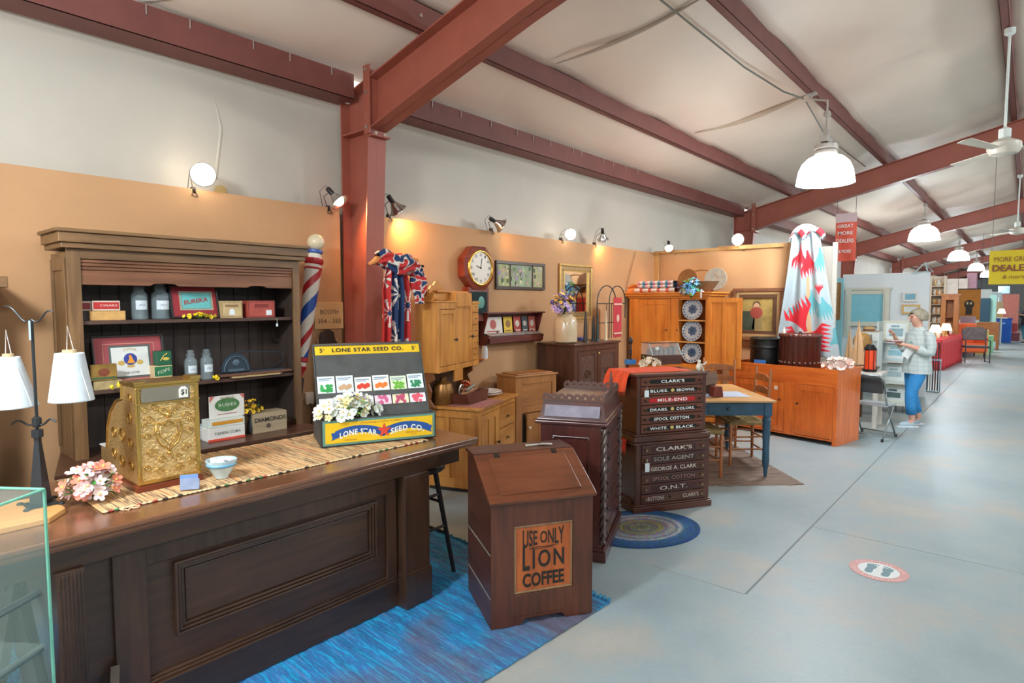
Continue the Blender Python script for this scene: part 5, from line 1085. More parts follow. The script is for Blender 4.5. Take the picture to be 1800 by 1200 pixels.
# ================================================================ WALL THINGS
Yw = 4.528
cwm = lambda ax: wood('5a1e12', '8c3a26', ax, 4, .3, coat=.4)
def octa(cx, cz, r, k=1): return [(cx+r*math.cos(PI/8+i*PI/4), cz+r*k*math.sin(PI/8+i*PI/4)) for i in range(8)]
C = AY(843, 471, Yw-.1); t = thing('wall_clock', 'octagonal mahogany drop-dial wall clock with brass bezel and roman numerals', 'clock', (C.x, Yw, C.z))
MB().prism(octa(0, 0, .245), -.10, 0).build('octagon_case', cwm('x'), t, bev=.008)
mb = MB(); o8 = octa(0, 0, .243); i8 = octa(0, 0, .19)
for i in range(8):
    j = (i+1) % 8; mb.add([(o8[i][0], -.10, o8[i][1]), (o8[j][0], -.10, o8[j][1]), (i8[j][0], -.118, i8[j][1]), (i8[i][0], -.118, i8[i][1])], [(0, 1, 2, 3)])
mb.build('bevelled_face', cwm('x'), t)
my = Matrix.Rotation(PI/2, 4, 'X')
MB().lathe([(.165, 0), (.19, .0), (.186, .02), (.17, .026), (.165, .012), (.165, 0)], 40, cap=(0, 0), mat=Matrix.Translation((0, -.105, 0)) @ my).build('brass_bezel', M('d9a94a', .2, .9), t, smooth=2)
MB().lathe([(.167, .0), (.167, .003), (.0001, .003)], 40, mat=Matrix.Translation((0, -.112, 0)) @ my).build('dial', M('e3d7c6', .4), t)
ik = M('2a2220', .5)
for i, s in enumerate(['XII', 'I', 'II', 'III', 'IV', 'V', 'VI', 'VII', 'VIII', 'IX', 'X', 'XI']):
    al = PI/2-i*PI/6; lettering(s, .012+.009*len(s), .03, ik, t, (.137*math.cos(al), -.1165, .137*math.sin(al)), (90, -math.degrees(PI/2-al)*-1*-1, 0) if 0 else (90, 0, 0), ext=.0004, name='numeral')
MB().bar((0, -.1175, 0), (.02, -.1175, .10), .0035).build('minute_hand', ik, t); MB().bar((0, -.1175, 0), (-.065, -.1175, .02), .0045).ball((0, -.1175, 0), .01, 8, 5).build('hour_hand', ik, t)
bx = .155
MB().prism([(-bx, -.52), (-.09, -.56), (.09, -.56), (bx, -.52), (bx, -.20), (-bx, -.20)], -.09, 0).build('drop_box', cwm('z'), t, bev=.004)
MB().box(-bx+.03, bx-.03, -.094, -.088, -.49, -.25).build('pendulum_glass', M('20302e', .08, spec=.9), t)
MB().ball((.03, -.096, -.36), .05, 14, 6, sy=.06, sz=1.3).ball((-.03, -.096, -.40), .035, 10, 6, sy=.06).build('glass_decoration', M('4f8f7f', .4), t)
a = AY(872, 457, Yw-.02); b_ = AY(958, 510, Yw-.02)
t = thing('triptych_picture', 'wide dark-framed picture of three garden panels on the mustard wall', 'picture', (a.x, Yw, b_.z)); w, h = b_.x-a.x, a.z-b_.z
MB().frame(0, w, 0, h, -.025, 0, .035).box(w*.27, w*.285, -.02, 0, .03, h-.03).box(w*.73, w*.745, -.02, 0, .03, h-.03).build('frame', wood('2b201a', '4d3c30', 'x'), t, bev=.003)
gp = [M(c, .7, var=.35, sc=7, name='garden_print') for c in ('a5a878', '8c9a7c', 'aeac80')]
for (x0, x1, m) in ((.035, w*.27, gp[0]), (w*.285, w*.73, gp[1]), (w*.745, w-.035, gp[2])): MB().box(x0, x1, -.008, -.002, .035, h-.035).build('print', m, t)
rd = random.Random(8); mb = MB()
for k in range(46): mb.ball((rd.uniform(.05, w-.05), -.009, rd.uniform(.05, h-.06)), rd.uniform(.008, .022), 6, 4, rd.randrange(4), sy=.05, sz=1.4)
mb.build('print_foliage', [M('c9c9a0', .7), M('4a5f3a', .7), M('a08ab0', .7), M('cf9a9a', .7)], t)
a = AY(858, 549, Yw-.14); b_ = AY(955, 600, Yw-.14)
t = thing('leaflet_rack', 'dark red wooden wall rack holding colourful leaflets beneath the garden picture', 'rack', (a.x, Yw-.15, b_.z)); w, h = b_.x-a.x, a.z-b_.z
rw = lambda ax: wood('451812', '6f2b20', ax, 4, .35, coat=.3)
sd = [(.0, .08), (.05, .0), (.15, 0), (.15, h), (.02, h), (.02, h-.03), (.09, h*.32), (.0, h*.25)]
MB().prism(sd, 0, .018, plane='yz').prism(sd, w-.018, w, plane='yz').box(0, w, .135, .15, 0, h).build('carcass', rw('z'), t, bev=.002)
MB().box(-.02, w+.02, -.005, .15, h-.018, h).build('top_shelf', rw('x'), t, bev=.003); MB().box(.018, w-.018, 0, .018, .02, .09).box(.018, w-.018, .02, .12, .09, .098).build('front_rail', rw('x'), t, bev=.002)
for k in range(3):
    x0 = .03+k*(w-.06)/3; MB().prism([(.005, .098), (.085, h*.34), (.085, h*.34+.006), (.0, .106)], x0, x0+(w-.06)/3-.02, plane='yz').build('sloping_print', M('a89a92', .4, var=.15, sc=12), t)
    MB().ball((x0+(w-.06)/6-.01, .03, .14), .012, 8, 5).build('knob', M('3a2a24', .4), t)
for (f0, f1, c, c2, lab) in ((.03, .34, 'ded3c6', 'b5554a', 'white leaflet with a round red design, left in the wall rack'), (.37, .52, 'd9b22c', '8a5a1a', 'yellow leaflet in the wall rack'), (.55, .68, 'b9483f', 'e0d0c0', 'red leaflet in the wall rack, right of the yellow one'), (.70, .81, '5a5f63', 'd8d4c4', 'grey leaflet in the wall rack'), (.83, .96, 'c4665a', 'e4d8c8', 'rightmost pinkish red leaflet in the wall rack')):
    l = thing('leaflet', lab, 'leaflet', WL(t, w*f0, .092, h*.35), 0, 'leaflets in the wall rack', rx=-6); ww = w*(f1-f0); hh = h*.5
    MB().box(0, ww, 0, .003, 0, hh).build('paper', M(c, .6), l); MB().ball((ww/2, -.0005, hh*.55), min(ww, hh)*.3, 16, 6, sy=.02).box(ww*.15, ww*.85, -.001, 0, hh*.08, hh*.16).build('printed_design', M(c2, .6), l)
t = thing('white_bottle', 'slim white bottle on a small bracket on the wall beside the spice drawers', 'bottle', AY(852, 630, Yw-.06)); MB().lathe([(.035, 0), (.033, .10), (.02, .17), (.013, .20), (.013, .22), (.0001, .225)], 16).build('bottle_body', M('d9dcde', .3), t, smooth=1); MB().box(-.05, .05, -.04, .06, -.012, 0).build('bracket', pine('x'), t)
a = AY(985, 462, Yw-.03); b_ = AY(1041, 560, Yw-.03)
t = thing('gilt_mirror', 'gilt framed mirror hanging on the wall behind the crock of flowers', 'mirror', (a.x, Yw-.005, b_.z)); w, h = b_.x-a.x, a.z-b_.z
MB().frame(0, w, 0, h, -.03, 0, .03).build('outer_frame', M('c2a062', .35, .5, var=.15, sc=20), t, bev=.006); MB().frame(.03, w-.03, .03, h-.03, -.022, 0, .055).build('inner_frame', M('9d8154', .45, .4, var=.3, sc=40, bump=.4), t, bev=.008); MB().frame(.085, w-.085, .085, h-.085, -.026, 0, .012).build('gilt_bead', M('d9b46c', .3, .6), t, bev=.003)
MB().box(.09, w-.09, -.008, 0, .09, h-.09).build('mirror_glass', M('e8ecec', .03, 1.0, name='silvered_glass'), t)
# ================================================================ SMALL PINE CHEST
t = thing('pine_chest', 'small brown pine chest with its lower door ajar, right of the pine cupboard', 'chest', (4.86, 4.10, 0), -10.7); w, d, h = .58, .33, .935
pn = lambda ax: wood('8a5428', 'b57a42', ax, 4, .4)
MB().box(0, w, .02, d, 0, h-.03).build('carcass', pn('z'), t, bev=.002); MB().box(-.02, w+.02, -.015, d, h-.03, h-.012).box(.05, w-.03, .03, d-.02, h-.012, h).build('lid', pn('x'), t, bev=.004)
MB().box(0, .09, 0, .02, 0, h-.03).box(w-.06, w, 0, .02, 0, h-.03).box(.09, w-.06, 0, .02, h-.11, h-.03).box(.09, w-.06, 0, .02, h-.42, h-.36).build('front_frame', pn('z'), t, bev=.002); MB().box(.09, w-.06, .008, .018, h-.36, h-.11).build('upper_panel', pn('x'), t, bev=.003)
dr = panel_door('door', .13, w-.05, .05, h-.43, -.01, t, pn, .06, .155, .36, M('d9cdb8', .3), split=1); MB().box(.09, .13, .003, .012, .03, h-.43).build('gap_shade_strip', M('17110d', .8), t)  # near-black strip paints the shade inside the open door gap
# ================================================================ DARK CARVED CABINET AND THINGS ON IT
t = thing('carved_cabinet', 'dark brown cabinet with two carved doors standing below the gilt mirror', 'cabinet', (5.725, 3.95, 0)); w, d, h = .985, .54, 1.222
dw = lambda ax: wood('3a231a', '5f3c2c', ax, 4, .35)
MB().box(0, w, .02, d, 0, h-.025).build('carcass', dw('z'), t, bev=.003); MB().box(-.02, w+.02, -.02, d, h-.025, h).build('top', dw('x'), t, bev=.006); MB().box(0, .06, 0, .02, 0, h-.025).box(w-.06, w, 0, .02, 0, h-.025).box(.06, w-.06, 0, .02, h-.09, h-.025).box(.06, w-.06, 0, .02, 0, .1).box(w/2-.02, w/2+.02, -.012, .02, .1, h-.09).build('front_frame', dw('z'), t, bev=.002)
cv = M('54382b', .5, var=.35, sc=22, bump=1.0, name='carved_wood')
for x0, x1 in ((.065, w/2-.022), (w/2+.022, w-.065)):
    dd = MB().frame(x0, x1, .11, h-.095, -.004, .016, .05).build('door', dw('z'), t, bev=.003)
    MB().box(x0+.05, x1-.05, .002, .014, .16, h-.145).build('carved_panel', cv, dd, bev=.004)
    mb = MB(); cx = (x0+x1)/2
    for zz in (.35, .6, .85):
        for s in (-1, 1): mb.tube([(cx+s*.07*(1-q*.8)*math.cos(q*8), .0, zz+.06*(1-q*.8)*math.sin(q*8)) for q in [i/14 for i in range(15)]], .006, 5)
    mb.build('carving', dw('z'), dd)
MB().ball((w/2, -.02, h-.13), .014, 8, 6).bar((w/2, -.018, h-.13), (w/2, 0, h-.13), .006).build('brass_latch', M('c2a062', .3, .7), t)
cab = t; TZ = h+.001
def ontop(px, py, z=None): z = z or TZ; p = AG(px, py, z); return p
P = ontop(993, 600); yy = 4.22
def at_y(px, Y): 
    r = ray(px, 600); return r.x*Y/r.y
o = thing('stoneware_crock', 'tall cream stoneware crock of flowers on the carved cabinet', 'crock', (at_y(994, 4.15), 4.15, TZ)); ZT = AY(990, 552, 4.15).z-TZ
MB().lathe([(.11, 0), (.135, .02), (.14, .10), (.14, ZT*.72), (.12, ZT*.88), (.085, ZT*.95), (.09, ZT), (.08, ZT), (.07, ZT*.9)], 26).build('crock_body', M('cbb594', .25, var=.12, sc=5, coat=.6), o, smooth=1)
flowers('silk_bouquet', 'bouquet of purple, blue and yellow silk flowers in the stoneware crock', (at_y(990, 4.15), 4.15, TZ+ZT-.03), 100, (.19, .13, .30), [blossom(M('9a83bd', .6), M('e0c860', .6), .034, 6), blossom(M('3d3f94', .6), M('d9c24a', .6), .03, 6), blossom(M('efdca0', .6), M('c98f2a', .6), .034, 6), blossom(M('b79fd0', .6), M('5a3a7a', .6), .03, 5), blossom(M('eec35a', .6), M('b9771a', .6), .028, 5)], grn, 10, 61)
for k, (px, top, r, c, lab) in enumerate(((1029, 547, .026, '3a332e', 'tall dark tapering candle mould on the carved cabinet'), (1043, 556, .022, '27363a', 'left dark green bottle on the carved cabinet'), (1050, 552, .020, '2b3f3f', 'right dark green bottle on the carved cabinet'), (1012, 566, .012, '9d7a35', 'slim brass candlestick on the carved cabinet'), (1065, 545, .012, 'd9cfae', 'thin cream candle on the carved cabinet behind the arched rack'))):
    Y = 4.08+.05*(k % 2); zt = AY(px, top, Y).z-TZ; o = thing('candlestick' if k in (0, 3, 4) else 'green_bottle', lab, 'candlestick' if k in (0, 3, 4) else 'bottle', (at_y(px, Y), Y, TZ))
    MB().lathe([(r*1.6, 0), (r*1.5, .01), (r, .02), (r*.85, zt*.5), (r*.45, zt*.92), (r*.45, zt)], 12).build('body', M(c, .35), o, smooth=1)
o = thing('brass_rail', 'double brass rail held up beside the candlesticks on the carved cabinet', 'rail', (at_y(1008, 4.3), 4.3, TZ)); zt = AY(1020, 563, 4.3).z-TZ
wx_ = at_y(1037, 4.3)-at_y(1008, 4.3); MB().box(0, wx_, 0, .012, zt, zt+.014).box(0, wx_, 0, .012, zt-.028, zt-.014).bar((.03, .006, 0), (.03, .006, zt), .006).bar((wx_-.03, .006, 0), (wx_-.03, .006, zt), .006).build('rail_body', M('a8854a', .35, .6), o)
P = ontop(1020, 598); mb = MB(); rd = random.Random(3)
for k in range(46): mb.ball((rd.uniform(-.13, .13), rd.uniform(-.03, .03), .012+rd.uniform(0, .02)), .013, 6, 4)
tag(mb.build('glass_beads', M('5a66b5', .2, coat=.5), loc=(P.x, P.y, TZ)), 'heap of blue glass beads on the front of the carved cabinet', 'beads', kind='stuff')
# wire rack of two arches with a red textile
Y = 4.25; x0, x1 = at_y(1049, Y), at_y(1098, Y); zt = AY(1075, 502, Y).z-TZ
o = thing('arched_wire_rack', 'black wire rack with two tall overlapping arches on the carved cabinet', 'rack', (x0, Y, TZ)); W_ = x1-x0
def arch(xa, xb, y): 
    c, r = (xa+xb)/2, (xb-xa)/2; return [(xa, y, 0)]+[(c-r*math.cos(PI*i/12), y, zt-r+r*math.sin(PI*i/12)) for i in range(13)]+[(xb, y, zt*.38 if xb > W_*.9 else 0)]
MB().tube(arch(0, W_*.66, 0), .008, 6).build('left_arch', iron, o); MB().tube(arch(W_*.42, W_, .0), .008, 6).build('right_arch', iron, o)
MB().bar((0, 0, zt*.66), (W_, 0, zt*.66), .006).bar((0, 0, zt*.3), (W_*.66, 0, zt*.3), .006).bar((W_*.33, 0, 0), (W_*.33, 0, zt*.66), .005).bar((W_*.5, 0, 0), (W_*.5, 0, zt*.66), .005).build('crossbar', iron, o)
o = thing('red_textile', 'narrow red patterned textile hanging from the arched wire rack', 'textile', (x0+W_*.50, Y-.03, TZ)); zt2 = AY(1080, 524, Y).z-TZ
MB().grid(lambda u, v: (W_*.30*u, .006*math.sin(u*9), .01+zt2*v), 10, 2).build('cloth', M('b8343a', .8), o, solid=.004); MB().box(.0, W_*.30, -.012, -.006, zt2*.83, zt2*.87).box(0, W_*.30, -.012, -.006, zt2*.10, zt2*.14).ball((W_*.15, -.008, zt2*.5), .035, 8, 6, sy=.1, sz=1.5).build('woven_motif', M('d9b5a0', .8), o)
# ================================================================ ORANGE PINE WARDROBE
ow = lambda ax: wood('c26617', 'ee9a3e', ax, 4, .38, coat=.3)
XF = 7.9; yl = AX(1106, 560, XF).y
t = thing('pine_wardrobe', 'large orange pine wardrobe with its right door folded open showing blue plates', 'wardrobe', (XF, min(yl, 4.52), 0), -90)
X = lambda px: hx(px, 580, t, 0); Zf = lambda py: hz(1200, py, t, 0)
w = X(1243); d = .56; zt = Zf(524); zb = Zf(640)
xm = X(1190)
MB().box(0, .02, .02, d, 0, zt).box(w-.02, w, .02, d, 0, zt).box(xm-.01, xm+.01, .02, d, zb, zt).box(0, w, d-.015, d, 0, zt).box(.02, xm, .02, d-.02, zt-.02, zt).box(.02, w-.02, .02, d-.015, zb-.02, zb).box(xm, w-.02, .02, d-.015, zt-.02, zt).build('carcass', ow('z'), t)
MB().box(-.02, w+.02, -.02, d, zt, zt+.03).box(-.05, w+.05, -.05, d+.02, zt+.03, zt+.065).box(-.07, w+.08, -.07, d+.02, zt+.065, zt+.085).build('cornice', ow('x'), t, bev=.006)
MB().box(0, X(1122), 0, .02, 0, zt).box(X(1178), xm+.012, 0, .02, 0, zt).box(w-.03, w, 0, .02, 0, zt).box(X(1122), w-.03, 0, .02, 0, zb-.02).build('front_frame', ow('z'), t, bev=.003)
panel_door('door', X(1122)+.003, X(1178)-.003, zb, zt-.02, .016, t, ow, .07, X(1172), Zf(580), M('6a5a48', .4, .5), split=1)
MB().box(-.02, w+.10, -.03, d, zb-.06, zb-.02).build('waist_moulding', ow('x'), t, bev=.005)
for py in (562, 600): MB().box(xm+.01, w-.02, .02, d-.02, Zf(py)-.018, Zf(py)).build('shelf', wood('c98a45', 'e0a864', 'x'), t, bev=.002)
MB().ball((xm-.0, -.006, Zf(580)), .011, 8, 5).build('latch_knob', blkk, t)
dx1 = X(1304); dd = panel_door('door', w+.0, dx1, zb-.01, zt-.0, .006, t, ow, .06, split=1)
MB().box(xm+.012, w-.022, .03, .035, zb, zb+.01).build('shelf_lip', ow('x'), t)
ward = t
blu2 = [M('b5c3cf', .2, coat=.5), M('3d5f86', .25, coat=.5)]
for py, lab in ((562, 'top shelf'), (600, 'middle shelf'), (638, 'bottom shelf')):
    xx = X(1211); z = Zf(py); q = WL(ward, xx, .10, z); r = .145
    o = thing('plate', 'blue and white patterned plate standing on the %s inside the pine wardrobe' % lab, 'plate', (q.x, q.y, q.z), -90, 'plates in the wardrobe', rx=-8)
    m = Matrix.Translation((0, 0, r)) @ Matrix.Rotation(PI/2, 4, 'X')
    MB().lathe([(.0001, 0), (r*.62, .0), (r*.72, .008), (r, .02), (r, .026), (r*.7, .014), (.0001, .006)][::-1], 32, mat=m).build('dish', blu2[0], o, smooth=1)
    MB().lathe([(r*.60, .0285), (r*.2, .0285)][::-1], 24, mat=Matrix.Translation((0, -.0, r)) @ Matrix.Rotation(PI/2, 4, 'X') @ Matrix.Translation((0, 0, -.02))).build('blue_centre', blu2[1], o)
    mb = MB()
    for k in range(18): a = k*PI/9; mb.ball((r*.84*math.cos(a), -.027, r+r*.84*math.sin(a)), r*.075, 6, 4, sy=.1)
    for k in range(7): a = k*.9; mb.ball((r*.3*math.cos(a), -.012, r+r*.3*math.sin(a)), r*.16, 6, 4, sy=.1)
    mb.build('blue_pattern', blu2[1], o)
zc = zt+.087
for k, (lab, hh, cs, x0, x1) in enumerate((('folded white and red quilt, lower of the two on the wardrobe', .06, ('dcd0cc', 'c9604f'), 1112, 1183), ('folded pink, white and blue patchwork quilt, upper of the two on the wardrobe', .10, ('d9a0b0', '4f93b5'), 1118, 1180))):
    a_, b2 = X(x0), X(x1); z0 = zc+(.0 if k == 0 else .062)
    o = thing('folded_quilt', lab, 'quilt', WL(ward, a_, .02, z0), -90, 'folded quilts on the wardrobe')
    L = b2-a_; mb = MB()
    for j in range(2 if k else 1):
        hj = hh/(2 if k else 1); yy = .30
        mb.grid(lambda u, v: ((L-.0)*v, (yy/2)+(yy/2)*math.cos(u*2*PI)*(1 if abs(math.cos(u*2*PI)) < .95 else 1.0), j*hj+hj/2+(hj/2)*max(-1, min(1, 1.7*math.sin(u*2*PI)))), 24, 28, mi=lambda u, v: (int(v*14) % 3))
    mb.build('folds', [M(cs[0], .85), M('e3dcd8', .85), M(cs[1], .85)], o, smooth=1)
o = thing('orange_cloth', 'orange cloth corner showing on the left end of the wardrobe top', 'cloth', WL(ward, -.04, .02, zc)); MB().tube([(0, .02, .02), (.05, -.06, .03), (.12, -.13, .02)], [.03, .045, .03], 8).tube([(.0, 0, .08), (.1, -.05, .1), (.16, -.12, .09)], [.01, .025, .02], 8).build('folds', M('e07f38', .8), o, smooth=1)
q = WL(ward, X(1222), .18, zc); o = thing('bentwood_basket', 'wide oval basket with a high handle on top of the wardrobe', 'basket', q, -90); bk = wood('8a5a2c', 'b5834a', 'x'); 
MB().lathe([(.14, 0), (.20, .05), (.25, .13), (.26, .14), (.255, .14), (.19, .05)], 26).build('bowl', M('7d5a3e', .6, var=.2, sc=18), o, smooth=1); MB().tube([(-.25*math.cos(PI*i/14), .0, .13+.17*math.sin(PI*i/14)) for i in range(15)], .012, 6).build('handle', bk, o)
for s, c in ((-1, '8f5a28'), (1, 'a39684')): MB().lathe([(.0001, 0), (.15, 0), (.155, .012), (.15, .02), (.0001, .012)], 26, mat=Matrix.Translation((s*.20, 0, .17)) @ Matrix.Rotation(R(s*38), 4, 'Y') @ Matrix.Rotation(PI/2*.92, 4, 'X')).build('basket_lid', M(c, .6, var=.2, sc=22), o, smooth=1)
q = WL(ward, X(1216), -.04, zc-.09); flowers('silk_hydrangea', 'bright blue and green silk hydrangeas in front of the basket on the wardrobe', q, 90, (.17, .08, .27), [blossom(M('2f9fd6', .6), M('d0e8f0', .6), .034, 4), blossom(M('6fb6ea', .6), M('eaf4f8', .6), .034, 4), blossom(M('3fb58a', .6), M('c8e86a', .6), .03, 4), blossom(M('a8d04a', .6), M('e8f08a', .6), .028, 4), blossom(M('c8d4f0', .6), M('fff0f6', .6), .03, 4)], grn, 8, 71, rz=-90)
o = thing('hanging_tag', 'narrow white tag hanging from the basket over the wardrobe cornice', 'tag', WL(ward, X(1236), -.09, zt+.0)); MB().box(-.002, .0, -.012, .012, 0, .10).build('card', M('e3dbd0', .6), o)
# ---------------- portrait on the return partition
XP = 8.74; a = AX(1289, 507, XP); b_ = AX(1376, 600, XP)
t = thing('framed_portrait', 'large brown-framed oil portrait of a child in a red shawl behind the open wardrobe door', 'painting', (XP+.03, a.y, b_.z), -90); w, h = a.y-b_.y, a.z-b_.z
MB().frame(0, w, 0, h, -.06, 0, .05).build('outer_frame', wood('6a4028', '93603f', 'x'), t, bev=.006); MB().frame(.05, w-.05, .05, h-.05, -.045, 0, .04).build('liner', M('b08e5c', .5), t, bev=.005); MB().frame(.09, w-.09, .09, h-.09, -.04, 0, .05).build('inner_frame', wood('4f3322', '6d4a32', 'x'), t, bev=.005)
x0, x1, z0, z1 = .14, w-.14, .14, h-.14
MB().box(x0, x1, -.015, -.005, z0, z1).build('canvas', M('a08748', .6, var=.35, sc=5), t)
MB().box(x0, x0+(x1-x0)*.4, -.018, -.015, z0, z0+(z1-z0)*.6).build('painted_shade', M('3f4a3a', .6, var=.3, sc=9), t)
cx = (x0+x1)/2-.02; MB().ball((cx, -.017, z0+(z1-z0)*.74), .045, 14, 8, sy=.05, sz=1.2).build('painted_face', M('c9a07a', .6), t); MB().ball((cx, -.0155, z0+(z1-z0)*.79), .055, 14, 8, sy=.04).build('painted_hair', M('5a4028', .6), t); MB().ball((cx, -.018, z0+(z1-z0)*.55), .085, 14, 8, sy=.04, sz=1.0).build('painted_shawl', M('9a4438', .6), t); MB().prism([(cx-.06, z0+.02), (cx+.09, z0+.02), (cx+.05, z0+(z1-z0)*.5), (cx-.03, z0+(z1-z0)*.5)], -.018, -.015).build('painted_skirt', M('8a7a4f', .6), t)
# ================================================================ DRY SINK
sw = lambda ax: wood('bb4f14', 'ee8032', ax, 4, .36, coat=.35)
a_s = -101.5; us = Vector((math.cos(R(a_s)), math.sin(R(a_s)), 0)); L = 1.42; rc = Vector((7.854, 1.675, 0)); o0 = rc-us*L
t = thing('dry_sink', 'reddish orange pine dry sink with two panelled doors, right of the blue table', 'cupboard', o0, a_s); d, h = .60, .91
MB().box(0, .02, 0, d, 0, h).box(L-.02, L, 0, d, 0, h).box(.02, L-.02, d-.02, d, .05, h).box(.02, L-.02, .02, d-.02, .68, .70).box(.02, L-.02, .03, d-.02, .05, .07).build('carcass', sw('z'), t, bev=.002)
MB().box(0, L, -.02, 0, .70, h).build('front_board', sw('x'), t, bev=.003)
xr = hx(1397, 700, t, -.02); xe = hx(1465, 700, t, -.02); xl = hx(1378, 700, t, -.02)
MB().box(xe, L, -.02, 0, 0, .70).box(xl, xr, -.02, 0, .05, .70).box(0, .05, -.02, 0, 0, .70).box(.05, xe, -.018, 0, .05, .07).build('front_frame', sw('z'), t, bev=.002)
panel_door('door', xr+.003, xe-.003, .075, .695, .0, t, sw, .07, xr+.04, .46, M('4a2616', .4)); panel_door('door', .055, xl-.003, .075, .695, .0, t, sw, .07, xl-.05, .48, M('4a2616', .4))
MB().box(xl-.13, xl-.085, -.024, -.021, .60, .645).build('price_sticker', M('d9c9b5', .6), t)
MB().lathe([(.03, -.0), (.035, .02)], 10, (L-.04, .03, -.0)).build('foot', sw('z'), t)
sink = t; SZ = .702
def onsink(px, dep): return hx(px, 620, sink, dep)
xc = onsink(1406, .28); wd = onsink(1440, .28)-onsink(1373, .28); zt = hz(1406, 586, sink, .28); r = wd/2
o = thing('fluted_jar', 'tall dark red-brown fluted wooden tub standing in the dry sink', 'tub', WL(sink, xc, .28, SZ)); hh = zt-SZ
fl = wood('3a1812', '6d3426', 'z', 4, .35)
MB().lathe([(r*.92, 0), (r*.94, .03), (r*.94, hh-.05), (r, hh-.04), (r, hh), (r*.9, hh), (r*.88, hh-.04)], 96, flute=.035, fk=24).build('fluted_body', fl, o, smooth=2)
mb = MB(); 
for k in range(24): a = k*PI/12; mb.ball((r*.97*math.cos(a), r*.97*math.sin(a), .245), .012, 6, 4)
mb.build('stud_ring', M('9d938a', .4, .5), o); MB().lathe([(r*.88, hh-.012), (.02, hh-.004), (.02, hh+.02), (.0001, hh+.03)], 24).build('lid', fl, o, smooth=1)
tag(MB().lathe([(.022, 0), (.018, .03), (.008, .05), (.011, .065), (.0001, .08)], 10).build('bell', M('d9cfc0', .4), loc=WL(sink, xc-r*.72, .28-r*.3, SZ+hh+.001)), 'tiny cream bell on the left rim of the fluted tub', 'bell')
xc = onsink(1344, .25); r = (onsink(1366, .25)-onsink(1320, .25))/2; zt = hz(1344, 592, sink, .25); hh = zt-SZ
o = thing('black_kettle', 'black iron lidded pot in the dry sink, left of the fluted tub', 'pot', WL(sink, xc, .25, SZ))
MB().lathe([(r*.9, 0), (r*.98, .03), (r*.98, hh*.72), (r*1.06, hh*.75), (r*1.06, hh*.79), (r, hh*.8), (r, hh*.93), (r*1.05, hh*.96), (r*.9, hh)], 28).build('pot_body', M('2b2d2c', .3, .5, var=.3, sc=9), o, smooth=1)
MB().tube([(r*1.06*math.cos(q), r*1.06*math.sin(q), hh*.77) for q in [i*PI/12 for i in range(24)]], .006, 6, closed=True).box(r, r*1.35, -.015, .015, hh*.68, hh*.74).build('band_and_handle', M('232424', .4, .5), o)
o = thing('blue_pot_label', 'blue sticker on the rim in front of the black pot', 'sticker', WL(sink, onsink(1333, -.03), .01, h+.001), a_s); MB().box(-.08, .08, 0, .004, 0, .045).build('sticker_face', M('3f7fd0', .4), o)
q = WL(sink, onsink(1474, .1), .12, h-.02); flowers('silk_roses', 'pink and white silk roses at the right end of the dry sink', q, 34, (.17, .10, .13), [blossom(M('ead2c8', .7), M('d9a08a', .7), .045, 7, .8), blossom(M('efe2da', .7), M('c9b06a', .7), .04, 6, .8)], grn, 10, 81, rz=a_s)
# maple-leaf quilt gathered on a hoop
XQ = 8.56; lt_ = AX(1415, 410, XQ)
t = thing('leaf_quilt', 'white quilt with red and teal serrated leaf shapes, gathered at a hoop and fanning down', 'quilt', (XQ, lt_.y, lt_.z), -90)
sc = (lt_-_O).dot(_F)/F_PX
def qx(px): return hx(px, 500, t, 0)
zb_ = AX(1420, 625, XQ).z-lt_.z
def lf(u, v, cu, cv_, ang, s):
    x, y = (u-cu), (v-cv_)*1.9; c, sn = math.cos(ang), math.sin(ang); a_, b2 = (x*c+y*sn)/s, (-x*sn+y*c)/s
    if a_ < 0 or a_ > 1: return False
    if a_ < .62: return abs(b2) < .05+.50*(a_/.62)**1.8*.9
    return abs(b2) < .52 and abs(((b2*6.5) % 1)-.5)*2 > (a_-.62)/.38*1.02-.02
LV = [(.49, .80, -2.05, .52, 1), (.50, .82, .15, .42, 1), (.46, .86, 3.1, .38, 1), (.38, .56, 2.1, .32, 2), (.60, .46, 1.5, .42, 2), (.85, .52, 1.4, .36, 2), (.93, .12, 1.5, .40, 2), (.80, .50, -1.55, .17, 1), (.36, .08, 1.75, .44, 1), (.52, .14, 1.35, .42, 1), (.88, .90, -.6, .3, 2), (.15, .93, .6, .3, 2)]
def qmi(u, v):
    for (a_, b2, an, s, m) in LV:
        if lf(u, v, a_, b2, an, s): return m
    return 3 if .50 < u < .535+.05*v and v > .35 else 0
def qfn(u, v):
    hw0, hw1 = .06, 0
    l = qx(1394)+(qx(1368)-qx(1394))*v**1.1; r_ = qx(1437)+(qx(1482)-qx(1437))*v**1.0
    x = l+(r_-l)*u; y = -.05*math.cos(u*2*PI*2.5)*(1-.3*v)-.04; z = .0+(zb_)*v
    return (x, y, z)
MB().grid(qfn, 130, 200, mi=qmi).build('quilt_fall', [M('98a3a6', .85), M('c01c28', .85), M('56969c', .85), M('b8946c', .85)], t, solid=.006, smooth=2)
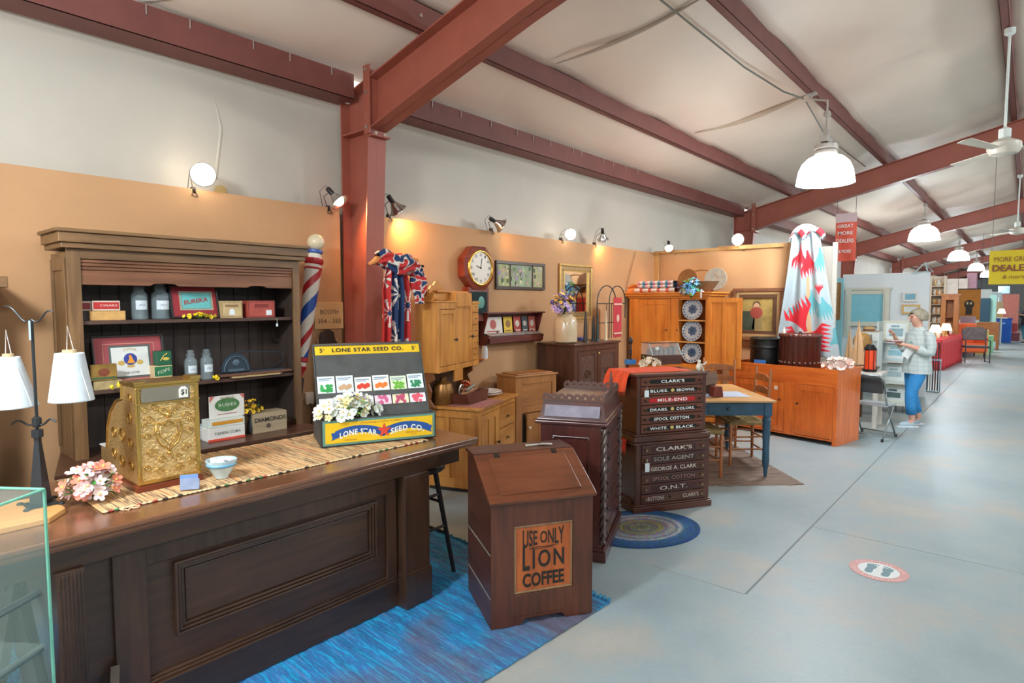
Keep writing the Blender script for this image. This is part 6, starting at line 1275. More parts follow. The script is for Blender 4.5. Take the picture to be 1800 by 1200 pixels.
for s, (pa, pb2) in enumerate((((1392, 430), (1412, 402)), ((1418, 402), (1446, 432)))):
    A_, B_ = (qx(pa[0]), 0), (qx(pb2[0]), 0)
    def lobe2(u, v, s=s, A_=A_, B_=B_):
        th = v*PI*1.15+(.0 if s == 0 else 0); c = (A_[0]+B_[0])/2; rx = abs(B_[0]-A_[0])*.62; aa = u*2*PI
        q = PI*(.1+.8*v) ; px_ = c+(rx)*math.cos(PI-q); pz = -.13+.16*math.sin(q); rr = .035
        return (px_+rr*.6*math.cos(aa), -.08+rr*math.sin(aa), pz+rr*math.cos(aa)*.8)
    MB().grid(lobe2, 16, 24, mi=lambda u, v: 1 if (.1 < v < .38 or .62 < v < .9) else 0).build('gathered_loop', [M('98a3a6', .85), M('c01c28', .85)], t, smooth=2)
MB().lathe([(.17, 0), (.185, .0), (.185, .02), (.17, .02), (.17, 0)], 40, cap=(0, 0), mat=Matrix.Translation((0, .03, -.06)) @ my).build('hoop', M('c9d8cf', .3), t, smooth=2)
MB().lathe([(.17, .0), (.17, .003), (.0001, .003)], 40, mat=Matrix.Translation((0, .035, -.06)) @ my).build('hoop_disc', M('cdd3cf', .4), t)
MB().bar((0, .05, -.2), (0, .05, -lt_.z+.0), .018).build('stand_pole', pine('z'), t)
# ================================================================ BLUE TABLE, RUG, CHAIRS
t = thing('brown_rag_rug', 'thin brown striped rag rug under the blue-legged table', 'rug', (5.107, 2.48, 0), -46.6)
MB().grid(lambda u, v: (1.3*u, 2.0*v+.01*math.sin(u*40)*(v < .01), .004+.002*math.sin(v*120)), 20, 100).build('weave', stripes(['6d5648', '94806f', '5a463c', 'a08f82', '7a5f54'], 'y', 22, .8, name='brown_weave'), t, solid=.006)
bl = M('294a5f', .45, var=.25, sc=9, name='worn_blue_paint'); ttop = wood('b5834a', 'd8aa6c', 'x', 4, .45)
t = thing('work_table', 'small table with a scrubbed plank top and turned blue legs', 'table', (5.44, 2.456, .01), -49.5); w, d, h = .86, 1.18, .755
MB().box(0, w, 0, d, h-.02, h).build('tabletop', ttop, t, bev=.003)
MB().box(.05, w-.05, .04, .06, h-.15, h-.02).box(.05, w-.05, d-.06, d-.04, h-.15, h-.02).box(.04, .06, .05, d-.05, h-.15, h-.02).box(w-.06, w-.04, .05, d-.05, h-.15, h-.02).build('apron', bl, t, bev=.002)
MB().box(.22, .60, .035, .041, h-.135, h-.035).build('drawer', bl, t, bev=.002); MB().lathe([(.008, 0), (.016, .014), (.013, .024), (.0001, .028)], 10, mat=Matrix.Translation((.41, .035, h-.085)) @ Matrix.Rotation(PI/2, 4, 'X')).build('knob', M('2a2c34', .4), t)
lp = [(.012, 0), (.018, .04), (.022, .09), (.030, .11), (.028, .125), (.034, .14), (.030, .30), (.036, .44), (.032, .47), (.040, .49), (.034, .52), (.042, .56), (.030, .58), (.038, .60)]
for (x, y) in ((.065, .065), (w-.065, .065), (.065, d-.065), (w-.065, d-.065)): MB().lathe(lp, 16, (x, y, 0)).box(x-.036, x+.036, y-.036, y+.036, .60, h-.02).build('leg', bl, t, smooth=1)
tab = t
def ladder(lab, x, y, rz, tall=1.0):
    t = thing('ladder_back_chair', lab, 'chair', (x, y, .012), rz, 'ladder-back chairs around the blue table'); cwo = wood('7d451c', 'b06a32', 'z', 4, .4)
    for (px, py, hh) in ((-.21, -.19, .46), (.21, -.19, .46), (-.18, .19, tall), (.18, .19, tall)):
        mb = MB().tube([(px, py, 0), (px, py, .45)]+([(px, py+.03, tall-.02), (px, py+.03, tall)] if hh > .5 else [(px, py, hh)]), [.014, .019]+([.015, .008] if hh > .5 else [.012]), 10)
        mb.build('leg' if hh < .5 else 'back_post', cwo, t, smooth=1)
    mb = MB()
    for z in (.14, .27): mb.bar((-.21, -.19, z), (.21, -.19, z), .009).bar((-.21, -.19, z+.03), (-.18, .19, z+.03), .009).bar((.21, -.19, z+.03), (.18, .19, z+.03), .009).bar((-.18, .19, z), (.18, .19, z), .009)
    mb.build('stretcher', cwo, t)
    MB().grid(lambda u, v: (-.23+.46*u+(.02 if 0 else 0), -.21+.41*v, .445+.015*abs(math.sin(8*PI*max(abs(u-.5), abs(v-.5)))))-(0*u), 24, 24).build('rush_seat', M('8f7a4c', .8, var=.3, sc=30), t, solid=.02) if 0 else MB().grid(lambda u, v: (-.23+.46*u, -.21+.41*v, .445+.004*math.sin(60*max(abs(u-.5), abs(v-.5)))), 24, 24).build('rush_seat', M('8f7a4c', .8, var=.3, sc=30), t, solid=.024)
    for z in (.60, .73, .86): 
        MB().prism([(-.17, z), (.17, z), (.17, z+.05), (.08, z+.075), (-.08, z+.075), (-.17, z+.05)], .205, .217).build('ladder_slat', cwo, t, bev=.002)
    return t
cA = WL(tab, .16, .24, 0); ladder('rush-seated ladder-back chair pushed under the blue table beside the spool cabinets', cA.x, cA.y, 40.5)
cB = WL(tab, .78, .66, 0); ladder('ladder-back chair at the right side of the blue table, in front of the dry sink', cB.x, cB.y, -139.5); ladder('left ladder-back chair behind the blue table, in front of the wardrobe', 7.12, 2.82, -70, 1.0)
q = WL(tab, .18, .22, h+.001); o = thing('place_mat', 'pale blue and white sheet lying on the table with plank top', 'mat', q, -49.5); MB().box(0, .52, 0, .36, 0, .004).build('sheet', M('b5c2d6', .6, var=.1, sc=6), o)
q = WL(tab, .12, .30, h+.008); o = thing('mitre_box', 'weathered grey-brown wooden trough leaning up on blocks on the table', 'wooden box', q, -30)
m = Matrix.Translation((0, 0, .07)) @ Matrix.Rotation(R(-9), 4, 'Y'); gw = wood('5f4638', '8a6b58', 'x', 5, .6); MB().box(-.14, .34, 0, .015, 0, .11, mat=m).box(-.14, .34, .11, .125, 0, .11, mat=m).box(-.14, .34, 0, .125, -.012, 0, mat=m).build('trough', gw, o, bev=.002); MB().box(-.10, -.04, .02, .10, 0, .05).box(.26, .32, .02, .11, 0, .10).build('block', wood('3a2018', '5a3222', 'z'), o)
q = WL(tab, .36, .24, h+.006); tag(MB().prism([(-.055, 0), (.055, 0), (.04, .10), (-.04, .10)], -.045, .045).build('wooden_wedge', wood('5f2418', '86382a', 'z'), loc=q, rot=(0, 0, -40), bev=.003), 'small red-brown tapered wooden block on the pale sheet', 'block')
q = WL(tab, .55, .60, h+.001)
# ================================================================ FOLDING CHAIR
t = thing('folding_chair', 'grey metal folding chair with a black padded back beyond the dry sink', 'chair', (8.78, 1.47, 0), 78); gy = M('8d9698', .35, .6); 
MB().tube([(-.20, -.20, 0), (-.20, .12, .47), (-.20, .16, .60)], .011, 8).tube([(.20, -.20, 0), (.20, .12, .47), (.20, .16, .60)], .011, 8).tube([(-.20, .16, .58), (-.20, .22, .76), (-.15, .235, .80), (.15, .235, .80), (.20, .22, .76), (.20, .16, .58)], .011, 8).build('front_frame', gy, t, smooth=2)
MB().tube([(-.22, .26, 0), (-.22, -.02, .40)], .011, 8).tube([(.22, .26, 0), (.22, -.02, .40)], .011, 8).bar((-.22, .22, .06), (.22, .22, .06), .008).bar((-.20, -.17, .05), (.20, -.17, .05), .008).build('rear_frame', gy, t, smooth=2)
MB().prism([(-.19, -.22), (.19, -.22), (.21, .14), (-.21, .14)], .41, .43, plane='xy').build('seat', M('a9b3b8', .4, .3), t, bev=.006)
MB().prism([(-.18, .58), (.18, .58), (.19, .70), (.15, .785), (-.15, .785), (-.19, .70)], .17, .20).build('backrest', M('33383a', .5), t, bev=.01)
for (x, y) in ((-.2, -.2), (.2, -.2), (-.22, .26), (.22, .26)): MB().lathe([(.016, 0), (.016, .03), (.011, .035)], 8, (x, y, 0)).build('rubber_foot', M('151515', .7), t)
# ================================================================ BEYOND THE BOOTH
def XB(name, label, cat, p0, p1, q0, q1, Xp, d, floor=False, group=None):   # thing whose front lies in plane X = Xp, seen between these image columns and rows
    a = AX(p0, q0, Xp); b = AX(p1, q1, Xp); z0 = 0 if floor else b.z
    t = thing(name, label, cat, (Xp, a.y, z0), -90, group); return t, a.y-b.y, a.z-z0, d
def simple(name, label, cat, p0, p1, q0, q1, Xp, d, m, floor=False, group=None, bev=.004, part='body'):
    t, w, h, d = XB(name, label, cat, p0, p1, q0, q1, Xp, d, floor, group); MB().box(0, w, 0, d, 0, h).build(part, m, t, bev=bev); return t, w, h
wh = M('e8edef', .6, var=.03, sc=2, name='white_panel'); whs = M('d5dad6', .5)
# banners
t, w, h, _ = XB('hanging_banner', 'red banner with white lettering hanging above the leaf quilt', 'banner', 1469, 1504, 392, 458, 12.19, .01)
w = .34; h2 = h*1.0
MB().grid(lambda u, v: (w*u, .02*math.sin(u*5+v*2), h*v), 12, 8).build('banner_cloth', M('e8604a', .6), t, solid=.003); MB().box(0, w, -.008, .0, h, h+.16).build('top_strip', M('d9bcc0', .6), t)
for s, ww, hh, zz in (('GREAT', .26, .06, h*.90), ('MORE', .24, .06, h*.72), ('DEALERS', .28, .07, h*.52), ('& MORE', .2, .06, h*.25)): lettering(s, ww, hh, M('f0e6e2', .6), t, (w/2, -.04, zz), bold=.02)
MB().bar((.02, 0, h+.16), (.02, 0, 3.56-t.location.z), .004, n=5).bar((w-.02, 0, h+.16), (w-.02, 0, 3.56-t.location.z), .004, n=5).build('cord', wire, t)
t, w, h, _ = XB('hanging_banner', 'yellow banner about more dealers at the right edge, hung under the rafters', 'banner', 1740, 1800, 441, 499, 14.0, .01)
w = .70; MB().grid(lambda u, v: (w*u, .01*math.sin(u*6), h*v), 12, 4).build('banner_cloth', M('e3c81f', .6), t, solid=.003)
br = M('8a4a2a', .6); lettering('MORE GREAT', .56, .085, br, t, (w/2, -.018, h*.74)); lettering('DEALERS', .60, .12, br, t, (w/2, -.018, h*.48), bold=.03); lettering('& more', .3, .07, br, t, (w/2, -.018, h*.22))
MB().bar((.03, 0, h), (.03, 0, 4.44-t.location.z), .004, n=5).bar((w-.03, 0, h), (w-.03, 0, 4.44-t.location.z), .004, n=5).build('cord', wire, t)
# white booth behind the sink
struct('wall_white_booth', MB().box(13.0, 13.06, 1.375, 2.76, 0, 2.235), wh, bev=.004)
struct('wall_cream_return', MB().box(9.55, 9.61, 2.12, 4.5, 0, 2.5).box(9.5, 9.55, 2.10, 2.16, 0, 2.55), M('ded8cc', .6), bev=.003)
struct('wall_blue_edge', MB().box(12.4, 12.44, 2.62, 3.05, 0, 2.15), M('8fd0dc', .5), bev=.003)
struct('wall_booth_back', MB().box(9.6, 60, 4.45, 4.5, 0, 2.35), M('d9dfe0', .7))
for x, y0, c in ((19.6, 2.9, 'e6d6bf'), (26.5, 2.4, 'd8ccc4'), (33, 1.9, 'bcd8d4'), (41, 1.6, 'd9dcd8'), (50, 1.4, 'cfd9dc')): struct('wall_booth_partition', MB().box(x, x+.06, y0, 4.5, 0, 2.4), M(c, .7))
for yy in (-3.0,): pass
mm = M('dcd9c8', .5)
t, w, h, _ = XB('mantel_mirror', 'cream painted mantel mirror with turquoise glass on the white booth wall', 'mirror', 1487, 1562, 510, 574, 12.9, .08)
MB().frame(0, w, 0, h, 0, .06, .08).box(-.03, w+.03, -.03, .08, h, h+.04).build('frame', mm, t, bev=.004)
for x in (0, w-.10): MB().box(x, x+.10, -.03, .02, -.2, h).box(x+.03, x+.07, -.04, -.03, -.15, h-.05).build('pilaster', mm, t, bev=.003)
MB().box(.08, w-.10, .01, .02, .08, h-.08).build('turquoise_glass', M('8fd0de', .15, var=.05), t)
for (p0, p1, q0, q1, c, c2, lab) in ((1587, 1613, 513, 530, 'e6e2d8', '7fb4c8', 'small blue picture in a white frame high on the white booth wall'), (1585, 1617, 535, 552, 'd9ae66', 'dde3e0', 'gilt framed picture above the head of the standing person')):
    t, w, h, _ = XB('framed_picture', lab, 'picture', p0, p1, q0, q1, 12.95, .03); MB().frame(0, w, 0, h, 0, .03, .035).build('frame', M(c, .4), t, bev=.003); MB().box(.035, w-.035, .01, .02, .035, h-.035).build('print', M(c2, .5, var=.1, sc=6), t)
t, w, h = simple('wall_carving', 'tall narrow carved brown wall panel seen past the right edge of the leaf quilt', 'carving', 1464, 1476, 497, 562, 12.3, .03, M('a97d4a', .5, var=.3, sc=20, bump=.8, name='carved_ornament')); MB().frame(0, w, 0, h, -.01, 0, .02).build('edge_bead', M('8a6236', .5), t)
# table behind the sink with sailboats, lantern and hats
t = thing('side_table', 'small white-topped table behind the dry sink carrying model sailboats', 'table', (9.30, 2.09, 0), -90); MB().box(0, .62, 0, .5, .72, .75).box(.03, .55, .02, .48, .60, .72).build('tabletop', M('d8d3ca', .5), t, bev=.004)
for x in (.05, .52): MB().box(x, x+.05, .03, .08, 0, .60).build('leg', M('cfcabf', .5), t); MB().box(x, x+.05, .42, .47, 0, .60).build('leg', M('cfcabf', .5), t)
MB().ball((.45, .0, .66), .015, 8, 5).build('drawer_knob', M('33302c', .4), t)
def boat(lab, px0, px1, pt, pb, Xp):
    a = AX(px0, pb, Xp); b = AX(px1, pt, Xp); z0 = .752; t = thing('model_sailboat', lab, 'model boat', (Xp, a.y, z0), -90, 'model sailboats'); w = a.y-b.y; h = b.z-z0
    MB().tube([(0, 0, .06), (w*.25, 0, .04), (w*.7, 0, .045), (w, 0, .075)], [.005, .03, .03, .004], 10).box(w*.3, w*.6, -.02, .02, .0, .03).build('hull', wood('8a4a22', 'b87440', 'x'), t, smooth=1)
    MB().bar((w*.42, 0, .05), (w*.42, 0, h), .005, .002).build('mast', wood('6a4a2a', '8a6a3a', 'z'), t)
    MB().grid(lambda u, v: (w*.44+(w*.5)*u*(1-v), -.012*math.sin(PI*u)*(1-v), .09+(h-.12)*v), 6, 10).build('mainsail', M('cfa57a', .8), t, solid=.003); MB().grid(lambda u, v: (w*.40-(w*.36)*u*(1-v), -.012*math.sin(PI*u)*(1-v), .09+(h-.2)*v), 6, 10).build('jib', M('c69b70', .8), t, solid=.003)
boat('larger model sailboat with tan sails behind the dry sink', 1493, 1528, 557, 640, 9.5); boat('smaller model sailboat beside the leaf quilt', 1482, 1506, 572, 636, 9.72)
a = AX(1527, 640, 9.42); t = thing('red_lantern', 'red glass lantern with dark metal cap on the side table', 'lantern', (9.5, a.y, .752)); hh = AX(1527, 606, 9.42).z-.752
MB().lathe([(.085, 0), (.085, .03), (.07, .035)], 16).build('metal_base', M('2a2526', .4, .5), t); MB().lathe([(.075, hh*.8), (.08, hh*.85), (.04, hh), (.001, hh*1.02)], 16).build('metal_cap', M('2a2526', .4, .5), t, smooth=1); MB().lathe([(.07, .035), (.072, hh*.5), (.07, hh*.8)], 16).build('red_glass', M('e2451c', .2, coat=.5), t, smooth=1)
mb = MB()
for k in range(8): c, s = math.cos(k*PI/4)*.078, math.sin(k*PI/4)*.078; mb.bar((c, s, .03), (c, s, hh*.82), .004, n=5)
mb.build('cage', M('3a2a2a', .4, .5), t); MB().tube([(.05*math.cos(PI*i/10), 0, hh+.05+.09*math.sin(PI*i/10)) for i in range(11)], .004, 5).build('bail', M('3a3a4a', .4, .5), t)
a = AX(1515, 600, 10.15); t = thing('globe', 'round amber globe on a stand behind the sailboats', 'globe', (10.2, a.y, 0)); MB().ball((0, 0, a.z), .13, 20, 12).build('ball', M('b5884a', .3, var=.3, sc=6), t, smooth=2); MB().lathe([(.12, .75), (.03, .77), (.02, a.z-.12), (.05, a.z-.12)], 12).box(-.2, .2, -.2, .2, .72, .75).bar((0, 0, 0), (0, 0, .72), .03).build('stand', wood('5a3a22', '7a5232', 'z'), t)
t, w, h = simple('white_shelf', 'slanting white display shelf with straw hats behind the sailboats', 'shelf', 1508, 1545, 583, 600, 10.4, .35, whs); MB().box(0, .03, 0, .3, -t.location.z, 0).box(w-.03, w, 0, .3, -t.location.z, 0).build('leg', whs, t)
a = AX(1526, 583, 10.5); t = thing('straw_hat', 'tan straw hat lying on the slanting white shelf', 'hat', (10.55, a.y, a.z+.005)); MB().lathe([(.0001, 0), (.14, 0), (.145, .008), (.08, .012), (.075, .06), (.05, .075), (.0001, .075)], 20).build('hat_body', M('c19a66', .8), t, smooth=1); MB().lathe([(.082, .012), (.08, .035)], 20).build('band', M('5a3a2a', .7), t)
# print rack
t, w, h, _ = XB('print_rack', 'tall white stepped rack of framed prints in front of the standing person', 'rack', 1541, 1600, 562, 718, 10.9, .5, True)
MB().box(0, .025, .05, .5, 0, h*.98).box(w-.025, w, .05, .5, 0, h*.98).build('side', M('c9cfcb', .5), t, bev=.003)
for k, z in enumerate((.14, .47, .80, 1.10)):
    MB().box(-.02, w+.02, 0, .30, z-.03, z).build('shelf', M('d8dcd6', .5), t, bev=.003)
mb = MB()
for x in [i*.09+.03 for i in range(6)]: mb.bar((x, .03, 0), (x, .03, .11), .008, n=6)
mb.build('foot_rail', M('2f4a52', .5), t)
for k, (z, f, pcol, lab) in enumerate(((.002+.14, 'd8dcc8', '4f6a6a', 'print with dark lettering on the lowest shelf of the white rack'), (.47, 'd3dcd6', 'a8bfc4', 'pale framed print on the second shelf of the white rack'), (.80, 'c2d3d8', '8fc0cc', 'pale blue framed print on the third shelf of the white rack'), (1.10, 'cfcdb8', '8aa6ae', 'framed print in a cream frame on the top of the white rack'))):
    o = thing('framed_print', lab, 'picture', WL(t, .08, .08, z), -90, 'framed prints on the white rack', rx=-8); ww = w*.72; hh = .28 if k < 3 else .32
    MB().frame(0, ww, 0, hh, 0, .02, .035).build('frame', M(f, .5), o, bev=.003); MB().box(.035, ww-.035, .005, .012, .035, hh-.035).build('print', M('dfe6e4', .5), o); MB().box(.08, ww-.09, .0, .005, .08, hh-.12).box(.10, ww-.14, .0, .005, hh-.10, hh-.07).build('printed_shape', M(pcol, .5, var=.3, sc=25), o)
# small wooden bench seen behind the person
t = thing('wooden_bench', 'brown wooden bench end standing behind the person, beside the cane stand', 'bench', (12.3, 1.50, 0), -90); b5 = wood('6a3418', '8f5230', 'z')
MB().box(.0, .10, 0, .08, 0, .62).build('leg', b5, t, bev=.003); MB().box(-.35, -.25, 0, .08, 0, .62).build('leg', b5, t, bev=.003); MB().box(-.37, .12, -.02, .4, .62, .66).box(-.25, .0, .02, .05, .3, .36).build('bench_top', b5, t, bev=.003); MB().lathe([(.09, 0), (.11, .01), (.09, .02), (.02, .02)], 18, mat=Matrix.Translation((-.12, 0, .28)) @ my).build('round_carving', b5, t)
# cane stand
t = thing('cane_stand', 'metal stand of upright dark canes beside the white booth', 'stand', (13.9, 1.395, 0), -90)
MB().box(-.07, .15, -.1, .14, 0, .03).box(-.07, .15, -.01, .01, .60, .63).bar((-.07, 0, 0), (-.07, 0, .64), .012).bar((.15, 0, 0), (.15, 0, .64), .012).build('rack', M('8fa3ad', .4, .5), t)
for k, (x, c, hh) in enumerate(((-.045, '27404f', .95), (-.005, 'cfc5b8', .98), (.035, '3a3034', 1.0), (.075, '7a4a44', .96), (.115, '2a2a30', .97))):
    o = thing('cane', ('dark blue cane, leftmost in the metal stand', 'cream cane, second in the metal stand', 'black cane in the middle of the metal stand', 'reddish cane, fourth in the metal stand', 'black cane, rightmost in the metal stand')[k], 'cane', WL(t, x, .0, .03), -90, 'canes in the metal stand'); MB().tube([(0, .0, 0), (0, 0, hh-.1), (0, -.02, hh-.06), (0, -.06, hh-.05), (0, -.08, hh-.09)], .011, 7).build('shaft', M(c, .4), o, smooth=2)
# red-clothed table and dealers' stock along the aisle
rd = random.Random(12)
rc_ = M('c8343c', .75, name='red_table_cloth')
t = thing('dealer_table', 'long table under a red cloth along the aisle, beyond the white booth', 'table', (18.3, 1.66, 0), -3)
MB().grid(lambda u, v: (3.6*u+.02*math.sin(v*20), -.02+.03*math.sin(u*40)*(1-v), .76*v), 90, 6).build('cloth_front', rc_, t, solid=.01, smooth=2); MB().grid(lambda u, v: (.03*math.sin(u*24)*(1-v), .9*u, .76*v), 30, 6).build('cloth_end', rc_, t, solid=.01, smooth=2); MB().box(-.01, 3.6, -.02, .92, .755, .775).build('tabletop', rc_, t, bev=.01)
MB().box(.05, .10, .05, .1, 0, .75).box(3.45, 3.5, .05, .1, 0, .75).box(.05, .1, .8, .85, 0, .75).build('leg', iron, t)
dt = t
for k in range(30):
    x = .1+.115*k; y = rd.uniform(.12, .75); c = rd.choice(['e8dcc4', 'd9b98a', 'f0e8da', 'c9a878', 'e6cfc0', 'cfd6d0']); hh = rd.uniform(.08, .28); r = rd.uniform(.03, .07)
    nm = ['vase', 'pitcher', 'figurine', 'jar', 'cup'][k % 5]
    o = thing('glass_'+nm if nm != 'figurine' else 'china_figurine', 'small pale %s among the dealer glassware crowding the red-clothed table' % nm, nm, WL(dt, x, y, .777), 0, 'glassware on the red table (%s)' % nm)
    MB().lathe([(r*.6, 0), (r, hh*.35), (r*.8, hh*.6), (r*.4, hh*.8), (r*.55, hh), (r*.4, hh)], 12).build('body', M(c, .2, coat=.4), o, smooth=1)
t, w, h, _ = XB('display_shelves', 'tall cream shelves of glassware lit warm behind the red-clothed table', 'shelves', 1636, 1656, 485, 640, 22.6, .4, True); MB().box(0, w, .38, .4, 0, h).box(0, .04, 0, .4, 0, h).box(w-.04, w, 0, .4, 0, h).build('case', M('ead9c0', .5), t)
for k in range(6):
    z = .8+.28*k
    if z > h: break
    MB().box(.04, w-.04, 0, .38, z-.02, z).build('shelf', M('e3cfae', .5), t)
    for j in range(5):
        o = thing('china_piece', 'small piece of pale china on the tall warm-lit shelves beyond the white booth', 'china', WL(t, .12+j*(w-.2)/5, .12, z+.001), 0, 'china on the tall shelves'); hh = rd.uniform(.1, .2); r = rd.uniform(.04, .07); MB().lathe([(r*.5, 0), (r, hh*.4), (r*.5, hh*.8), (r*.6, hh)], 10).build('body', M(rd.choice(['f0e2c8', 'dcb27a', 'e9e4da', 'c98f5a']), .2), o, smooth=1)
t, w, h, _ = XB('curio_cabinet', 'orange wooden curio cabinet with glass door beyond the red table', 'cabinet', 1655, 1681, 520, 626, 22.4, .4, True); owb = wood('b0622a', 'd98c48', 'z'); MB().frame(0, w, .1, h, -.02, .02, .12).box(0, w, .38, .4, 0, h).box(0, .03, .0, .4, 0, h).box(w-.03, w, 0, .4, 0, h).box(-.03, w+.03, -.04, .42, h, h+.06).build('case', owb, t, bev=.004); MB().box(.03, w-.03, .02, .36, .9, .92).box(.03, w-.03, .02, .36, 1.25, 1.27).box(.03, w-.03, .02, .36, 0, .1).build('shelf', owb, t)
t, w, h, _ = XB('hanging_wool_quilt', 'brown hanging quilt with a round black emblem, right of the curio cabinet', 'quilt', 1684, 1722, 508, 562, 25.5, .03); MB().box(0, w, 0, .02, 0, h).build('quilt_ground', M('b9772f', .8, var=.1), t); cx, cz = w*.52, h*.5; MB().ball((cx, -.005, cz), w*.22, 20, 8, sy=.02, sz=1.1).box(cx-w*.14, cx+w*.14, -.008, 0, cz-h*.34, cz-h*.1).build('black_emblem', M('3a322c', .8), t); MB().box(cx-w*.12, cx-w*.04, -.012, -.008, cz, cz+h*.08).box(cx+.02, cx+w*.12, -.012, -.008, cz, cz+h*.07).build('emblem_light', M('cdb894', .8), t); MB().bar((0, .01, h), (w, .01, h), .02).bar((0, .01, h), (0, .01, 3.99-t.location.z), .005).bar((w, .01, h), (w, .01, 3.99-t.location.z), .005).build('rod', iron, t)
simple('folding_screen', 'dark teal panel standing beyond the brown quilt', 'screen', 1723, 1740, 524, 566, 30.0, .05, M('23485a', .6), True)
simple('folding_screen', 'pale mint panel standing right of the dark teal one', 'screen', 1740, 1750, 518, 566, 30.2, .05, M('a8d9cc', .6), True)
simple('tall_cupboard', 'faded red cupboard far down the aisle at the right', 'cupboard', 1762, 1790, 517, 560, 40.0, .5, M('b5685a', .6, var=.1), True)
t, w, h = simple('clothed_table', 'table under a bright blue cloth far down the aisle', 'table', 1752, 1776, 561, 600, 33.0, 1.2, M('1f5fc0', .7, name='blue_cloth'), True, part='cloth'); MB().box(-.02, w+.02, -.02, 1.22, h, h+.05).build('folded_runner', M('1a3f8f', .7), t); MB().box(.1, .16, -.02, 0, .05, h).box(.1, w*.6, -.02, 0, h*.8, h*.86).build('pale_stripe', M('9fc4e8', .7), t)
t, w, h = simple('blanket_chest', 'brown wooden chest standing beside the aisle before the blue table', 'chest', 1717, 1755, 566, 600, 27.5, .5, wood('7d4520', 'a9682f', 'x'), False); MB().box(0, .07, 0, .07, -t.location.z, 0).box(w-.07, w, 0, .07, -t.location.z, 0).box(w-.07, w, .43, .5, -t.location.z, 0).box(0, .07, .43, .5, -t.location.z, 0).build('leg', wood('7d4520', 'a9682f', 'z'), t)
t, w, h = simple('wicker_box', 'pale yellow box with blue papers on the floor before the brown chest', 'box', 1711, 1736, 580, 600, 25.0, .5, M('d9c27a', .7), True)
# orange upholstered chair and dark armchair
t = thing('orange_armchair', 'orange upholstered armchair beside the red-clothed table', 'chair', (23.7, 1.40, 0), -60); oc = M('ef6a35', .7); MB().box(-.3, .3, -.3, .3, .15, .45).build('seat', oc, t, bev=.05); MB().box(-.3, .3, .2, .35, .4, 1.05).build('backrest', oc, t, bev=.07); MB().box(-.36, -.26, -.3, .3, .15, .65).build('arm', oc, t, bev=.04); MB().box(.26, .36, -.3, .3, .15, .65).build('arm', oc, t, bev=.04)
for x in (-.28, .28):
    for y in (-.26, .28): MB().bar((x, y, 0), (x, y, .16), .02).build('leg', iron, t)
t = thing('dark_armchair', 'dark metal chair with a floral back standing in front of the orange armchair', 'chair', (21.6, 1.14, 0), -75); MB().prism([(-.28, .62), (.28, .62), (.28, .9), (.2, 1.0), (-.2, 1.0), (-.28, .9)], .22, .27).build('backrest', M('6a5f60', .7, var=.4, sc=10), t, bev=.02); MB().box(-.28, .28, -.25, .25, .42, .47).build('seat', M('3a3440', .6), t, bev=.01)
for x in (-.28, .28): MB().bar((x, -.25, 0), (x, -.25, .62), .014).bar((x, .25, 0), (x, .24, .95), .014).bar((x, -.25, .62), (x, .24, .66), .012).bar((x, -.25, .04), (x, .25, .04), .01).build('side_frame', M('4a4f55', .4, .5), t)
# far stock: countable boxes, frames and lamps
far = [(1688, 1712, 556, 584, 24.4, 'a58f9a', 'pile of grey and purple wares under the brown quilt', 'goods'), (1730, 1745, 590, 606, 26.0, '8fcfa0', 'low green bin on the floor beside the brown chest', 'bin'), (1776, 1788, 568, 584, 36.0, '9a3a40', 'small red striped bundle past the blue table', 'bundle'), (1778, 1792, 584, 596, 34.5, '8a4a4a', 'patterned red and white box beside the aisle past the blue table', 'box'), (1750, 1762, 530, 560, 35.5, 'd9b98a', 'cream lamp table far down the aisle', 'table'), (1700, 1716, 480, 505, 30.5, 'b58a98', 'mauve cupboard top seen above the brown quilt', 'cupboard'), (1755, 1775, 503, 516, 45.0, 'c9e6ea', 'pale blue sign board far down the aisle', 'board'), (1742, 1760, 514, 522, 44.0, 'e6eef0', 'white far sign beside the pale blue board', 'board'), (1660, 1700, 490, 512, 30.0, 'cfc0b4', 'pale cupboard top above the orange curio cabinet', 'cupboard')]
for (a, b, c, d, X_, col, lab, cat) in far: o_, w_b, h_b = simple(cat if cat != 'goods' else 'wares', lab, cat, a, b, c, d, X_, .5, M(col, .7, var=.15, sc=3), floor=(cat not in ('board',)))
for o_ in [o for o in COL.objects if o.name.split('.')[0] == 'board' and o.location.x > 40]: MB().bar((.05, .2, -o_.location.z), (.05, .2, 0), .03).build('post', whs, o_)
for k, (px, X_, h_, c) in enumerate(((1645, 18.75, 1.13, 'f2e6c8'), (1760, 31.0, 1.45, 'f6ead0'), (1664, 20.3, 1.13, 'f0d9a8'))):
    p = AX(px, 560, X_); t = thing('table_lamp', ('white shaded lamp lit among the glassware left of the curio cabinet', 'lit cream shaded lamp beside the blue-clothed table', 'amber lit lamp in front of the curio cabinet')[k], 'lamp', (X_, p.y, h_-.35)); MB().lathe([(.07, 0), (.03, .04), (.02, .2)], 12).build('base', M('b58a4a', .4), t); MB().lathe([(.14, .16), (.08, .35)], 16).build('lamp_shade', M(c, .6, emit=1.4), t)
    if k == 1: MB().box(-.2, .2, -.2, .2, -.03, 0).bar((0, 0, -(h_-.35)), (0, 0, -.03), .03).build('stand', whs, t)
t, w, h, _ = XB('wire_rack', 'white wire rack and lamp arm lying on top of the white booth wall', 'rack', 1606, 1640, 462, 480, 12.98, .1); MB().tube([(0, 0, .0), (w*.6, 0, h), (w, 0, .02), (w*.6, 0, .03), (0, 0, 0)], .012, 6).tube([(w*.6, 0, h), (w*.75, .05, 0)], .01, 5).build('wire', M('c9dde0', .4), t)
# far right-hand side booths so the aisle does not end in nothing
struct('wall_right', MB().box(-20, 66, -21, -20.9, 0, 3.4), M('d5dadb', .7))
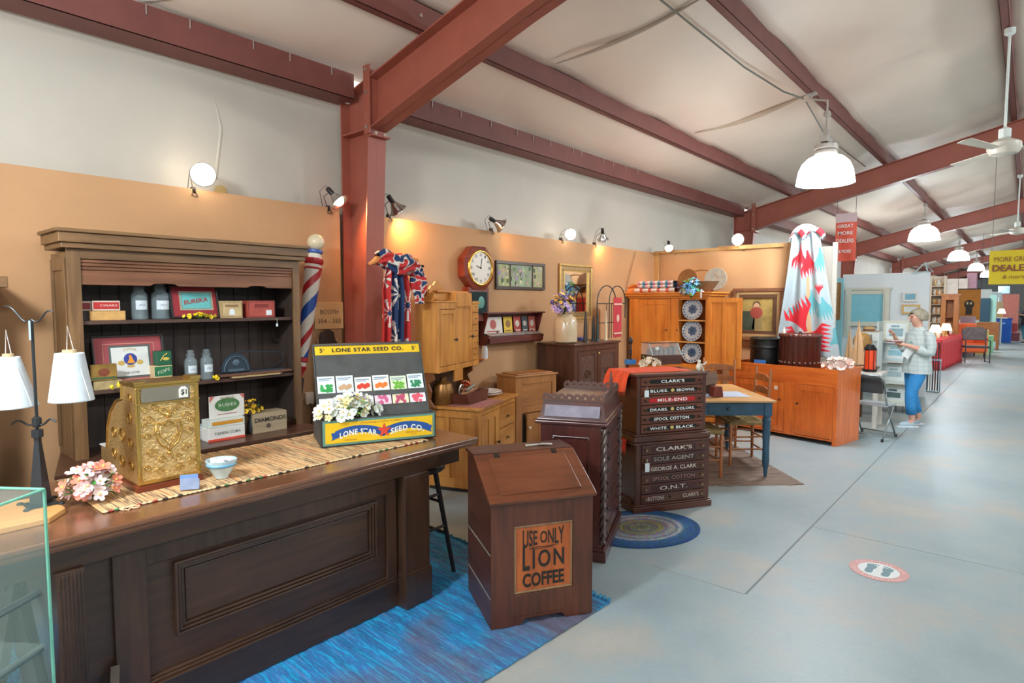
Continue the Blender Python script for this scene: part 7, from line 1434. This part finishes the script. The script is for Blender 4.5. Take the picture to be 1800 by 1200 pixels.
# ================================================================ FLOOR DECAL
c0 = (AG(1493, 995)+AG(1594, 1010))/2; c0 = Vector((4.365, .665, 0))
t = thing('floor_decal', 'round red and white floor sticker with two blue-grey footprints', 'sticker', (c0.x, c0.y, .001), -92)
MB().lathe([(.165, 0), (.165, .0012), (.0001, .0012)], 48).build('red_disc', M('cf9a96', .5), t); MB().lathe([(.115, .0012), (.115, .002), (.0001, .002)], 48).build('white_disc', M('dfe6e6', .5), t)
for s in (-1, 1):
    pts = [(s*.045+x*s, y) for x, y in [(-.02, -.07), (.0, -.082), (.02, -.07), (.024, -.03), (.02, .01), (.03, .04), (.026, .06), (0, .066), (-.026, .058), (-.03, .03), (-.018, -.01), (-.022, -.04)]]
    mb = MB().prism(pts if s > 0 else pts[::-1], .002, .0028, plane='xy')
    for k in range(5): mb.lathe([(.008-.0008*k, 0), (.008-.0008*k, .0028), (.0001, .0028)], 10, (s*.045+s*(-.026+.013*k), .080-.004*abs(k-1), 0))
    mb.build('footprint', M('6f8f98', .6), t)
rl_ = M('f0e2e0', .6)
for s, a0, sg in (('PLEASE STAND HERE', 90, 1), ('STAY 6 FEET APART', -90, -1)):
    n = len(s)
    for i, ch in enumerate(s):
        if ch == ' ': continue
        al = R(a0-sg*(i-(n-1)/2)*8.6); lettering(ch, .011, .018, rl_, t, (.14*math.cos(al), .14*math.sin(al), .0012), (0, 0, math.degrees(al)-90*sg), ext=.0006)
# ================================================================ PEOPLE
def skin(name, V, E, m, parent, root=0, sub=2):
    me = bpy.data.meshes.new(name); bm = bmesh.new(); ly = bm.verts.layers.skin.verify(); vs = []
    for i, (x, y, z, r, *q) in enumerate(V):
        v = bm.verts.new((x, y, z)); v[ly].radius = (r, q[0] if q else r); v[ly].use_root = (i == root); vs.append(v)
    for a, b in E: bm.edges.new((vs[a], vs[b]))
    bm.to_mesh(me); bm.free(); me.materials.append(m)
    o = bpy.data.objects.new(name, me); COL.objects.link(o); o.parent = parent
    md = o.modifiers.new('skin', 'SKIN'); md.use_smooth_shade = True; md.branch_smoothing = .6
    md = o.modifiers.new('sub', 'SUBSURF'); md.levels = sub; md.render_levels = sub
    return o
def person(label, loc, rz, skinm, jacket, jeans, shoe, hair, sc=1.0, extra=True):
    t = thing('person', label, 'person', loc, rz); t.scale = (sc, sc, sc)
    # local x = the way the person faces, y = their left; hips 0, spine, neck, head
    V = [(-.03, 0, .86, .08, .10), (-.03, 0, 1.02, .08, .10), (-.04, 0, 1.18, .08, .10), (-.05, 0, 1.28, .06, .08), (-.03, 0, 1.37, .052), (0, 0, 1.44, .075, .07), (.0, 0, 1.50, .098, .082), (.0, 0, 1.56, .075, .07)]
    E = [(0, 1), (1, 2), (2, 3), (3, 4), (4, 5), (5, 6), (6, 7)]
    def add(pts, start):
        p = start
        for q in pts: V.append(q); E.append((p, len(V)-1)); p = len(V)-1
        return p
    fk = add([(.0, .085, .80, .06), (.10, .09, .47, .05), (.09, .09, .28, .05), (.06, .09, .08, .036), (.12, .09, .045, .032)], 0)
    add([(-.03, -.085, .80, .06), (-.03, -.09, .46, .05), (-.10, -.09, .26, .05), (-.15, -.09, .08, .036), (-.09, -.09, .045, .032)], 0)
    eL = add([(-.06, .17, 1.27, .055), (-.07, .21, 1.02, .042), (.13, .16, 1.10, .032), (.22, .12, 1.13, .026)], 3)
    eR = add([(-.06, -.17, 1.27, .055), (-.04, -.21, 1.02, .042), (.15, -.14, 1.14, .032), (.24, -.07, 1.22, .026)], 3)
    for e, (hx_, hy, hz_), dr, up in ((eL, (.265, .10, 1.135), 1, 0), (eR, (.27, -.05, 1.255), -1, 1)):
        pm = add([(hx_, hy, hz_, .026, .014)], e)
        for k in range(4):
            yy = hy+(-.026+.017*k); ln = (.028, .033, .031, .025)[k]
            add([(hx_+.03, yy, hz_+(.0 if not up else .02), .0085), (hx_+.03+ln*(.8 if not up else .5), yy, hz_+(.0 if not up else .045)+.004*k, .0075), (hx_+.03+ln*1.2, yy-dr*.004, hz_+(.012 if not up else .065), .0065)], pm)
        add([(hx_+.005, hy-dr*.036, hz_+.018, .009), (hx_+.03, hy-dr*.042, hz_+.032, .008)], pm)
    b = skin('body', V, E, skinm, t)
    # face
    MB().prism([(.085, 1.515), (.125, 1.478), (.12, 1.470), (.088, 1.468)], -.012, .012).build('nose', skinm, b, bev=.004)
    MB().ball((.088, .034, 1.513), .010, 8, 6, sx=.6).ball((.088, -.034, 1.513), .010, 8, 6, sx=.6).build('eyes', M('2f2a2a', .3), b)
    MB().ball((.088, 0, 1.442), .018, 8, 6, sx=.4, sz=.35).build('mouth', M('b5605a', .5), b); MB().ball((-.005, .085, 1.49), .022, 8, 6, sy=.35, sz=1.2).ball((-.005, -.085, 1.49), .022, 8, 6, sy=.35, sz=1.2).build('ears', skinm, b)
    # hair: short, full at the back
    hm = MB(); n, m_ = 28, 16
    for j in range(m_+1):
        th = PI*.66*j/m_
        for i in range(n):
            ph = 2*PI*i/n; front = max(0, math.cos(ph)); thm = th*(1-.52*front**1.6) ; r = .108+.006*math.sin(ph*9+j)
            hm.v.append((-.028+r*1.06*math.sin(thm)*math.cos(ph), r*.92*math.sin(thm)*math.sin(ph), 1.505+r*.98*math.cos(thm)))
    for j in range(m_):
        for i in range(n): hm.f.append((j*n+i, j*n+(i+1) % n, (j+1)*n+(i+1) % n, (j+1)*n+i)); hm.mi.append(0)
    hm.build('hair', M(hair, .75, var=.3, sc=30, bump=.5), b, smooth=2, solid=.012)
    # jacket with three-quarter sleeves, jeans, shoes
    def loft(mb, rings, n=24):
        b0 = len(mb.v)
        for (z, cx_, cy_, rx, ry) in rings:
            for j in range(n): a = 2*PI*j/n; mb.v.append((cx_+rx*math.cos(a), cy_+ry*math.sin(a), z))
        for i in range(len(rings)-1):
            for j in range(n): mb.f.append((b0+i*n+j, b0+i*n+(j+1) % n, b0+(i+1)*n+(j+1) % n, b0+(i+1)*n+j)); mb.mi.append(0)
        return mb
    jk = loft(MB(), [(.735, -.035, 0, .165, .205), (.80, -.035, 0, .163, .20), (.92, -.035, 0, .15, .185), (1.05, -.035, 0, .14, .172), (1.17, -.04, 0, .135, .185), (1.25, -.05, 0, .12, .20), (1.30, -.052, 0, .095, .165), (1.335, -.05, 0, .07, .10), (1.375, -.04, 0, .058, .065), (1.37, -.04, 0, .05, .055)])
    jk.tube([(-.05, .12, 1.27), (-.058, .19, 1.25), (-.07, .225, 1.12), (-.06, .225, 1.02), (.0, .21, 1.03), (.08, .18, 1.075)], [.06, .068, .06, .058, .056, .052], 14).tube([(-.05, -.12, 1.27), (-.058, -.19, 1.25), (-.06, -.225, 1.12), (-.04, -.225, 1.03), (.02, -.20, 1.05), (.09, -.17, 1.10)], [.06, .068, .06, .058, .056, .052], 14)
    jk.build('jacket', jacket, t, smooth=2)
    jn = loft(MB(), [(.72, -.03, 0, .10, .14), (.76, -.03, 0, .125, .165), (.90, -.03, 0, .125, .16)])
    jn.tube([(-.02, .085, .84), (.01, .088, .70), (.085, .09, .50), (.095, .09, .44), (.09, .09, .30), (.075, .09, .18)], [.09, .094, .074, .070, .064, .062], 16).tube([(-.03, -.085, .84), (-.03, -.088, .70), (-.03, -.09, .48), (-.05, -.09, .40), (-.09, -.09, .28), (-.12, -.09, .18)], [.09, .094, .074, .070, .064, .062], 16)
    jn.build('jeans', jeans, t, smooth=2)
    for (x, y) in ((.055, .09), (-.155, -.09)):
        skin('shoe', [(x-.03, y, .045, .042, .040), (x+.05, y, .04, .036, .042), (x+.14, y, .034, .030, .044), (x+.19, y, .03, .022, .03), (x-.01, y, .085, .042, .04)], [(4, 0), (0, 1), (1, 2), (2, 3)], shoe, t)
        MB().prism([(x-.07, y-.035), (x+.14, y-.045), (x+.205, y-.02), (x+.205, y+.02), (x+.14, y+.045), (x-.07, y+.035)], 0, .016, plane='xy').build('sole', M('dfe6ea', .5), t, bev=.004)
    if extra: MB().box(-.0, .012, .0, .03, 0, .012).build('jacket_button', M('2fb59a', .4), t, loc=(.105, .06, 1.16)) 
    return t
jm_ = M('bfc9c6', .8, var=.04, sc=14, name='pale_plaid')
pp = AG(1603, 748); th = math.degrees(math.atan2(-_R.y, -_R.x))
person('person in a pale plaid jacket and blue cropped jeans, reading something held in both hands', (pp.x, pp.y, 0), th, M('d8a48c', .55), jm_, M('2f86c4', .75, var=.12, sc=20, name='blue_denim'), M('a9bcc8', .6), '9c937e', 1.0)
# plaid lines on the jacket are part of its weave
p_ = jm_.node_tree; tc = p_.nodes.new('ShaderNodeTexCoord'); bk_ = p_.nodes.new('ShaderNodeTexBrick'); bk_.offset = 0; bk_.inputs['Scale'].default_value = 1; bk_.inputs['Brick Width'].default_value = .06; bk_.inputs['Row Height'].default_value = .06; bk_.inputs['Mortar Size'].default_value = .003; bk_.inputs['Color1'].default_value = lin('c3ccc8'); bk_.inputs['Color2'].default_value = lin('bcc9c8'); bk_.inputs['Mortar'].default_value = lin('a3b3b8')
sx_ = p_.nodes.new('ShaderNodeSeparateXYZ'); cx_ = p_.nodes.new('ShaderNodeCombineXYZ'); p_.links.new(tc.outputs['Object'], sx_.inputs[0]); p_.links.new(sx_.outputs[0], cx_.inputs[0]); p_.links.new(sx_.outputs[2], cx_.inputs[1]); p_.links.new(cx_.outputs[0], bk_.inputs['Vector']); p_.links.new(bk_.outputs[0], p_.nodes['Principled BSDF'].inputs['Base Color'])
P2 = Matrix.Translation((pp.x, pp.y, 0)) @ Matrix.Rotation(R(th), 4, 'Z')
t = thing('booklet', 'dark red booklet held out in the hands of the person in the plaid jacket', 'booklet', P2 @ Vector((.27, .06, 1.165)), th); MB().box(-.02, .14, -.07, .07, 0, .012).build('cover', M('7d2f3a', .5), t, bev=.002); MB().box(-.01, .13, -.065, .065, .012, .02).build('pages', M('d9c8c4', .6), t)
t = thing('paper_leaflet', 'white paper hanging below the hands of the person in the plaid jacket', 'leaflet', P2 @ Vector((.20, .11, .99)), th, rx=0, ry=-35); MB().box(-.06, .05, 0, .004, -.03, .10).build('sheet', M('e9edec', .6), t)
pp2 = AX(1803, 560, 33.0)
person('person in a dark top and teal trousers at the right edge, far down the aisle', (33.0, pp2.y, 0), th, M('c99a82', .55), M('2b2b33', .8), M('3f7f8f', .8), M('3a3a3a', .6), '4a382c', 1.05, False)
LE = 20
clamp_lamp(357, 307, 4.40, (-.35, -.85, -.35), 'leftmost clamp lamp, its bulb glowing straight at the camera above the bookcase', r=.085, e=LE*1.6, bulbfront=True)
clamp_lamp(598, 356, 4.38, (.35, -.6, -.75), 'clamp lamp just left of the red column, aimed down', r=.08, e=LE*1.3)
clamp_lamp(700, 370, 4.42, (.65, .0, -.7), 'dull clamp lamp just right of the red column, aimed at the clock', r=.085, e=LE*1.5)
clamp_lamp(882, 397, 4.40, (.7, -.3, -.4), 'clamp lamp with a looping cord above the picture of three panels', r=.085, e=LE*.55)
clamp_lamp(1004, 412, 4.40, (-.5, -.8, -.2), 'glowing clamp lamp above the gilt mirror', r=.075, e=LE*.5, bulbfront=True)
clamp_lamp(1060, 421, 4.42, (.5, .25, -.8), 'clamp lamp aimed down at the wall right of the gilt mirror', r=.075, e=LE*.5)
clamp_lamp(1176, 437, 4.3, (-.5, -.3, -.6), 'clamp lamp in the corner above the pine wardrobe', r=.075, e=LE*.7, X=8.6)
clamp_lamp(1297, 421, 3.2, (-.75, -.4, -.1), 'glowing clamp lamp on the return partition, farthest right', r=.085, e=LE*.6, bulbfront=True, X=8.62)
